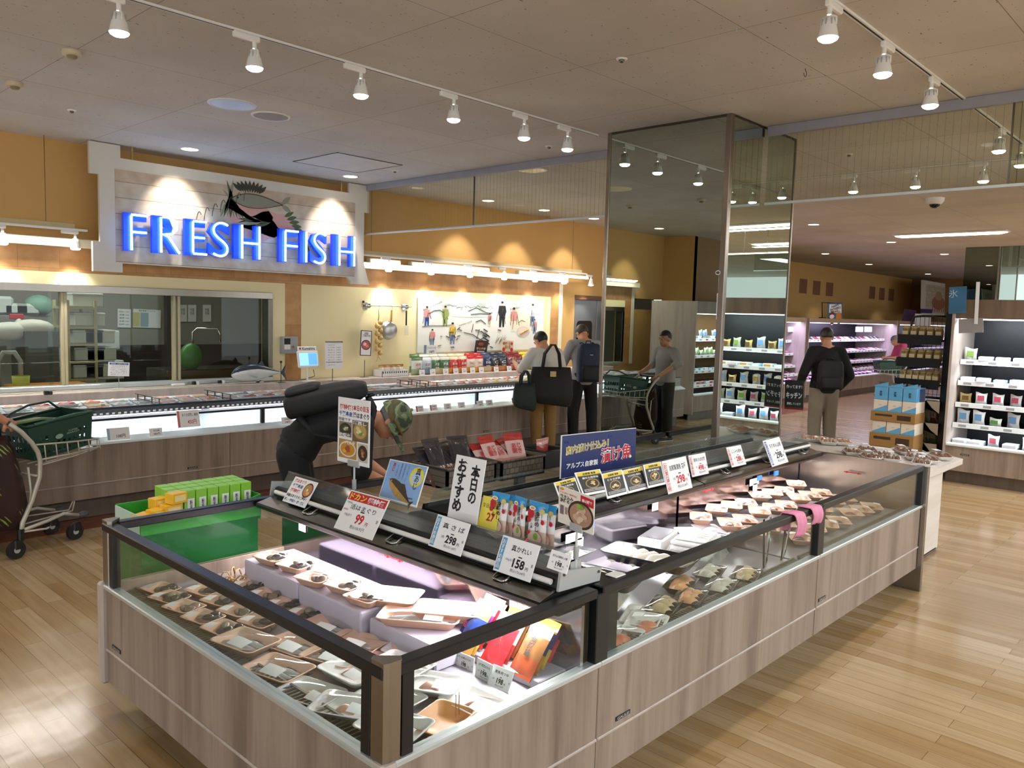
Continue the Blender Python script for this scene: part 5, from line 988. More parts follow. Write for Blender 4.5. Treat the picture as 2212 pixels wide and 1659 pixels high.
for i, px in enumerate((395, 415, 447)): o, w_, h = poster([(px-9, 658), (px+9, 659), (px+9, 695), (px-9, 695)], f'white paper sheet on the kitchen wall, {nth(i)} past the wide notice', PAPER); text(o, '作業\n手順', w_/2, h*.6, w_*.5, h*.4, INK, 0)
sk = thing('kitchen_sink', 'steel kitchen sink with arched tap near the window end', 'sink', (0, 0, 0)); q = onY(440, 775, 9.6); sk.matrix_basis = Mx.Translation((q.x, 9.6, 0))
MB().box(q.x-.5, 9.5, .6, q.x+.9, 10.1, .98, STEELD, .01).obj('basin', sk, True); MB().tube([(q.x, 9.9, .98), (q.x, 9.9, 1.42), (q.x+.05, 9.88, 1.47), (q.x+.28, 9.8, 1.47), (q.x+.31, 9.79, 1.40), (q.x+.31, 9.79, 1.30)], .013, CHROME, 8).obj('tap', sk, True)
for x in (q.x-.45, q.x+.85): MB().box(x-.02, 9.55, 0, x+.02, 9.6, .6, STEELD).obj('leg', sk, True)
q = onY(412, 742, 9.62); tag(MB().sph((q.x, 9.62, 1.13), (.14, .1, .17), clr('#3f7a34', .35)).obj('green_bag'), 'green plastic bag on the edge of the kitchen sink', 'bag')
q = onY(105, 826, 8.95); tag(MB().box(q.x-.35, 8.85, .86, q.x+.35, 9.15, .93, clr('#d98a2c', .35), .01).box(q.x-.4, 8.8, 0, q.x+.4, 9.2, .855, STEELD).obj('orange_tray'), 'orange tray on a steel bench just inside the kitchen window', 'tray')
gt = thing('arched_tap', 'grey arched water tap at the cart end of the kitchen window', 'tap', (0, 0, 0)); q = onY(20, 790, 9.2); gt.matrix_basis = Mx.Translation((q.x, 9.2, .85)); MB().tube([(q.x-.1, 9.2, .85), (q.x-.1, 9.2, 1.15), (q.x-.05, 9.2, 1.24), (q.x+.05, 9.2, 1.24), (q.x+.1, 9.2, 1.15), (q.x+.1, 9.2, 1.0)], .025, GREYP, 8).obj('spout', gt, True); MB().box(q.x-.5, 9.0, 0, q.x+.35, 9.5, .85, STEELD).obj('bench', gt, True)
q = onY(45, 815, 9.0); tag(MB().lathe([(.001, 0), (.07, 0), (.08, .16), (.075, .16)], clr('#c9cf5a'), 14, T=Mx.Translation((q.x, 9.0, .86))).obj('yellow_tub'), 'small yellow-green tub inside the kitchen window', 'tub')
tag(MB().box(onY(361, 700, 11.2).x, 11.2, 0, onY(380, 700, 11.2).x, 11.3, 2.3, mat('dark door frame', '#2b2723', .5)).obj('door_post'), 'dark door post in the back of the kitchen', 'post')
# ================================================================ SIGNS AND CARDS ON THE ISLAND
XE, YE = 1.925, 2.262
def price_card(label, px, ax, val, title, price, unit, tax, pc=INK, strip=None, stripm=None, boxed=False, group=None, ttl_h=.17, ty=.74):
    M, w_, h = quad_frame(px, ax, val); o = card('price_card', label, 'price card', M, w_, h); x0 = 0
    if strip:
        x0 = .16
        if boxed:
            for k, ch in enumerate(strip): n = len(strip); y = h*(.93-.86*(k+.5)/n); MB().box(w_*.03, y-h*.40/n, .0021, w_*.15, y+h*.40/n, .0024, RED).box(w_*.04, y-h*.34/n, .0022, w_*.14, y+h*.34/n, .0026, PAPER).obj('red_box', o); text(o, ch, w_*.09, y, None, h*.52/n, RED, .02, .003)
        else:
            patch(o, 'colour_strip', w_*.03, h*.05, w_*.15, h*.95, stripm or clr('#5a9cc4')); text(o, '\n'.join(strip), w_*.09, h*.5, None, h*.80, PAPER, .01, .003)
    text(o, title, w_*(.5+x0/2), h*ty, w_*min(.72-x0*.3, .13*len(title)), h*ttl_h, INK); text(o, price, w_*(.52+x0/2), h*.36, None, h*.25, pc, .035); text(o, '円', w_*(.66+x0/2+.03*len(price)), h*.29, None, h*.10, pc, .02)
    text(o, unit, w_*(.2+x0*.9), h*.40, None, h*.085, INK, .0); text(o, '税込'+tax+'円', w_*(.55+x0/2), h*.15, None, h*.09, INK, .0); MB().box(w_*(.47+x0/2), h*.525, .0021, w_*(.57+x0/2), h*.555, .0023, INK).obj('ink_bar', o); MB().box(w_*.92, h*.38, .0021, w_*.96, h*.46, .0022, mat('grey print', '#9a9a9a')).obj('grey_mark', o)
    return o
o = price_card('large price card with red banner and red 99 price, leaning on the end case canopy', [(760.6, 1064), (841, 1087), (803.5, 1174), (721, 1146)], 0, XE, '活はまぐり', '99', '100g当り', '106.92', RED, ttl_h=.13, ty=.62); o.location.z += .012
M, w_, h = quad_frame([(760.6, 1064), (841, 1087), (803.5, 1174), (721, 1146)], 0, XE)
patch(o, 'red_banner', w_*.02, h*.76, w_*.98, h*.97, RED); text(o, 'ドカン', w_*.27, h*.865, w_*.42, h*.17, clr('#f3d04a'), .03, .003); text(o, '超特価', w_*.73, h*.86, w_*.42, h*.15, PAPER, .03, .003); text(o, '千葉県産', w_*.11, h*.70, w_*.14, h*.045, INK, 0); text(o, '期間限定', w_*.09, h*.52, w_*.12, h*.045, RED, 0)
blue = 'おすすめ商品'
price_card('price card with blue strip reading 298, beside the tall recommendation sign', [(946, 1111), (1018, 1132), (995, 1203), (925, 1178)], 0, 1.985, '真 さ ば', '298', '2枚', '321.84', INK, blue)
price_card('price card with blue strip reading 158, below the blue rice-mix pouches', [(1089, 1155), (1167, 1180), (1145, 1259), (1065, 1231)], 0, 1.985, '真かれい', '158', '100g当り', '170.64', INK, blue)
price_card('small price card reading 198 at the end plate of the end case canopy', [(1192, 1187), (1236, 1200), (1224, 1241), (1181, 1226)], 0, 1.985, '炊き込み漁師めしの素', '198', '1袋', '213.84', ttl_h=.13)
def bowl(parent, x, y, r, rim_='#3a1c12', soup='#c77a3a', bits=('#e9d9b5', '#d7b77a', '#7f9a4a'), ry=None, seed=0, n=7):
    mb = MB(); ry = ry or r; q = random.Random(seed); mb.disc(x, y, .0026, r, clr(rim_), 24, ry=ry).disc(x, y, .0030, r*.86, clr(soup), 24, ry=ry*.82)
    for k in range(n): a = q.random()*6; d = q.random()*.5; mb.disc(x+r*d*math.cos(a), y+ry*d*math.sin(a), .0034+.0002*k, r*q.uniform(.15, .32), clr(bits[k % len(bits)]), 10, ry=ry*q.uniform(.12, .26))
    return mb.obj('food_picture', parent)
M, w_, h = quad_frame([(639, 1028), (688, 1044), (658, 1098), (610, 1082)], 0, 1.985)
o = card('promotion_card', 'small promotion card with a soup bowl, at the far end of the end case canopy', 'promotion card', M, w_, h)
bowl(o, w_*.78, h*.62, w_*.19, ry=h*.28)
for s_, x, y, ww, hh, c in (('活はまぐり', .32, .87, .5, .14, RED), ('千葉県産', .30, .68, .46, .14, BLUE), ('超特価', .30, .49, .42, .15, RED), ('国産はまぐり大ご奉仕！', .47, .29, .86, .12, INK), ('蒸し・味噌汁・鍋・焼に', .47, .12, .86, .12, BLUE)): text(o, s_, w_*x, h*y, w_*ww, h*hh, c, .03)
M, w_, h = quad_frame([(839.6, 990.6), (929.6, 1009), (899.5, 1097.6), (817.5, 1076)], 0, 2.10)
o = card('fish_poster', 'square blue poster card with a painted horse mackerel and yellow ring', 'poster', M, w_, h); patch(o, 'blue_print', w_*.02, h*.06, w_*.98, h*.98, mat('watercolour blue', '#86abdb', .5, 0, .25, 14))
MB().disc(w_*.80, h*.70, .0026, w_*.17, clr('#ecd62f'), 26, ry=h*.235).disc(w_*.80, h*.68, .0030, w_*.12, clr('#bcd3ea'), 24, ry=h*.17).obj('yellow_ring', o)
text(o, '真\nあ\nじ', w_*.82, h*.66, None, h*.52, INK, .01, .0036); text(o, 'あ\nじ', w_*.17, h*.83, None, h*.22, RED, .02, .003)
for k, s_ in enumerate(('いつでもおいしい', 'わが家の食卓に', '塩焼も刺身でも', 'さっぱりと')): text(o, '\n'.join(s_), w_*(.55-.09*k), h*.76, None, h*.055*len(s_), BLUE, 0, .003)
fm = fish_mb(1, mat('print fish back', '#3b2f22', .5, 0, .3, 20), mat('print fish gold', '#b58d4c', .5, 0, .4, 16), w_=.3); f = fm.obj('fish_picture', o); f.matrix_basis = Mx.Translation((w_*.5, h*.27, .0026)) @ Mx.Rotation(-.45, 4, 'Z') @ Mx.Diagonal((w_*.78, w_*.78, .012, 1))
patch(o, 'ground_shade', w_*.5, h*.16, w_*.85, h*.19, mat('print shadow', '#4a5568'), .0025)
M, w_, h = quad_frame([(986.5, 981.5), (1051.7, 994.6), (1030, 1136), (966.4, 1117.7)], 0, 2.115)
o = card('recommendation_sign', 'tall white sign with two columns of brushed black characters on the end case', 'sign', M, w_, h); text(o, '本\n日\nの', w_*.72, h*.60, w_*.30, h*.60, INK, .035); text(o, 'お\nす\nす\nめ', w_*.27, h*.54, w_*.32, h*.82, INK, .04)
def rod_sign(label, px, val, ztop=.89):
    M, w_, h = quad_frame(px, 0, val); o = card('stand_sign', label, 'sign', M, w_, h); b = M @ V((w_*.52, 0, 0)); Mi = M.inverted()
    MB().cyl(Mi @ V((b.x+.004, b.y, ztop)), Mi @ V((b.x+.004, b.y, b.z-.01)), .0045, mat('clear rod', '#c8cccc', .15), n=8).obj('rod', o); MB().cyl(Mi @ V((b.x+.004, b.y, ztop+(b.z-ztop)*.35)), Mi @ V((b.x+.004, b.y, ztop+(b.z-ztop)*.6)), .010, GREYP, n=10).obj('joint', o); MB().box(w_*.34, -.012, -.006, w_*.70, .018, .005, GREYP, .003).obj('clip', o); MB().box(b.x*0-.03, -.002, 0, .03, .002, .05, GREYP, .001, T=Mi @ Mx.Translation((b.x+.004, b.y, ztop))).obj('base', o)
    return o, w_, h
o, w_, h = rod_sign('tall white rod sign with red headline and four food photos before the stooping customer', [(731, 856.5), (801, 866.6), (797.5, 1011), (729, 994.7)], 2.16)
for s_, x, y, ww, hh, c in (('超特価！', .27, .855, .42, .085, RED), ('本日の目玉', .73, .865, .48, .085, RED), ('千葉県産', .25, .755, .42, .075, BLUE), ('活はまぐり', .73, .755, .50, .085, INK), ('国産です', .22, .665, .38, .055, mat('grey ink', '#77777a'))): text(o, s_, w_*x, h*y, w_*ww, h*hh, c, .03)
def photo(o, x0, y0, x1, y1, c, **k): patch(o, 'photo_print', x0, y0, x1, y1, clr(c)); bowl(o, (x0+x1)/2, (y0+y1)/2, (x1-x0)*.46, ry=(y1-y0)*.42, **k)
photo(o, w_*.05, h*.40, w_*.45, h*.63, '#8a7a68', rim_='#1d1512', soup='#2f3324', bits=('#d7d2b4', '#5a6a3a', '#a88a5a'), seed=1); photo(o, w_*.47, h*.36, w_*.96, h*.68, '#6a5a44', rim_='#8a6a3a', soup='#b59a5c', bits=('#d9c98f', '#7f8a4a', '#e2d6a8'), seed=2); photo(o, w_*.05, h*.07, w_*.62, h*.36, '#b58a4c', rim_='#e3dccb', soup='#c98a2c', bits=('#b5461f', '#e0b04a', '#5f7a34'), seed=3); photo(o, w_*.65, h*.06, w_*.96, h*.34, '#c9c0b0', rim_='#2a1410', soup='#4a2418', bits=('#b58a5a', '#8a5a34'), seed=4)
text(o, '味噌汁', w_*.25, h*.43, w_*.34, h*.06, PAPER, .03, .006); text(o, '酒蒸し', w_*.72, h*.645, w_*.42, h*.06, PAPER, .03, .006); text(o, 'パスタ', w_*.42, h*.32, w_*.32, h*.06, PAPER, .03, .006)
o, w_, h = rod_sign('rod sign with a photo of rice in a dark bowl, near the end plate', [(1207.5, 1049), (1286.6, 1074.6), (1282, 1156), (1206, 1126)], 2.12)
patch(o, 'cream_print', 0, 0, w_, h, clr('#e6e0d4')); bowl(o, w_*.64, h*.40, w_*.36, rim_='#3a2620', soup='#a9836a', bits=('#c9a98f', '#d7bfa8', '#b8917a'), ry=h*.38, seed=5, n=14); MB().disc(w_*.66, h*.64, .008, w_*.09, clr('#6f9a34'), 9, ry=h*.07).disc(w_*.60, h*.66, .0082, w_*.06, clr('#87b044'), 8, ry=h*.06).obj('herb_picture', o)
MB().prism([(w_*.62, h*.72), (w_*.98, h*.70), (w_*.98, h*.93), (w_*.62, h*.95)], .0021, .0025, RED).obj('red_ribbon', o); text(o, '春は鯛で', w_*.80, h*.825, w_*.28, h*.09, PAPER, .02, .003); text(o, '好きな魚介で簡単絶品！', w_*.28, h*.85, w_*.48, h*.055, RED, .02); text(o, '炊き込み\n漁師めし', w_*.23, h*.69, w_*.38, h*.22, INK, .035); MB().disc(w_*.09, h*.94, .0025, w_*.06, clr('#e58a2c'), 14, ry=h*.035).obj('orange_logo', o)
patch(o, 'pouch_picture', w_*.05, h*.25, w_*.16, h*.5, clr('#7a6a8a')); patch(o, 'jar_picture', w_*.19, h*.28, w_*.27, h*.48, clr('#caa05a'))
M, w_, h = quad_frame([(1048, 1070), (1082, 1079), (1070, 1150), (1030, 1139)], 0, 2.13)
o = card('price_card', 'yellow price card half hidden between the tall sign and the rice-mix pouches', 'price card', M, w_, h, clr('#ecdc5a')); text(o, '毎日お買得', w_*.5, h*.72, w_*.8, h*.13, INK); text(o, '27', w_*.62, h*.40, None, h*.26, RED, .03)
# rice-mix pouches
rb = bag('rice_mix_pouch', 'x', 'pouch', .125, .19, .012, ('#e9e4e2', '#3f9bd6', '#d3b5a4'), 'blue rice-mix pouches on the end case', [('漁\n師\nめ\nし', .06, .60, .26, .50, INK), ('の\n素', -.22, .47, .10, .14, INK), ('炊\nき\n込\nみ', .30, .70, .09, .26, INK)], 80)
mb = MB(); T = Mx.Translation((0, -.0115, 0)) @ Mx.Rotation(PI/2, 4, 'X')
mb.disc(-.035, .145, 0, .022, RED, 9, T=T).disc(-.045, .115, 0, .013, RED, 8, T=T).disc(.045, .115, 0, .012, RED, 8, T=T).disc(-.045, .055, 0, .010, RED, 8, T=T).disc(-.025, .172, .0005, .022, clr('#f0f0ee'), 14, ry=.010, T=T).disc(-.025, .172, .001, .014, clr('#e5a02c'), 12, ry=.006, T=T).disc(.04, .165, 0, .018, clr('#d9c46a'), 8, ry=.012, T=T).disc(0, .035, .0, .045, clr('#d9b8a8'), 14, ry=.03, T=T).disc(.005, .045, .0006, .016, clr('#7fa83c'), 9, T=T)
mb.obj('printed_picture', rb)
for i, q in enumerate(([(1063, 1063), (1103, 1067.7), (1090.7, 1156), (1054.6, 1146)], [(1079, 1065), (1116, 1071), (1106, 1160), (1069, 1150)], [(1112, 1070), (1140, 1079), (1132, 1168), (1108, 1159)], [(1141, 1079), (1188, 1092), (1178, 1184), (1138, 1172)], [(1158, 1084), (1206, 1097), (1196, 1187), (1154, 1176)])):
    M, w_, h = quad_frame(q, 0, 2.145+.035*(i in (1, 4))); M = M @ Mx.Translation((w_/2, 0, 0)) @ Mx.Rotation(-PI/2, 4, 'X') @ Mx.Diagonal((w_/.125, 1, h/.20, 1))
    l = f'blue rice-mix pouch standing on the end case, {nth(i)} from the tall sign'
    if i == 0: rb.matrix_basis = M; rb['label'] = l
    else: dup(rb, M, l)
# ---- row cards
red = 'お買得品'
price_card('price card with red strip and red 298, tallest on the middle case canopy', [(1427, 997), (1482.5, 985), (1495.5, 1053.5), (1443.5, 1068)], 1, YE, '自家製漬魚 各種', '298', '1切', '321.84', RED, red, boxed=True)
price_card('price card with red strip and red 498 on the island canopy', [(1486, 984), (1523, 978), (1531, 1023), (1495, 1031)], 1, 2.33, '昆布さば切落', '498', '1P', '537.84', RED, red, boxed=True)
price_card('price card with red strip and red 288 on the far case canopy', [(1568, 967), (1600, 961), (1612, 1003), (1581, 1010)], 1, 2.33, 'ししゃも昆布', '288', '1P', '311.04', RED, red, boxed=True)
price_card('price card with blue boxed strip and black 298, last on the far case canopy', [(1645, 952), (1685, 944), (1703, 998), (1668, 1009)], 1, YE, 'ちりめん山椒', '298', '1P', '321.84', INK, 'アルプス品', clr('#4a6fa8'))
for i, q in enumerate(([(1197, 1043), (1240, 1031), (1258, 1075), (1212, 1088)], [(1243, 1021.7), (1293, 1013), (1315, 1061.6), (1260, 1072)], [(1300, 1022.5), (1341.7, 1016), (1356, 1066.5), (1311.6, 1078)], [(1343, 1017), (1385.7, 1007), (1401, 1055), (1357, 1066.5)], [(1389.7, 1004.6), (1426, 997), (1438, 1046), (1400, 1055)])):
    M, w_, h = quad_frame(q, 1, YE+.012*(i % 2)); o = card('menu_card', f'black and yellow card with a fish platter photo, {nth(i)} from the rod sign', 'menu card', M, w_, h, group=None)
    patch(o, 'black_print', w_*.05, h*.10, w_*.95, h*.82, mat('black print', '#26282a')); patch(o, 'yellow_band', w_*.05, h*.80, w_*.95, h*.97, clr('#e0c83c')); text(o, '自家製 煮魚', w_*.52, h*.885, w_*.5, h*.09, INK, .02, .003)
    text(o, ('さわら西京漬', '銀だら西京漬', 'とろさば漬', 'からすがれい西京漬', '黄金粕漬')[i], w_*.5, h*.71, w_*.62, h*.085, PAPER, .02, .003); bowl(o, w_*.5, h*.45, w_*.26, '#b58a3c', '#2a2622', ('#d9b97a', '#c9a05a', '#e6d3a0'), ry=h*.20, seed=20+i); patch(o, 'grey_band', w_*.09, h*.13, w_*.91, h*.25, clr('#9a9a98'), .004); text(o, '煮ても焼いても', w_*.45, h*.19, w_*.6, h*.05, INK, 0, .0046)
M, w_, h = quad_frame([(1212.5, 944), (1373, 920.7), (1370.5, 1008), (1209, 1034.6)], 1, 2.52)
o = card('banner_sign', 'navy banner sign with gold, white and big red characters and wave pattern', 'banner sign', M, w_, h, WHITE, th=.003); patch(o, 'navy_print', w_*.008, h*.01, w_, h*.985, mat('navy print', '#13235f', .45, 0, .08), .0035)
wv = MB(); q = random.Random(3)
for k in range(12):
    x, y = q.uniform(.05, .95)*w_, q.uniform(.1, .95)*h
    for r_ in (.03, .02, .011): wv.tube([(x+r_*h*2.2*math.cos(PI*j/8), min(h*.98, y+r_*h*2.2*math.sin(PI*j/8)), .0038) for j in range(9)], .0014, clr('#2a449a'), 4)
wv.obj('wave_print', o)
text(o, '店内漬け仕込み！', w_*.33, h*.67, w_*.56, h*.22, mat('white outline', '#f2efe6'), .055, .0042, rot=.05); text(o, '店内漬け仕込み！', w_*.33, h*.67, w_*.56, h*.20, clr('#b8a43a'), .02, .005, rot=.05); text(o, 'アルプス自家製', w_*.27, h*.27, w_*.40, h*.14, PAPER, .025, .0045)
text(o, '漬け魚', w_*.72, h*.42, w_*.44, h*.40, PAPER, .06, .0045, rot=.04); text(o, '漬け魚', w_*.72, h*.42, w_*.43, h*.38, clr('#c4232e'), .02, .0055, rot=.04)
for fx in (.06, .94): b = M @ V((w_*fx, 0, -.004)); Mi = M.inverted(); MB().box(-.012, -.004, 0, .012, .0, max(.02, b.z-.885), GREYP, T=Mi @ Mx.Translation((b.x, b.y+.006, .886))).obj('foot', o)
bb = tag(MB().sph((0, 0, 0), (.028, .028, .03), BLACK).obj('black_knob'), 'round black knob on the canopy beside the navy banner sign', 'knob'); q = onY(1383, 1000, 2.53); bb.location = (q.x, 2.56, .916)
q = onY(1492, 978, 2.6); bb = tag(MB().sph((0, 0, 0), (.028, .028, .03), BLACK).obj('black_knob'), 'round black knob on the canopy behind the card reading 498', 'knob'); bb.location = (q.x, 2.58, .916)
# ---- stickers inside the cases
def sticker(M, label, w_=.1, h=.05): o = card('notice_sticker', label, 'notice', M, w_, h, th=.0008); text(o, '注意 ロードライン', w_/2, h*.7, w_*.8, h*.2, INK, 0, .0012); text(o, '冷気吹出口をふさがない', w_/2, h*.35, w_*.8, h*.16, INK, 0, .0012); return o
FE = Mx.Rotation(-PI/2, 4, 'Z') @ Mx.Rotation(PI/2, 4, 'X'); FN = Mx.Rotation(PI/2, 4, 'X')
sticker(Mx.Translation((2.093, 3.36, .70)) @ FE, 'grey warning sticker on the end case back plate near the green stand', .06, .05); sticker(Mx.Translation((2.093, 1.95, .64)) @ FE, 'white warning sticker behind the sauce pouches', .11, .12)
for i, (x, z) in enumerate(((3.0, .66), (3.08, .60), (3.75, .70), (4.9, .68), (4.95, .62))): sticker(Mx.Translation((x, 2.432, z)) @ FN, f'small white sticker on the back plate of the front cases, {nth(i)} from the divider', .13 if i in (0, 3) else .06, .045 if i in (0, 3) else .07)
for i, x in enumerate((3.16, 5.0, 5.25)): tag(MB().box(x, 2.425, .705, x+.06, 2.433, .735, clr('#2f6fc4')).obj('blue_tag'), f'small blue tag clipped below the canopy grille, {nth(i)} from the divider', 'tag')
# price cards in front of the sauce pouches
for i, (px, s_) in enumerate(((([(982, 1404), (1026, 1421), (1022, 1456), (979, 1437)]), 'ぶり大根のたれ'), ([(1032, 1421), (1066, 1436), (1060, 1478), (1026, 1460)], 'ぶり照焼のたれ'), ([(1065, 1434), (1113, 1452), (1097, 1498), (1052, 1479)], '煮魚用つゆ'))):
    price_card(f'white price card reading 198 below the sauce pouches, {nth(i)} from the mackerel', px, 0, 1.90-.012*i, s_, '198', '1袋', '213.84', ttl_h=.15)
# ---- baskets of dried fish on the rear canopy
WICK = tile_mat('woven strap basket', '#6f665a', '#8c8375', '#3a352e', .035, .03, .002, .5)
def basket(label, x, y, z, w_, d, h, m=WICK, name='basket'):
    o = MB(); t = .012
    for a in ((-w_/2, -d/2, w_/2, -d/2+t), (-w_/2, d/2-t, w_/2, d/2), (-w_/2, -d/2, -w_/2+t, d/2), (w_/2-t, -d/2, w_/2, d/2)): o.box(a[0], a[1], 0, a[2], a[3], h, m)
    o.box(-w_/2, -d/2, 0, w_/2, d/2, .01, m); b = thing(name, label, 'basket', (x, y, z)); o.obj('woven_body', b)
    MB().tube([(-w_/2, -d/2, h), (w_/2, -d/2, h), (w_/2, d/2, h), (-w_/2, d/2, h)], .008, m, 6, True).obj('rim', b); return b
p = onZ(955, 1072, .905); q = onZ(1052, 1062, .905)
bk1, bk2 = (2.78, 3.0), (3.14, 2.98)
basket('grey woven basket of dark dried fish behind the blue poster', bk1[0], bk1[1], .906, .34, .26, .10); basket('grey woven basket of red-white fish packets behind the tall sign', bk2[0], bk2[1], .906, .34, .26, .10)
dk = bag('dried_fish_packet', 'x', 'dried fish packet', .12, .22, .03, ('#2a2830', '#3a3436', '#6a4a40'), None, [('丸干', .0, .3, .3, .1, PAPER)], 90); rdp = bag('dried_fish_packet', 'x', 'dried fish packet', .12, .20, .02, ('#d9b5b0', '#b0342f', '#c98a80'), None, [('あじ\n開き', .0, .6, .5, .3, RED)], 91)
def fill_basket(proto, n, x, y, label, tilt=-1.0):
    for i in range(n):
        Mw = Mx.Translation((x-.13+.26*i/(n-1), y-.03+.02*(i % 2), .93+.012*(i % 3))) @ Mx.Rotation(PI/2*0+.5*math.sin(3*i), 4, 'Z') @ Mx.Rotation(tilt+.25*math.sin(2*i), 4, 'X') @ Mx.Translation((0, 0, -.02))
        if i == 0: proto.matrix_basis = Mw; proto['label'] = label(i)
        else: dup(proto, Mw, label(i))
fill_basket(dk, 7, bk1[0], bk1[1], lambda i: f'dark dried fish packet in the woven basket, {nth(i)} from the blue poster', -.75)
fill_basket(rdp, 6, bk2[0], bk2[1], lambda i: f'red-white dried fish packet in the woven basket, {nth(i)} from the tall sign', -.75)
p = onZ(1193, 1012, .90); bk = basket('black wire basket of red packets behind the navy banner', p.x, p.y+.08, .906, .2, .2, .10, mat('black wire mesh', '#24221f', .5))
o = bag('dried_fish_packet', 'red packet standing in the black basket behind the navy banner', 'dried fish packet', .14, .13, .03, ('#a8423c', '#c98a80', '#8a3a34'), None, [], 95); o.matrix_basis = TR(p.x, p.y+.08, .92, .2)
# ---- green stand of boxed tea beyond the end case
GRN = mat('green card', '#3fa23c', .4, 0, .06); gs = thing('card_stand', 'green cardboard floor stand beyond the glass of the end case', 'cardboard stand', (1.76, 3.80, 0))
MB().box(-.29, -.13, 0, .29, .13, .74, mat('dark green card', '#1f6a34', .35, 0, .15, 6)).obj('body', gs); MB().prism([(-.30, .72), (.30, .72), (.30, .83), (.18, .80), (-.02, .80), (-.02, .79), (-.30, .79)], -.14, -.132, GRN, ax=1).obj('front_lip', gs); MB().box(-.30, .132, .72, .30, .14, .82, GRN).obj('back_lip', gs)
MB().box(-.302, -.14, .70, -.298, .14, .815, mat('milky card side', '#b9cfc0', .4)).obj('side_flap', gs); MB().box(.298, -.14, .70, .302, .14, .83, GRN).obj('side_flap', gs); MB().box(-.298, -.13, .741, .298, .13, .745, GRN).obj('shelf', gs); MB().box(.02, -.155, .80, .29, -.142, .815, clr('#7cc244')).obj('tear_strip', gs)
GB, YB = clr('#8cc63f', .35), clr('#efb92c', .35)
gb = thing('tea_box', 'x', 'carton', (0, 0, 0), 0, 'green cartons on the green stand'); MB().box(-.027, -.03, 0, .027, .03, .145, GB, .002).obj('carton', gb); MB().box(-.012, -.0312, .015, .022, -.0301, .105, PAPER).obj('white_label', gb); text(gb, '粉\n末\n茶', .006, .062, .014, .07, INK, .02, .0, T=Mx.Translation((0, -.0316, 0)) @ Mx.Rotation(PI/2, 4, 'X'))
k = 0
for r_ in range(3):
    for c_ in range(7): put(gb, [(1.655+.0585*c_, 3.735+.066*r_)], .745+.002*r_, lambda _: f'green carton on the green stand, {nth(c_)} along the {("front", "middle", "rear")[r_]} row', lambda _: .02*math.sin(k)); k += 1
done(gb)
yb = thing('yellow_carton', 'x', 'carton', (0, 0, 0), 0, 'yellow cartons on the green stand'); MB().box(-.04, -.03, 0, .04, .03, .05, YB, .002).obj('carton', yb); MB().box(-.03, -.0308, .012, .03, -.0301, .04, mat('pale yellow print', '#f3dc9a')).obj('pale_label', yb)
for i, (x, y, z, r) in enumerate(((1.50, 3.72, .76, .5), (1.56, 3.71, .775, .3), (1.62, 3.70, .79, .1), (1.60, 3.78, .81, .2), (1.645, 3.70, .842, .25))): put(yb, [(x, y)], z, lambda _: f'yellow carton tumbled on the green stand, {nth(i)} from its milky side', lambda _: r)
done(yb)
# ================================================================ TALL CHILLERS
INNER = mat('chiller black inside', '#0c1218', .35, 0, .1); RAILW = mat('white price rail', '#e9ecee', .4, 0, .03)
def chiller(label, Mw, L, zs, head=(1.85, 2.06), D=.9, low=.42, light_col=COOL, e=8, headm=LAMD, ends=True):
    """a tall open chiller: front at local y = 0, facing -y"""
    t = thing('open_chiller', label, 'chiller'); t.matrix_basis = Mw
    MB().box(.0, .0, .14, L, .06, low, LAM, .004).obj('front_panel', t); MB().box(0, .08, 0, L, .1, .14, KICK).obj('kickplate', t); MB().box(0, -.02, low, L, .10, low+.03, SILL, .006).obj('sill', t)
    MB().box(0, D-.04, .1, L, D, head[1], INNER).obj('back_wall', t); MB().box(0, .1, low-.03, L, D-.04, low, INNER).obj('base_deck', t)
    MB().box(0, .02, head[0], L, .08, head[1], headm).box(0, .08, head[0]+.03, L, D, head[0]+.06, INNER).obj('header', t)
    MB().box(.03, .10, head[0]-.012, L-.03, .22, head[0]+.02, lamp_mat('chiller lamp', '#eef6ff', 5)).obj('lamp_bar', t)
    if ends: MB().box(-.03, -.01, .1, 0, D, head[1], LAMP, .003).obj('end_panel', t); MB().box(L, -.01, .1, L+.03, D, head[1], LAMP, .003).obj('end_panel', t)
    for z, d in zs:
        MB().box(.01, d, z-.02, L-.01, D-.05, z, INNER).obj('shelf', t); MB().box(.01, d-.012, z-.045, L-.01, d, z+.012, RAILW, .002).obj('price_rail', t)
        n = int(L/.22)
        s = MB()
        for k in range(n): x = .05+(L-.1)*k/n; s.box(x+.02, d-.0135, z-.032, x+.10, d-.0125, z-.006, RED if (k*7+int(z*50)) % 6 == 0 else mat('grey print', '#9a9a9a'))
        s.obj('price_marks', t)
    W = lambda v: Mw @ V(v)
    for y, z, ee in ((.06, head[0]-.03, e), (.25, zs[0][0]-.05 if zs else 1, e*.35), (.2, zs[-1][0]-.05 if zs else 1, e*.35)):
        o = light('AREA', (0, 0, 0), ee*L, light_col, shape='RECTANGLE', size=L*.95, size_y=.06); o.matrix_basis = Mw @ (Mx.Translation((L/2, y, z)) @ V((0, .45, -1)).to_track_quat('-Z', 'Y').to_matrix().to_4x4())
    return t
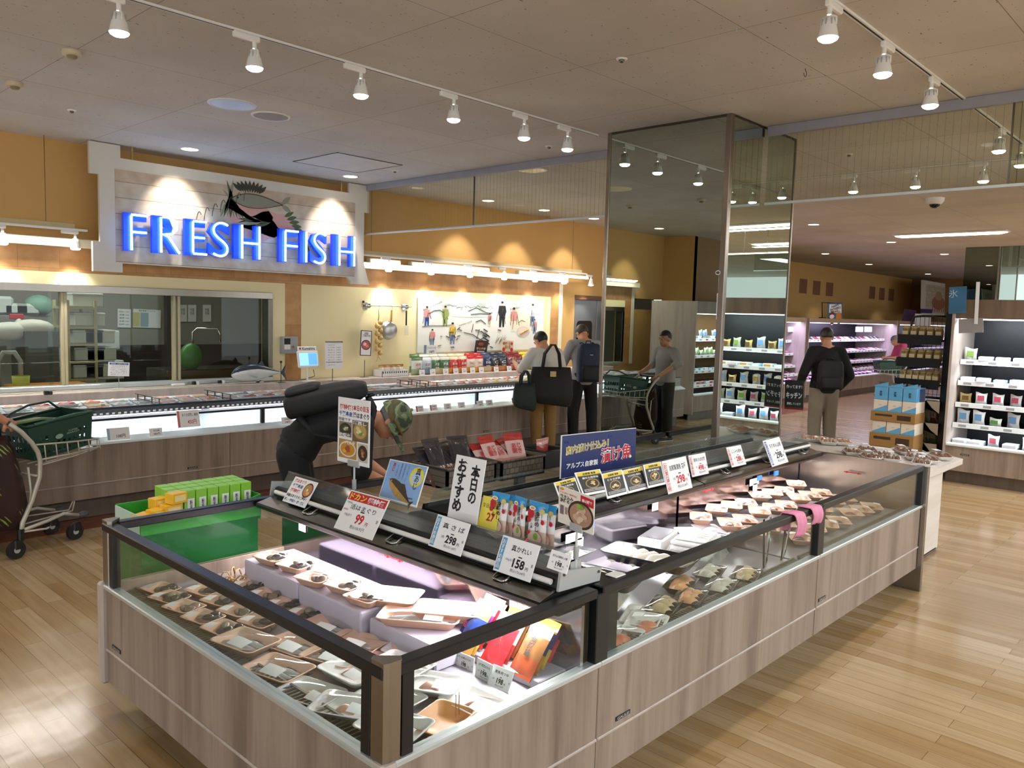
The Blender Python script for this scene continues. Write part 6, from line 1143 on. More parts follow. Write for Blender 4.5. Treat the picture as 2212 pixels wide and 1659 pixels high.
def sack_mesh(w_, d, h, c, c2, seed):
    r = random.Random(seed); ph = r.random()*6; mb = MB()
    for s in (-1, 1): mb.grid(lambda u, v: ((u-.5)*w_*(1-.1*math.sin(PI*v)), s*d/2*math.sin(PI*u)**.6*math.sin(PI*min(1, v*.97+.02))**.5+.006*math.sin(8*u+6*v+ph), v*h*(.93+.07*math.sin(5*u+ph))), 6, 6, mat('film '+c, c, .3, 0, .15, 40))
    mb.disc(0, -d/2-.001, 0, 0, INK) if 0 else None
    mb.box(-w_*.28, -d*.53, h*.3, w_*.28, -d*.5, h*.72, mat('film '+c2, c2, .4)); return mb.mesh('food_packet')
def box_mesh(w_, d, h, c, c2): return MB().box(-w_/2, -d/2, 0, w_/2, d/2, h, clr(c), .006).box(-w_*.4, -d/2-.001, h*.2, w_*.4, -d/2, h*.8, clr(c2)).box(-w_*.35, -d*.35, h, w_*.35, d*.3, h+.001, clr(c2)).mesh('food_packet')
PACKS = [(sack_mesh(.13, .06, .17, '#e6e8ea', '#6c9ccc', 1), 'white bag with blue print'), (sack_mesh(.13, .06, .15, '#eeeae0', '#c9a24a', 2), 'cream bag with ochre print'), (sack_mesh(.12, .06, .14, '#e9e9ea', '#c8566a', 3), 'white bag with pink print'), (sack_mesh(.13, .06, .15, '#dfe8d2', '#7fa34a', 4), 'pale green bag'), (box_mesh(.14, .16, .05, '#dbe6ee', '#e9e3ea'), 'pale blue flat box'), (box_mesh(.13, .15, .05, '#e9e2d2', '#b58a4a'), 'cream flat box'), (sack_mesh(.12, .07, .12, '#d9c27a', '#6a4a2c', 7), 'yellow bag with brown print'), (box_mesh(.13, .12, .06, '#e6e6e6', '#c23a3a'), 'white box with red print'), (sack_mesh(.13, .07, .10, '#e2ecdf', '#5d9a4c', 8), 'leafy green bag'), (box_mesh(.13, .15, .04, '#7fb8d8', '#e6eef2'), 'sky blue flat box')]
def packet(k, Mw, label, group): o = bpy.data.objects.new('food_packet', PACKS[k][0]); COL.objects.link(o); o.matrix_basis = Mw; return tag(o, f'{PACKS[k][1]} {label}', 'food packet', group)
def stock(Mw, L, zs, low, name, frm, step=.15, rows=None, D=.9, seed=0):
    for r_, (z, d) in enumerate(list(zs)+[(low, .16)]):
        n = int((L-.1)/step)
        for i in range(n):
            ks = (rows or ((0, 2, 0, 1, 3), (1, 5, 5, 1, 7), (6, 1, 5, 6, 2), (2, 7, 2, 0, 4), (8, 8, 3, 8, 0)))[r_ % 5]; k = ks[(i*2+i//3+seed) % len(ks)]
            packet(k, Mw @ TR(.09+step*i, d+.09+.03*math.sin(5*i), z+.001, .15*math.sin(7*i+r_)), f'in {name}, {nth(i)} from {frm}, {nth(r_)} shelf', f'packets in {name}')
ZR = [onX(2130, y, 10.1).z for y in (782, 829, 877, 922)]
ZS = [(ZR[0], .30), (ZR[1], .26), (ZR[2], .22), (ZR[3], .18)]
MR = Mx.Translation((9.96, 2.60, 0)) @ Mx.Rotation(-PI/2, 4, 'Z')
ch1 = chiller('tall chiller facing the island behind the black wire rack', MR, 2.8, ZS)
stock(MR, 2.8, ZS, .43, 'the rack chiller', 'the rack', .165, ((3, 0, 4, 6, 4), (4, 9, 4, 5, 9), (6, 1, 2, 0, 2), (0, 2, 0, 3, 8), (4, 2, 4, 0, 2)))
badge(ch1, Mx.Translation((.20, 0, .335)) @ Mx.Rotation(PI/2, 4, 'X'))
o = tag(MB().box(10.28, -.2, 2.06, 10.30, 2.63, 2.66, MIRROR).obj('mirror_panel_board'), 'mirror panel standing on top of the chiller behind the rack', 'mirror')
# sales cards on that chiller
def cardX(label, cat, px, x, m, name='sales_card'): M, w_, h = quad_frame(px, 0, x); return card(name, label, cat, M, w_, h, m, th=.003), w_, h
o, w_, h = cardX('blue and dark red poster hung at the rack end of the chiller', 'poster', [(2049, 617), (2090, 622), (2087, 676), (2049, 678)], 9.93, mat('poster blue', '#3d6f93', .4, 0, .4, 5), 'sales_poster'); patch(o, 'dark_red_band', 0, 0, w_, h*.42, mat('poster dark red', '#3a1216')); patch(o, 'pale_streak', w_*.6, h*.5, w_*.75, h*.95, mat('poster pale', '#7fa3b8')); text(o, '氷', w_*.25, h*.75, None, h*.3, clr('#b8cdd8'), 0, .004)
o, w_, h = cardX('grey talker plate clipped under the chiller header', 'shelf card', [(2071, 688), (2124, 688), (2124, 718), (2071, 720)], 9.94, mat('grey card', '#9a9494')); patch(o, 'ink_band', w_*.05, h*.75, w_*.7, h*.92, INK)
o, w_, h = cardX('narrow vertical sales strip with orange foot on the chiller header', 'shelf card', [(2106, 612), (2120, 606), (2112, 700), (2104, 700)], 9.92, PAPER); patch(o, 'orange_foot', 0, 0, w_, h*.35, clr('#d98a4a')); text(o, '父\nの\n日', w_*.55, h*.66, w_*.5, h*.4, INK)
# chiller left of the counter, seen in the column mirror
ML = Mx.Translation((-3.9, 7.2, 0)); ZL = [(1.40, .3), (1.10, .26), (.83, .22), (.58, .18)]
ch2 = chiller('tall chiller beyond the cart end of the fish counter, seen in the column mirror', ML, 2.8, ZL)
for r_, (z, d) in enumerate(ZL):
    for i in range(9): k = ((0, 0, 4), (3, 8, 3), (9, 4, 9), (7, 4, 7))[r_][i % 3]; packet(k, ML @ TR(1.35+.158*i, d+.09, z+.001, .1*math.sin(i)), f'in the mirrored chiller, {nth(8-i)} from the counter, {nth(r_)} shelf', 'packets in the mirrored chiller')
# meat chillers along the far wall
MM = Mx.Translation((11.8, 7.35, 0)); MZ = [(1.34, .30), (1.06, .24), (.80, .18), (.62, .12)]; VIO = (.66, .52, 1)
for i, (x0, L) in enumerate(((11.8, 5.2), (17.2, 5.6), (23.0, 5.6))):
    Mm = Mx.Translation((x0, 7.35, 0)); chiller(f'long violet-lit meat chiller against the far wall, {nth(i)} from the fish counter', Mm, L, MZ, (1.74, 1.84), 1.1, .44, VIO, 6.5, mat('pale header', '#a58f7a'), True)
mk_ = []
for k, (a, b, n_) in enumerate((('#e9e6ef', '#8a3a4a', 'white tray of red meat'), ('#2a2630', '#b5707a', 'black tray of pink meat'), ('#e3e0ea', '#d9a8a8', 'white tray of pale meat'), ('#e9e6ef', '#3a3440', 'white packet with dark label'), ('#b52a3a', '#e6d9dc', 'red packet'))): mk_.append((MB().box(-.10, -.07, 0, .10, .07, .03, clr(a), .006).box(-.085, -.055, .0301, .085, .055, .036, clr(b), .004).box(-.05, -.071, .004, .05, -.07, .026, PAPER).mesh('meat_pack'), n_))
for r_, (z, d) in enumerate(MZ+[(.47, .12)]):
    for i in range(40):
        k = ((3, 3, 4, 0), (0, 2, 0, 1), (2, 0, 2, 2), (0, 1, 2, 0), (1, 1, 0, 1))[r_][(i*3+i//4) % 4]; x = 13.9+.27*i
        if abs(x-17.1) < .2 or abs(x-22.9) < .2: continue
        o = bpy.data.objects.new('meat_pack', mk_[k][0]); COL.objects.link(o); o.matrix_basis = TR(x, 7.35+d+.12, z+.008, .05*math.sin(i), .55 if r_ == 0 else .30); tag(o, f'{mk_[k][1]} in the violet chillers, {nth(i)} from the column, {nth(r_)} shelf', 'meat tray', 'meat trays in the violet chillers')
# brown wall tiles and lit wall
for i, q in enumerate(((1735, 618), (1764, 622), (1792, 625), (1884, 632), (1905, 635), (1925, 637))):
    p = onY(*q, 9.27); tag(MB().box(p.x-.22, 9.255, p.z-.19, p.x+.22, 9.279, p.z+.19, mat('brown wall tile', '#8a5f44', .5), .006).obj('wall_plaque'), f'square brown wall plaque on the far ochre wall, {nth(i)} from the column', 'wall plaque', 'brown wall plaques')
def cardY(label, cat, px, y, m, name='sales_card', th=.004): M, w_, h = quad_frame(px, 1, y); return card(name, label, cat, M, w_, h, m, th=th), w_, h
st = thing('sign_stand', 'thin black bent rod stand on the meat chiller header', 'sign stand', (0, 0, 0)); p = onY(1776, 689, 7.45); q = onY(1776, 653, 7.45); r_ = onY(1819, 653, 7.45); st.matrix_basis = Mx.Translation((p.x, 7.45, 1.84))
MB().tube([(p.x, 7.45, 1.84), (q.x, 7.45, q.z), (r_.x, 7.45, q.z)], .012, BLACK, 6).obj('rod', st, True); MB().box(p.x-.08, 7.40, 1.84, p.x+.08, 7.5, 1.86, BLACK, .004).obj('base', st, True)
o, w_, h = cardY('blue, white and orange holiday sign hanging on a bent black rod', 'sign', [(1789, 655), (1818, 653), (1819, 693), (1789, 696)], 7.42, mat('sign blue', '#3f6f9f'), 'holiday_sign')
MB().prism([(w_*.05, h*.48), (w_*.95, h*.42), (w_*.95, h*.90), (w_*.08, h*.94)], .0045, .006, PAPER).obj('white_plate', o); text(o, 'HAPPY\nFATHER\'S\nDAY', w_*.5, h*.68, w_*.75, h*.42, INK, .03, .008, rot=.08)
MB().disc(w_*.25, h*.22, .006, w_*.2, clr('#8a1f2a'), 14).disc(w_*.74, h*.2, .006, w_*.2, clr('#e08a2c'), 16).disc(w_*.25, h*.28, .0064, w_*.17, PAPER, 12, ry=w_*.06).obj('cup_and_orange', o)
o, w_, h = cardY('white framed board with a brown cattle sketch at the end of the far wall', 'picture board', [(1992, 606), (2052, 614), (2050, 688), (1990, 684)], 8.2, mat('board white', '#ded8cc'), 'picture_board', .03)
patch(o, 'plank_print', w_*.1, h*.12, w_*.92, h*.9, tile_mat('printed planks pale', '#cfc3b2', '#d9cfc0', '#a8988a', 9., .12, .004, plane='xy'), .032); MB().disc(w_*.55, h*.42, .034, w_*.24, mat('print rust', '#a8705c'), 16, ry=h*.2).disc(w_*.55, h*.62, .036, w_*.13, mat('print sand', '#b59a7a'), 12, ry=h*.13).obj('cattle_sketch', o)
k_ = MB()
for i in range(6): k_.box(w_*(.33+.08*i), h*.16, .036, w_*(.355+.08*i), h*.42, .038, mat('print rust', '#a8705c'))
k_.obj('printed_stripes', o)
for px, y, m, l in (([(1953, 668), (1980, 670), (1974, 699), (1947, 697)], 7.5, mat('purple print', '#4a2f55', .4, 0, .5, 8), 'dark purple sales poster tilted on the meat chiller header'), ([(1976, 678), (2012, 679), (2010, 708), (1976, 707)], 7.2, PAPER, 'white sales card with black print above the wire rack'), ([(1988, 667), (2014, 668), (2013, 677), (1988, 676)], 7.6, mat('violet print', '#3a2a66'), 'small violet sales card behind the white sales card')):
    o, w_, h = cardY(l, 'sales card', px, y, m)
    if m is PAPER: text(o, 'くらし\nの味', w_*.5, h*.5, w_*.6, h*.7, INK)
for i, px in enumerate((1710+0, 1856, 1875)): o, w_, h = cardY(f'white price sheet inside the violet meat chiller, {nth(i)} from the column', 'price sheet', [(px-8, 706), (px+9, 706), (px+8, 717), (px-8, 717)], 7.62, PAPER); text(o, '本日限り', w_/2, h/2, w_*.7, h*.4, INK)
# ================================================================ BLACK WIRE RACK AND CARTONS
RX = 10.35
r0, r1 = onX(1962, 800, RX).y, onX(2047, 800, RX).y
rk = thing('wire_rack', 'black wire display rack of jars at the chiller corner', 'wire rack', (RX, (r0+r1)/2, 0)); ztop = onX(2047, 680, RX).z
MB().box(RX-.05, r1-.05, 0, RX+.05, r1+.05, ztop+.03, BLACK, .006).obj('post', rk, True); MB().box(RX+.45, r1-.03, 0, RX+.5, r1+.03, ztop, BLACK, .006).obj('post', rk, True); MB().box(RX+.02, r1, 0.02, RX+.48, r1+.02, ztop-.1, BLACK).obj('back_board', rk, True)
pl = [(RX, r1+.05, ztop-.02), (RX, r0-.12, ztop-.02), (RX, r0-.03, ztop-.03), (RX, r0, ztop-.10), (RX, r0, 1.0), (RX, r0-.03, .93), (RX, r0-.12, .91), (RX, r1+.05, .91)]
MB().tube(pl, .014, BLACK, 8).obj('bent_frame', rk, True)
wr = MB()
for k in range(9): y = r1+(r0-r1)*k/9; wr.tube([(RX, y, .92), (RX, y, ztop-.03)], .003, BLACK, 4)
for k in range(10): z = .95+(ztop-1.0)*k/10; wr.tube([(RX, r1, z), (RX, r0, z)], .003, BLACK, 4)
wr.obj('wire_mesh', rk, True)
JAR, LID = mat('amber jar', '#8a6f3c', .25, 0, .2, 20), mat('tan jar lid', '#b59a66', .4)
jm = MB().lathe([(.001, 0), (.042, 0), (.045, .02), (.045, .10), (.036, .12), (.036, .125)], JAR, 14).lathe([(.039, .12), (.039, .15), (.001, .15)], LID, 14).box(-.046, -.03, .03, -.044, .03, .09, mat('jar label', '#d9c9a0')).mesh('jar')
n_ = 0
for z, nj in ((1.60, 5), (1.33, 5), (1.08, 6)):
    MB().box(RX-.20, r1+.03, z-.02, RX+.05, r0+.08, z, BLACK).box(RX-.21, r1+.03, z-.06, RX-.20, r0+.08, z+.05, BLACK).box(RX-.20, r0+.07, z-.06, RX+.05, r0+.08, z+.05, BLACK).obj('shelf_tray', rk, True)
    for j in range(nj): y = r1+.09+(r0+.02-r1-.09)*j/(nj-1); o = bpy.data.objects.new('jar', jm); COL.objects.link(o); o.matrix_basis = TR(RX-.10, y, z+.001); tag(o, f'amber jar on the black wire rack, {nth(j)} from its thick post, {nth(n_)} shelf', 'jar', 'jars on the wire rack')
    n_ += 1
WCURL = mat('cream card shelf front', '#c9bca6', .5)
for i, z in enumerate((.90, .64, .40)): MB().prism([(r1+.02, z-.02), (r0, z-.02), (r0, z), (r1+.4*(r0-r1), z-.01), (r1+.1, z-.10), (r1+.02, z-.16)], RX-.14, RX-.13, WCURL, ax=0).obj('curved_shelf_front', rk, True); MB().box(RX-.13, r1+.02, z-.03, RX+.4, r0, z-.02, BLACK).obj('lower_shelf', rk, True)
for i in range(10): c = ('#4a1f1c', '#3f4a2c')[i % 2 if i < 6 else 1]; o = bpy.data.objects.new('dried_goods_bag', sack_mesh(.11, .05, .19, c, '#6a5a44', 30+i)); COL.objects.link(o); z = (.63, .39)[i // 6] if i < 10 else .39; o.matrix_basis = TR(RX-.04, r1+.1+(r0-r1-.15)*((i % 6)/5.), (.621, .381)[i//6], -PI/2); tag(o, f'{("dark red", "dark green")[i % 2 if i < 6 else 1]} dried goods bag on the lower rack, {nth(i % 6)} from the post, {("upper", "lower")[i//6]} of two', 'bag')
o, w_, h = cardX('white price card hanging on the dried goods of the wire rack', 'price card', [(1983, 812), (1998, 810), (1996, 835), (1982, 838)], RX-.2, PAPER); text(o, '298\n円', w_/2, h/2, w_*.6, h*.6, INK)
# stack of blue snack cartons on brown boxes
BX = 9.75
y0, y1 = onX(1884, 900, BX).y, onX(1978, 900, BX).y; CB, CBL, CBW = mat('brown carton', '#97723f', .7, 0, .1), mat('sky blue carton', '#5fa3cf', .4), mat('cream carton', '#dccfbd', .5)
zt = [onX(1930, v, BX).z for v in (838, 862, 886, 905, 928, 942, 975)]
def brown(z0, z1, l): o = tag(MB().box(BX, y1, z0, BX+.34, y0+.02, z1, CB, .006).obj('brown_box'), l, 'cardboard box'); patch(o, 'x', 0, 0, 0, 0, CB) if 0 else None; MB().box(BX-.0015, y1+.05, z0+(z1-z0)*.25, BX, y1+.20, z0+(z1-z0)*.75, mat('box print', '#3f2c18')).obj('printed_frame', o); MB().box(BX-.0015, y0-.22, z0+(z1-z0)*.55, BX, y0-.03, z0+(z1-z0)*.75, mat('box print', '#3f2c18')).obj('printed_line', o); return o
hb = .13
brown(0, .16, 'brown cardboard box at the floor of the blue carton stack'); brown(.161, .335, 'brown cardboard box, second from the floor in the blue carton stack'); brown(.336, .50, 'brown cardboard box right below the lower blue cartons')
brown(.636, .75, 'brown cardboard box between the two layers of blue cartons')
for r_, (z0, z1, top) in enumerate(((.501, .635, False), (.751, .885, False), (.886, 1.04, True))):
    for j in range(3):
        a, b = y1+(y0-y1)*j/3+.004, y1+(y0-y1)*(j+1)/3-.004; t = thing('snack_carton', f'sky blue and cream snack carton, {nth(2-j)} counting from the violet floor, {("lowest", "middle", "open top")[r_]} layer', 'carton', (BX+.16, (a+b)/2, z0), 0, 'blue snack cartons')
        MB().box(BX+.01, a, z0, BX+.32, b, z1, CBL if top else CBW, .004).obj('carton', t, True)
        MB().prism([(a, z0+.002), (b, z0+.002), (b, z0+.01), (a, z0+.08)] if not top else [(a, z1), (b, z1), (b, z1+.01), (a, z1+.055)], BX+.007, BX+.0095, CBL, ax=0).obj('blue_wedge', t, True)
        text(t, '海\n苔' if top else 'のり', 0, 0, .03, None, INK if top else CBL, .02, .0, T=Mx.Translation((-.156, 0, .075)) @ Mx.Rotation(-PI/2, 4, 'Z') @ Mx.Rotation(PI/2, 4, 'X'))
        if top: bgm = sack_mesh(.15, .12, .10, '#5a5a5c', '#3a3c40', 40+j); c = bpy.data.objects.new('clear_packet', bgm); COL.objects.link(c); c.parent = t; c.matrix_basis = TR(-.02, 0, .10, PI/2)
o, w_, h = cardX('small navy price card hanging beside the blue carton stack', 'price card', [(1987, 841), (2000, 840), (1998, 868), (1986, 869)], BX-.01, mat('navy card', '#1a2450')); text(o, '198\n円', w_/2, h/2, w_*.6, h*.7, PAPER)
# ================================================================ CABINET BESIDE THE COLUMN
cb = thing('side_cabinet', 'pale wood side cabinet with overhanging top beside the mirrored column', 'cabinet', (6.3, 2.4, 0))
MB().box(5.76, 1.80, .02, 6.88, 3.0, .70, WHITEL, .003).obj('body', cb, True); MB().prism([(5.74, 1.68), (6.93, 1.68), (7.0, 1.78), (7.0, 3.02), (5.74, 3.02)], .70, .742, WHITEL).obj('top', cb, True); MB().box(5.80, 1.795, .06, 6.84, 1.80, .66, WHITEL, .002).obj('door', cb, True); MB().box(5.80, 1.794, .625, 6.0, 1.798, .64, BLACK).obj('finger_slot', cb, True); MB().box(5.80, 1.80, 0, 6.84, 2.95, .03, KICK).obj('plinth', cb, True)
sk_ = mat('brown skewer meat', '#8a5a38', .3, 0, .3, 30)
skp = thing('skewer_pack', 'x', 'food pack', (0, 0, 0), 0, 'clear packs of brown skewers on the side cabinet'); tray_mb(.22, .13, .022, WTR).obj('tray', skp)
fm = MB()
for k in range(4): fm.add([tuple(v) for v in fillet_mb(.15, .028, .03, sk_, seed=k).v], fillet_mb(.15, .028, .03, sk_, seed=k).f, sk_, True, TR(0, -.045+.03*k, .008, .1))
fm.obj('skewered_fish', skp); MB().grid(lambda u, v: ((u-.5)*.215, (v-.5)*.125, .022+.035*math.sin(PI*u)**.5*math.sin(PI*v)**.5), 10, 8, glass('clear lid', '#ffffff', 1.5, .06, haze=.05)).obj('clear_lid', skp); MB().box(.02, -.02, .054, .09, .025, .0555, LBL).obj('price_label', skp)
for i, q in enumerate(((1840, 978), (1872, 974), (1905, 984), (1880, 990), (1925, 993), (1952, 978), (1975, 990), (2000, 997), (1990, 1004), (2030, 990))): p = onZ(*q, .75); put(skp, [(p.x, min(max(p.y, 1.78), 2.9))], .744+.001*i, lambda _: f'clear-lidded pack of brown skewers on the side cabinet, {nth(i)} from the column', lambda _: .5+.3*math.sin(3*i))
wsp = thing('skewer_pack', 'x', 'food pack', (0, 0, 0), 0, 'white packs of pale skewers on the side cabinet'); tray_mb(.24, .15, .025, WTR).obj('tray', wsp); fm = MB()
for k in range(4): f_ = fillet_mb(.17, .03, .03, mat('pale prawn', '#d9a888', .35, 0, .3, 30), seed=k); fm.add([tuple(v) for v in f_.v], f_.f, f_.mats[0], True, TR(0, -.05+.034*k, .008, .1))
fm.obj('prawns', wsp); film_mb(.24, .15, .03, .02).obj('film', wsp)
for i, q in enumerate(((1745, 949), (1775, 949), (1790, 957), (1822, 957))): p = onZ(*q, .75); put(wsp, [(min(p.x, 6.85), min(p.y, 2.9))], .744+.002*i, lambda _: f'white tray of pale prawns on the side cabinet, {nth(i)} from the mirror', lambda _: .2*i)
done(skp, wsp)
# hanging black sign on the column edge
M, w_, h = quad_frame([(1696, 822), (1737, 821), (1735, 886), (1695, 883)], 0, 6.72)
o = card('chalk_sign', 'black hanging sign with white chalk lettering at the edge of the mirrored column', 'sign', M, w_, h, mat('chalkboard', '#141414', .6, 0, .1), th=.004); patch(o, 'dark_red_edge', 0, 0, w_, h*.07, clr('#7a1f24'), .0045)
text(o, '作ってます！', w_*.5, h*.78, w_*.85, h*.12, PAPER, .02, .005); text(o, 'キッチン', w_*.5, h*.48, w_*.86, h*.22, PAPER, .035, .005); text(o, '調理しています', w_*.5, h*.2, w_*.75, h*.09, PAPER, .01, .005)
Mi = M.inverted(); b = M @ V((0, h, 0)); MB().tube([Mi @ V((b.x, b.y-.01, b.z+.005)), Mi @ V((b.x, b.y-.01, b.z+.04)), Mi @ V((6.68, 3.10, b.z+.04))], .004, BLACK, 6).obj('bracket', o)
# poster strip on the near corner of the mirrored column
o, w_, h = cardX('small white and orange paper strip stuck on the mirrored column', 'paper strip', [(1549, 634), (1558, 633), (1556, 690), (1547, 690)], X0-.002, PAPER); patch(o, 'orange_dot', w_*.1, h*.05, w_*.9, h*.3, clr('#d97a3c')); patch(o, 'navy_band', w_*.1, h*.4, w_*.9, h*.5, clr('#2f4a6b'))
tag(MB().tube([onX(1551, 589, X0-.006)+V((0, .02*math.cos(a), .015*math.sin(a))) for a in [k*PI/4 for k in range(9)]], .004, WHITE, 6).obj('suction_hook'), 'small white suction hook on the mirrored column above the paper strip', 'hook')
hs = thing('aisle_sign', 'teal and cream hanging aisle sign over the groceries, seen in the column mirror', 'hanging sign', (13.2, -.6, 2.4)); hs.matrix_basis = Mx.Translation((12.5, -.2, 2.35)) @ Mx.Rotation(-PI/4*0, 4, 'Z')
MB().box(-.45, -.02, .32, .45, .02, .45, clr('#3f7f84')).obj('teal_band', hs); MB().box(-.45, -.02, 0, -.01, .02, .32, clr('#d9cd8a')).obj('cream_panel', hs); MB().box(.01, -.02, 0, .45, .02, .32, clr('#d9cd8a')).obj('cream_panel', hs)
for s_, x, z in (('調味料', -.23, .22), ('お米', .23, .22), ('乾物', -.23, .09), ('缶詰', .23, .09), ('8', 0, .385)): text(hs, s_, 0, 0, None, .07, INK if s_ != '8' else PAPER, .01, 0, T=Mx.Translation((x, -.022, z)) @ Mx.Rotation(PI/2, 4, 'X')); text(hs, s_, 0, 0, None, .07, INK if s_ != '8' else PAPER, .01, 0, T=Mx.Translation((-x, .022, z)) @ Mx.Rotation(PI, 4, 'Z') @ Mx.Rotation(PI/2, 4, 'X'))
for x in (-.4, .4): MB().cyl((x, 0, .45), (x, 0, HC-2.35), .004, STEELD, n=6).obj('hanging_wire', hs)
# ================================================================ PEOPLE
SKIN = mat('skin', '#c98f6f', .5, 0, .08, 12, sss=.1)
def remesh(o, vox, it=5):
    m = o.modifiers.new('remesh', 'REMESH'); m.mode = 'VOXEL'; m.voxel_size = vox; m.use_smooth_shade = True
    s = o.modifiers.new('smooth', 'SMOOTH'); s.factor = .5; s.iterations = it
def limb(mb, ch, m):
    for (p, r), (q, s) in zip(ch, ch[1:]): mb.cyl(p, q, r, m, r1=s, n=14)
    for p, r in ch: mb.sph(p, r, m, 14, 8)
def trunk(mb, rings, m):
    """rings of (centre, half width, half depth): an elliptical trunk along its spine"""
    C_ = [V(c) for c, a, b in rings]; R = []
    for i, (c, a, b) in enumerate(rings):
        ax = (C_[min(i+1, len(C_)-1)]-C_[max(i-1, 0)]).normalized(); fw = V((1, 0, 0)).cross(ax).normalized()*-1; fw = -fw
        R.append([C_[i]+V((1, 0, 0))*a*math.cos(2*PI*k/20)+fw*b*math.sin(2*PI*k/20) for k in range(20)])
    mb.loft(R, m); mb.sph(C_[-1], (rings[-1][1]*.9, rings[-1][2]*.9, rings[-1][2]*.6), m); mb.sph(C_[0], (rings[0][1]*.92, rings[0][2]*.95, rings[0][2]*.8), m)
def hand(mb, wr, d, palm, side, m, curl=.5, s=1.):
    """palm and five bent fingers: d = pointing direction, palm = palm normal, side = towards the thumb"""
    d, palm, side = V(d).normalized(), V(palm).normalized(), V(side).normalized(); c = V(wr)
    for t, w_ in ((.02, .026), (.05, .034), (.078, .034)):
        for k in (-1, -.33, .33, 1): mb.sph(c+d*t*s+side*k*w_*.75*s, .0125*s, m, 10, 6)
    for k, L in ((-.95, .055), (-.3, .07), (.35, .075), (.98, .068)):
        b = c+d*.085*s+side*k*.029*s; a1 = (d*math.cos(curl)+palm*math.sin(curl)); a2 = (d*math.cos(curl*2.1)+palm*math.sin(curl*2.1)); p1 = b+a1*L*.5*s; p2 = p1+a2*L*.5*s
        limb(mb, [(b, .0095*s), (p1, .0088*s), (p2, .0072*s)], m)
    b = c+d*.025*s+side*.032*s; p1 = b+(side*.6+d*.6+palm*.35).normalized()*.035*s; p2 = p1+(d*.85+palm*.5).normalized()*.028*s; limb(mb, [(b, .013*s), (p1, .011*s), (p2, .008*s)], m)
def person(label, loc, rz, J, shirt, trous, hairc, shoe='#1a1a1a', sleeve=.55, hair='short', w_=1., skirt=False, hem=-.02, group=None, trouser_end=1., hcut=0., vox=1.):
    t = thing('person', label, 'person', loc, rz, group); P = {k: V(v) for k, v in J.items()}
    B = MB(); d_ = (P['head']-P['neck']).normalized(); up = P['up'] if 'up' in P else d_; fw = P['look'].normalized(); lat = fw.cross(up).normalized(); up = lat.cross(fw).normalized()
    ctr = P['head']; A = Mx((lat, fw, up)).transposed().to_4x4(); A.translation = ctr
    B.sph((0, -.012, .025), (.074, .093, .088), SKIN, 20, 14, A); B.sph((0, .018, -.045), (.058, .070, .068), SKIN, 16, 10, A); B.sph((0, .062, -.085), (.025, .022, .02), SKIN, 10, 6, A)
    B.sph((0, .098, -.028), (.012, .018, .014), SKIN, 10, 6, A); B.cyl((0, .088, .015), (0, .104, -.022), .008, SKIN, r1=.011, T=A); B.sph((0, .082, .02), (.05, .018, .012), SKIN, 12, 6, A); B.sph((0, .084, -.062), (.024, .014, .010), SKIN, 10, 6, A)
    for s in (-1, 1): B.sph((s*.076, -.008, -.012), (.010, .022, .033), SKIN, 10, 8, A)
    limb(B, [(P['neck'], .058*w_), (P['neck']*.45+P['head']*.55-fw*.01, .052*w_)], SKIN); trunk(B, [(P['pelvis'], .145*w_, .10*w_), (P['waist'], .125*w_, .088*w_), (P['chest'], .155*w_, .10*w_), (P['neck']*.8+P['chest']*.2, .12*w_, .07*w_)], SKIN)
    for s in 'lr':
        sd = 1 if s == 'r' else -1
        limb(B, [(P['sh'+s], .052*w_), (P['el'+s], .039*w_), (P['el'+s]*.55+P['wr'+s]*.45, .036*w_), (P['wr'+s], .026*w_)], SKIN); limb(B, [(P['neck'], .05*w_), (P['sh'+s], .05*w_)], SKIN)
        dd = (P['wr'+s]-P['el'+s]).normalized(); hd = P.get('hd'+s, dd); pn = P.get('pn'+s, V((-sd, 0, 0))); pn = (pn-hd*pn.dot(hd)).normalized(); hand(B, P['wr'+s], hd, pn, P.get('th'+s, hd.cross(pn)*sd*-1), SKIN, .55)
        limb(B, [(P['hip'+s], .082*w_), (P['kn'+s], .056*w_), (P['kn'+s]*.6+P['an'+s]*.4, .054*w_), (P['an'+s], .038*w_)], SKIN); limb(B, [(P['an'+s], .04), (P['an'+s]+P['toe'+s]*.12, .03)], SKIN)
    b = B.obj('body', t); remesh(b, .0075*vox, 3)
    E_ = mat('eye white', '#e9e6e0', .2)
    for s in (-1, 1): MB().sph((s*.031, .079, .004), (.014, .009, .009), E_, 10, 6, A).sph((s*.031, .0865, .004), (.006, .003, .006), INK, 8, 5, A).obj('eye', t); MB().tube([(s*.014, .087, .022), (s*.032, .086, .028), (s*.05, .072, .022)], .0035, mat('hair '+hairc, hairc, .5, 0, .25, 60), 5, T=A).obj('eyebrow', t)
    MB().tube([(-.022, .088, -.063), (0, .096, -.062), (.022, .088, -.063)], .004, mat('lip', '#a8645a', .4), 6, T=A).obj('mouth', t)
    HM = mat('hair '+hairc, hairc, .5, 0, .25, 60, bump=.3)
    if hair:
        h = MB(); n = 26
        def hs(u, v, k): a = 2*PI*u; th = v; z = math.cos(th); rr_ = math.sin(th); return (.081*k*rr_*math.cos(a), -.012+.101*k*rr_*math.sin(a), .028+.096*k*z)
        def low_(u): s = math.sin(2*PI*u); return (1.95 if hair == 'short' else 2.25) - (.95 if s > .3 else .95*max(0, (s+.1)/.4) if s > -.1 else 0)
        h.grid(lambda u, v: hs(u, v*low_(u), 1.0+.018*math.sin(37*u)*math.sin(11*v)), 40, 14, HM, T=A); o = h.obj('hair', t); sm = o.modifiers.new('thick', 'SOLIDIFY'); sm.thickness = .014 if hair != 'crop' else .006; sm.offset = 1
    # clothes
    S1 = MB(); sm_ = mat('cloth '+shirt, shirt, .85, 0, .12, 7, bump=.35); g = .018
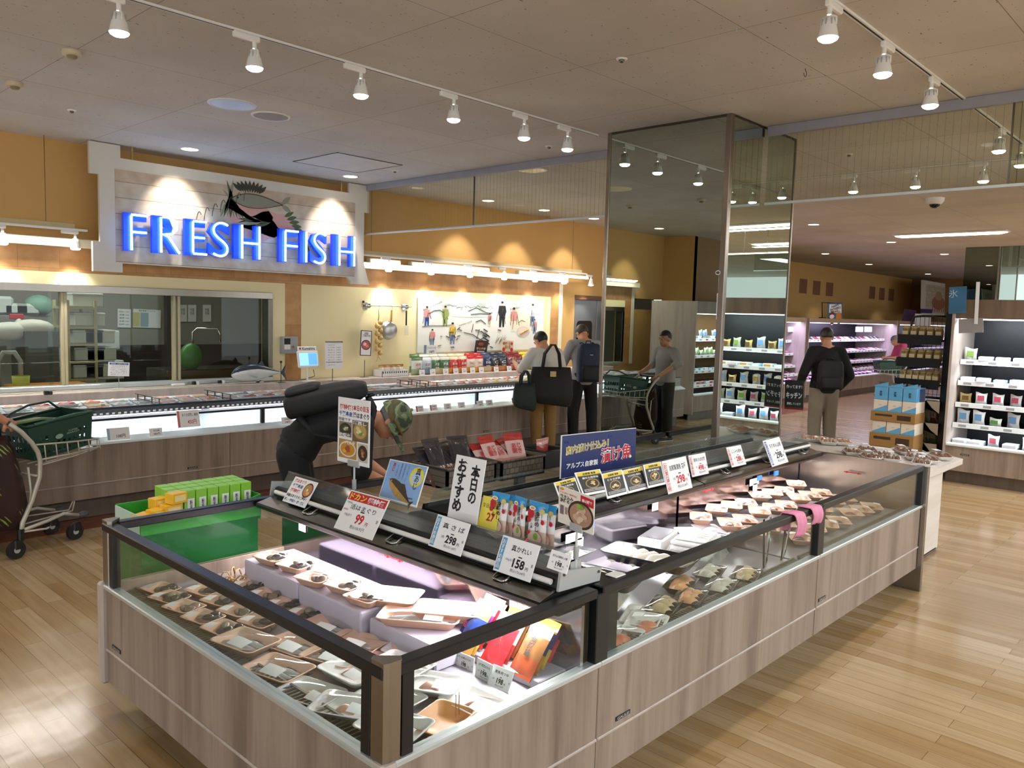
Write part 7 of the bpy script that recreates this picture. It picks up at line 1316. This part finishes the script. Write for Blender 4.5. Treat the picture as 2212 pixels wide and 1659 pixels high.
    trunk(S1, [(P['pelvis']*(1-hem*0)+V((0, 0, hem)), .165*w_+g, .115*w_+g), (P['waist'], .142*w_+g, .10*w_+g), (P['chest'], .165*w_+g, .108*w_+g), (P['neck']*.72+P['chest']*.28, .14*w_+g*.5, .082*w_+g*.5), (P['neck']*.93+P['chest']*.07, .074*w_, .062*w_)], sm_)
    for s in 'lr':
        limb(S1, [(P['neck']*.8+P['chest']*.2, .062*w_), (P['sh'+s], .068*w_+.004)], sm_); k = min(1, sleeve*2) if sleeve < .5 else 1
        ch = [(P['sh'+s], .070*w_+.004), (P['sh'+s]*(1-k)+P['el'+s]*k, .064*w_ if sleeve < .9 else .058*w_)]
        if sleeve > .5: q = (sleeve-.5)*2; ch.append((P['el'+s]*(1-q)+P['wr'+s]*q, .058*w_ if sleeve < .9 else .044*w_))
        limb(S1, ch, sm_)
    o = S1.obj('shirt', t); remesh(o, .009*vox, 6)
    T1 = MB(); tm = mat('cloth '+trous, trous, .85, 0, .12, 8, bump=.3)
    trunk(T1, [(P['pelvis']-V((0, 0, .05)), .155*w_, .115*w_), (P['pelvis']+V((0, 0, .04)), .152*w_, .11*w_), (P['waist']-V((0, 0, .03)), .138*w_, .10*w_)], tm)
    for s in 'lr': e = P['kn'+s]*(1-trouser_end)+P['an'+s]*trouser_end; limb(T1, [(P['hip'+s], .098*w_), (P['kn'+s], .080*w_), (e+V((0, 0, .03)), .066*w_)], tm)
    o = T1.obj('trousers', t); remesh(o, .009*vox, 5)
    for s in 'lr':
        a, q = P['an'+s], P['toe'+s]; sh = MB(); d2 = V((q.x, q.y, 0)).normalized()
        for k in range(8): f = -.05+.24*k/7; c = V((a.x, a.y, 0))+d2*f; sh.sph((c.x, c.y, .035 if k < 4 else .03), (.043, .045, .036 if k < 3 else .03), clr(shoe), 12, 8)
        o = sh.obj('shoe', t); remesh(o, .009*vox, 3); MB().prism([(a.x+d2.x*f+dx*-d2.y*.043, a.y+d2.y*f+dx*d2.x*.043) for f, dx in ((-.085, -.7), (-.085, .7), (.05, 1.02), (.2, .8), (.235, 0), (.2, -.8), (.05, -1.02))], .003, .018, mat('pale shoe sole', '#d8d3c8', .6)).obj('sole', o)
    return t
def stand_pose(H, head=(0, .03, 0), look=(0, 1, -.1), arms=None, lean=0., spread=.10):
    k = H/1.7; L = lambda x, y, z: (x*k, y*k+lean*max(0, z-.9), z*k)
    J = dict(pelvis=L(0, 0, .94), waist=L(0, 0, 1.08), chest=L(0, -.01, 1.27), neck=L(0, -.01, 1.43), head=V(L(0, .03, 1.575))+V(head), look=look, up=(0, 0, 1))
    for s, x in (('l', -1), ('r', 1)):
        J['sh'+s] = L(.175*x, -.01, 1.375); J['el'+s] = L(.235*x, -.05, 1.10); J['wr'+s] = L(.235*x, .04, .87); J['hip'+s] = L(.085*x, 0, .90); J['kn'+s] = L(spread*x, .015, .49); J['an'+s] = L(spread*x, -.02, .08); J['toe'+s] = (.10*x, 1, 0)
    J.update(arms or {}); J['hdl'] = V(J['wrl'])-V(J['ell']); J['hdr'] = V(J['wrr'])-V(J['elr'])
    for a in ('hdl', 'hdr'): J[a] = V(J[a]).normalized()
    return J
def backpack(label, Mw, w_, h, d, col, col2=None, logo=None, straps=True):
    t = thing('backpack', label, 'backpack'); t.matrix_basis = Mw; m = mat('cloth '+col, col, .7, 0, .15, 8, bump=.3)
    b = MB().loft([[(w_*a*.5*math.copysign(abs(math.cos(q))**.55, math.cos(q)), d*e*.5*math.copysign(abs(math.sin(q))**.6, math.sin(q))-d*.5, h*z) for q in [2*PI*k/24 for k in range(24)]] for z, a, e in ((0, .86, .75), (.04, .98, .95), (.3, 1, 1), (.6, .98, .96), (.85, .93, .8), (.97, .8, .55), (1, .62, .4))], m).obj('bag_body', t)
    MB().loft([[(w_*.8*a*.5*math.copysign(abs(math.cos(q))**.5, math.cos(q)), -d*1.02+.03*e*math.sin(q), h*z) for q in [2*PI*k/20 for k in range(20)]] for z, a, e in ((.04, .9, .8), (.1, 1, 1), (.36, 1, 1), (.44, .9, .6))], mat('cloth '+(col2 or col), col2 or col, .7, 0, .15, 8)).obj('front_pocket', t)
    if straps:
        for s in (-1, 1): MB().tube([(s*.07, -.02, h*.98), (s*.085, .06, h*1.02), (s*.10, .16, h*.92), (s*.125, .20, h*.62), (s*.14, .10, h*.25), (s*.14, -.02, h*.14)], .02, m, 8).obj('strap', t)
    MB().tube([(-.035, -.03, h*.985), (-.03, -.03, h*1.07), (.03, -.03, h*1.07), (.035, -.03, h*.985)], .008, m, 6).obj('grab_handle', t)
    if logo: MB().box(-.02, -d*1.0-.006, h*.70, .02, -d*.97, h*.715, clr('#cfd3d6')).obj('logo_tag', t)
    return t
# --- woman at the counter
wy = 6.62; wx = onY(1172, 970, wy).x
J = stand_pose(1.58, (-.03, .05, -.035), (-.35, .8, -.55), dict(ell=(-.30, .08, 1.05), wrl=(-.30, .34, 1.14), elr=(.24, -.02, 1.02), wrr=(.22, .10, .82)), lean=.05)
person('woman with short black hair in a white tee and khaki trousers reaching towards the pouches', (wx, wy, 0), -.52, J, '#d9d6ca', '#8a6a38', '#15130f', sleeve=.42, hair='bob')
def tote(label, Mw, w_, h, d, col, patch_=None, strap=.28):
    t = thing('tote_bag', label, 'bag'); t.matrix_basis = Mw; m = mat('cloth '+col, col, .75, 0, .15, 8, bump=.3)
    MB().loft([[(w_*a*.5*math.copysign(abs(math.cos(q))**.6, math.cos(q)), d*e*.5*math.copysign(abs(math.sin(q))**.7, math.sin(q)), -h*(1-z)-.03*(1-z)*math.cos(q*1)) for q in [2*PI*k/24 for k in range(24)]] for z, a, e in ((0, .72, .55), (.05, .88, .95), (.3, 1, 1), (.7, .94, .7), (1, .86, .3))], m).obj('bag_body', t)
    for y in (-.03, .03): MB().tube([(-w_*.2, y, -.02), (-w_*.16, y, strap*.6), (-w_*.02, y*.4, strap), (w_*.06, y*.4, strap), (w_*.16, y, strap*.6), (w_*.2, y, -.02)], .014, m, 6).obj('strap', t)
    if patch_: MB().box(-.035, -d*.5-.004, -h*.24, .035, -d*.42, -h*.10, clr(patch_)).obj('leather_patch', t)
    return t
p = onY(1192, 785, 6.34); tote('big black tote bag with a tan patch on the shoulder of the white-shirted woman', Mx.Translation((p.x+.02, 6.36, 1.13)) @ Mx.Rotation(-.62, 4, 'Z'), .56, .46, .20, '#141513', '#c9b27c', .27)
p = onY(1137, 822, 6.48); tote('dark green handbag hanging from the forearm of the woman at the counter', Mx.Translation((p.x, 6.5, .94)) @ Mx.Rotation(-.5, 4, 'Z'), .30, .32, .14, '#1f2a25', None, .14)
# --- man at the counter
my = 6.58; mx_ = onY(1256, 968, my).x
J = stand_pose(1.70, (.0, .075, -.05), (-.15, .75, -.65), dict(ell=(-.29, .10, 1.08), wrl=(-.16, .32, 1.02), elr=(.29, .10, 1.08), wrr=(.16, .32, 1.02)), lean=.06, spread=.13)
person('man with close-cropped hair in a grey tee and black trousers at the counter', (mx_, my, 0), -.58, J, '#9b9c9b', '#0f0f11', '#3a2f28', sleeve=.45, hair='crop')
backpack('navy and black backpack on the man at the counter', Mx.Translation((mx_-.05, my-.09, .90)) @ Mx.Rotation(-.58, 4, 'Z') @ Mx.Rotation(-.05, 4, 'X'), .33, .50, .17, '#16233d', '#0d0e12', True)
# --- stooping customer with the camouflage cap
sx, sy_ = 2.70, 4.36; A_ = math.atan2(-.8, -.6)
J = dict(pelvis=(0, 0, .92), waist=(0, .10, 1.03), chest=(0, .30, 1.09), neck=(0, .45, 1.085), head=(0, .575, 1.075), look=(0, .45, -1), up=(0, 1, .35), shl=(-.17, .40, 1.07), shr=(.17, .40, 1.07), ell=(-.24, .38, .80), elr=(.26, .40, .80), wrl=(-.20, .56, .68), wrr=(.24, .60, .70), hipl=(-.09, -.02, .88), hipr=(.09, -.02, .88), knl=(-.10, .06, .48), knr=(.10, .06, .48), anl=(-.11, -.05, .08), anr=(.11, -.05, .08), toel=(-.1, 1, 0), toer=(.1, 1, 0))
J['hdl'] = V((0, .8, -.6)); J['hdr'] = V((0, .8, -.6))
pst = person('stooping person in black with a camouflage cap bending over behind the island case', (sx, sy_, 0), math.atan2(.8, .6)*0-math.atan2(.8, -.6), J, '#0e0e10', '#131316', '#7a7a78', sleeve=.5, hair='bob')
def camo():
    m, t, b = base('camouflage cloth'); n = node(t, 'ShaderNodeTexNoise', Scale=13., Detail=1.5); t.links.new(coords(t), n.inputs['Vector']); r = t.nodes.new('ShaderNodeValToRGB'); r.color_ramp.interpolation = 'CONSTANT'; e = r.color_ramp.elements
    while len(e) < 5: e.new(.5)
    for el, (p_, c) in zip(e, ((0, '#39402e'), (.42, '#5d6a48'), (.5, '#7e8a66'), (.57, '#4a5438'), (.64, '#6b5334'))): el.position = p_; el.color = (*lin(c), 1)
    t.links.new(n.outputs[0], r.inputs[0]); t.links.new(r.outputs[0], b.inputs['Base Color']); b.inputs['Roughness'].default_value = .85; return m
CAM = camo(); cp = MB(); lk = V(J['look']).normalized(); upv = V(J['up']).normalized(); lat = lk.cross(upv).normalized(); upv = lat.cross(lk).normalized(); AC = Mx((lat, lk, upv)).transposed().to_4x4(); AC.translation = V(J['head'])
cap = tag(bpy.data.objects.new('camouflage_cap', None), 'camouflage baseball cap with a long visor on the stooping person', 'cap'); COL.objects.link(cap); cap.matrix_basis = pst.matrix_basis @ AC
MB().grid(lambda u, v: (.098*math.sin(PI*.56*v)*math.cos(2*PI*u), -.012+.118*math.sin(PI*.56*v)*math.sin(2*PI*u), .025+.120*math.cos(PI*.56*v)*(1+.02*math.cos(12*PI*u)*v)), 36, 10, CAM).obj('crown', cap)
MB().grid(lambda u, v: (.098*math.cos(PI*u)*(1-.08*v), -.005+(.114+.105*v)*math.sin(PI*u)**.8, .008-.012*v*v-.02*v*abs(math.cos(PI*u))), 20, 6, CAM).obj('visor', cap).modifiers.new('thick', 'SOLIDIFY').thickness = .004
MB().tube([(.099*math.cos(PI*u), -.012+.12*math.sin(PI*u), .03) for u in [k/16 for k in range(17)]], .009, mat('brown gold band', '#6a5426', .7, 0, .4, 30), 6).obj('band', cap); MB().sph((0, -.012, .148), .011, CAM).obj('button', cap)
backpack('large black backpack on the back of the stooping person', pst.matrix_basis @ Mx.Translation((0, .08, 1.02)) @ Mx.Rotation(-1.32, 4, 'X') @ Mx.Translation((0, -.09, -.10)), .36, .50, .16, '#0b0b0d', '#101013')
# --- man in the aisle
d_ = 10.3; c = EYE+ray(1780, 850)*d_
J = stand_pose(1.715, (0, .0, -.01), (.1, 1, -.05), dict(ell=(-.29, -.02, 1.12), wrl=(-.24, .20, .95), elr=(.30, -.05, 1.10), wrr=(.25, .12, .92)))
person('man in a black sweater and grey trousers standing with his back turned in the aisle', (c.x, c.y, 0), -.75, J, '#0f0f10', '#857c6c', '#25221e', sleeve=.97, hair='short', w_=1.06)
backpack('flat black sling bag on the back of the man in the aisle', Mx.Translation((c.x-.09, c.y-.08, .93)) @ Mx.Rotation(-.75, 4, 'Z'), .34, .36, .10, '#0c0c0d', '#111112')
# --- woman in pink further back, with her cart
d_ = 18.4; c = EYE+ray(1948, 780)*d_
J = stand_pose(1.56, (0, .08, -.07), (-.0, .8, -.6), dict(ell=(-.2, .12, 1.0), wrl=(-.08, .34, .98), elr=(.2, .12, 1.0), wrr=(.08, .34, .98)), lean=.10)
person('grey-haired woman in a pink shirt and jeans reading beside the violet meat chillers', (c.x, c.y, 0), .70, J, '#c0466f', '#1f3054', '#6b6a6a', sleeve=.45, hair='bob', vox=1.4)
# --- person at the cart handle
J = stand_pose(1.58, (0, 0, 0), (.1, 1, -.1), dict(ell=(-.30, -.06, 1.10), wrl=(-.20, .26, .98), elr=(.31, .02, 1.14), wrr=(.24, .30, .96)))
person('person in a pale grey knit top pushing the shopping cart', (1.22, 6.30, 0), -1.27, J, '#a5a09c', '#2c2a2a', '#2a2622', sleeve=.62, hair='bob')
# ================================================================ SHOPPING CART
def make_cart(label, Mw, items=True):
    t = thing('shopping_cart', label, 'shopping cart'); t.matrix_basis = Mw; G = mat('pale grey tube', '#b9b3a6', .35, .2, .05); WL = mat('cart wheel', '#121213', .6)
    for y in (0, .44):
        s = 1 if y else -1
        MB().tube([(-.02, y, .94), (.06, y, .87), (.128, y, .79), (.17, y, .72), (.186, y, .66), (.18, y, .54), (.12, y, .38), (.05, y, .24), (.035, y, .14)], .016, G, 10).obj('side_tube', t)
        MB().tube([(.10, y, .62), (.115, y, .45), (.10, y, .34)], .008, G, 6).obj('side_brace', t); MB().cyl((.035, y, .20), (.035, y, .12), .022, BLACK).obj('collar', t)
        MB().tube([(.06, y, .19), (.25, y*.85+.03, .205), (.40, y*.7+.07, .22), (.54, y*.62+.09, .175)], .013, G, 8).obj('base_tube', t); MB().tube([(.06, y, .175), (.22, y, .16), (.24, y, .165)], .008, G, 6).obj('base_brace', t)
        MB().tube([(.16, y, .77), (.4, y, .757), (.66, y*.9+.02, .745)], .007, G, 6).obj('cradle_rail', t); MB().tube([(.18, y, .66), (.4, y, .668), (.67, y*.9+.02, .685)], .007, G, 6).obj('cradle_rail', t); MB().tube([(.18, y, .62), (.45, y, .65), (.66, y*.9+.02, .68)], .005, G, 6).obj('cradle_rail', t)
        for k in range(6): x = .22+.085*k; MB().tube([(x, y, .768-.003*k), (x+.012, y, .63+.008*k)], .0045, G, 6).obj('cradle_wire', t)
        for x, yy in ((.0, y), (.50, y*.62+.09)):
            w2 = MB().cyl((x, yy-.014, .062), (x, yy+.014, .062), .062, WL, n=20).cyl((x, yy-.017, .062), (x, yy+.017, .062), .022, GREYP, n=12).obj('wheel', t); MB().box(x-.02, yy-.022, .06, x+.045, yy+.022, .13, BLACK, .01).obj('fork', t)
        MB().sph((.57, y*.62+.09, .175), (.045, .03, .025), mat('dark grey bumper', '#3f4646')).obj('bumper', t)
    MB().cyl((-.02, 0, .94), (-.02, .44, .94), .017, mat('dark handle', '#3a3a3a')).obj('handle_bar', t); MB().tube([(.66, .02, .745), (.66, .42, .745)], .008, G, 6).obj('cradle_front', t)
    for k in range(5): y = .04+.09*k; MB().tube([(.18, y, .62), (.45, y, .65), (.66, y, .68), (.66, y, .745)], .0045, G, 6).obj('cradle_floor_wire', t)
    MB().tube([(.12, .1, .2), (.56, .20, .19), (.585, .21, .25), (.595, .22, .255), (.585, .23, .25), (.56, .24, .19), (.12, .34, .2)], .006, G, 6).obj('lower_rack', t); MB().box(.57, .10, .672, .67, .34, .678, WHITE).obj('info_plate', t); MB().tube([(.16, .0, .55), (.165, .44, .55)], .009, G, 6).obj('cross_bar', t)
    return t
def make_basket(label, Mw):
    t = thing('shopping_basket', label, 'shopping basket'); t.matrix_basis = Mw; m = mat('dark green plastic', '#173e30', .4, 0, .08); L, W, H = .50, .36, .25
    b = MB()
    for y0, y1, top in ((-W/2, -W/2+.02, 1), (W/2, W/2-.02, 1)):
        ft = lambda x, z: (x*(L/2-.03*(1-z)), (abs(y0)-.025*(1-z))*(-1 if y0 < 0 else 1), z*H)
        rows = [0, .10, .18, .30, .40, .52, .62, .80, 1]
        n = 22
        for r_ in range(8):
            for k in range(n):
                if r_ in (1, 3, 5) and k % 2 and 1 < k < n-2 and not (r_ == 5 and 6 < k < 16): continue
                a, c = -1+2*k/n, -1+2*(k+1)/n; b.add([ft(a, rows[r_]), ft(c, rows[r_]), ft(c, rows[r_+1]), ft(a, rows[r_+1])], [(0, 1, 2, 3)], m)
    for s in (-1, 1):
        fe = lambda y, z: (s*(L/2-.03*(1-z)), y*(W/2-.025*(1-z)), z*H)
        for r_ in range(6):
            for k in range(14):
                if r_ in (1, 3) and k % 2: continue
                a, c = -1+k/7, -1+(k+1)/7; b.add([fe(a, r_/6), fe(c, r_/6), fe(c, (r_+1)/6), fe(a, (r_+1)/6)], [(0, 1, 2, 3)], m)
    o = b.obj('basket_body', t); sm = o.modifiers.new('thick', 'SOLIDIFY'); sm.thickness = .004
    MB().box(-L/2+.03, -W/2+.025, 0, L/2-.03, W/2-.025, .004, m).obj('basket_floor', t); MB().tube([(-L/2, -W/2, H), (L/2, -W/2, H), (L/2, W/2, H), (-L/2, W/2, H)], .011, m, 6, True).obj('rim', t)
    for s in (1,): MB().tube([(L/2-.02, s*W/2, H), (.16, s*W/2, H+.07), (.0, s*W/2, H+.075), (-.14, s*W/2, H+.04), (-L/2+.06, s*W/2, H+.005)], .009, m, 8).obj('handle', t)
    MB().tube([(L/2-.02, -W/2, H+.005), (.1, -W/2-.0, H+.012), (-L/2+.05, -W/2, H+.008)], .010, mat('green plastic handle', '#245a44', .35), 8).obj('handle', t)
    lg = MB().disc(.0, 0, 0, .03, mat('pale basket print', '#8fa596'), 16, ry=.018, T=Mx.Translation((-.03, -W/2+.004, .13)) @ Mx.Rotation(PI/2+.1, 4, 'X')).obj('printed_logo', t); text(t, 'SUPER\nMARKET', 0, 0, .10, .03, mat('pale basket print', '#8fa596'), .01, 0, T=Mx.Translation((.08, -W/2+.002, .145)) @ Mx.Rotation(PI/2+.1, 4, 'X'))
    return t
MC = Mx.Translation((1.624, 6.156, 0)) @ Mx.Rotation(.30, 4, 'Z')
make_cart('pale grey shopping cart carrying the green basket before the fish counter', MC)
make_basket('dark green shopping basket riding on the cart by the fish counter', MC @ Mx.Translation((.41, .22, .675)) @ Mx.Rotation(-.13, 4, 'Y'))
q = MC @ V((.22, .2, .93)); sc = sack_mesh(.22, .10, .16, '#cfd3d2', '#8fa08a', 77); o = bpy.data.objects.new('vegetable_bag', sc); COL.objects.link(o); o.matrix_basis = Mx.Translation(MC @ V((.27, .22, .72))) @ Mx.Rotation(.4, 4, 'Z'); tag(o, 'clear pale bag standing in the handle end of the cart basket', 'bag')
lk_ = MB()
for k in range(5): lk_.tube([(0, .02*k, 0), (.2, .02*k+.01, .03), (.36, .015*k, .02)], .010-.001*k, mat(('leek green', 'leek white')[k % 2], ('#6f8a5a', '#c9d0b8')[k % 2]), 6)
o = lk_.obj('leek_bunch'); o.matrix_basis = MC @ Mx.Translation((.10, .16, .905)) @ Mx.Rotation(-.1, 4, 'Z') @ Mx.Rotation(.05, 4, 'Y'); tag(o, 'bunch of leeks lying across the cart basket', 'leeks')
# tropical print bag hanging on the cart handle
def tropic():
    m, t, b = base('tropical leaf cloth'); v = node(t, 'ShaderNodeTexVoronoi', Scale=7.); t.links.new(coords(t), v.inputs['Vector']); n = node(t, 'ShaderNodeTexNoise', Scale=26., Detail=2.); t.links.new(coords(t, (1, 1, .4)), n.inputs['Vector'])
    wv = node(t, 'ShaderNodeTexWave', Scale=13., Distortion=2.); t.links.new(coords(t, (1, 1, 1), rot=(.6, .5, .4)), wv.inputs['Vector']); mu = node(t, 'ShaderNodeMath', operation='MULTIPLY'); t.links.new(wv.outputs['Fac'], mu.inputs[0]); sb_ = node(t, 'ShaderNodeMath', operation='SUBTRACT'); sb_.inputs[0].default_value = .62; t.links.new(v.outputs['Distance'], sb_.inputs[1]); t.links.new(sb_.outputs[0], mu.inputs[1])
    mu2 = node(t, 'ShaderNodeMath', operation='MULTIPLY'); mu2.inputs[1].default_value = 2.; t.links.new(mu.outputs[0], mu2.inputs[0])
    t.links.new(ramp(t, mu2.outputs[0], ((.0, '#2a120e'), (.45, '#34150f'), (.52, '#6a7d2c'), (.7, '#93a24a'), (.95, '#8a5f56'))), b.inputs['Base Color']); b.inputs['Roughness'].default_value = .8; return m
tb = thing('shopping_bag', 'dark tropical leaf print bag hanging on the shopping cart handle', 'bag'); tb.matrix_basis = MC @ Mx.Translation((.0, .20, .90)); TM = tropic()
MB().loft([[(.13*a*math.cos(q)+dx, .20*a*math.sin(q)+.01*math.sin(5*q), z) for q in [2*PI*k/28 for k in range(28)]] for z, a, dx in ((-.72, .55, .02), (-.70, .85, .03), (-.55, 1.05, .03), (-.35, .95, .015), (-.18, .75, .0), (-.06, .5, .0))], TM).obj('bag_body', tb)
for y in (-.06, .06): MB().tube([(0, y, -.08), (-.01, y, .0), (-.02, y*.6, .058), (-.04, y, 0), (-.03, y, -.08)], .012, BLACK, 6).obj('strap', tb)
# small cart of the woman in pink
c2 = EYE+ray(1922, 800)*18.0
make_cart('shopping cart of the woman in pink near the violet meat chillers', Mx.Translation((c2.x+.15, c2.y-.2, 0)) @ Mx.Rotation(2.3, 4, 'Z')); make_basket('green shopping basket on the cart of the woman in pink', Mx.Translation((c2.x+.15, c2.y-.2, 0)) @ Mx.Rotation(2.3, 4, 'Z') @ Mx.Translation((.41, .22, .675)))
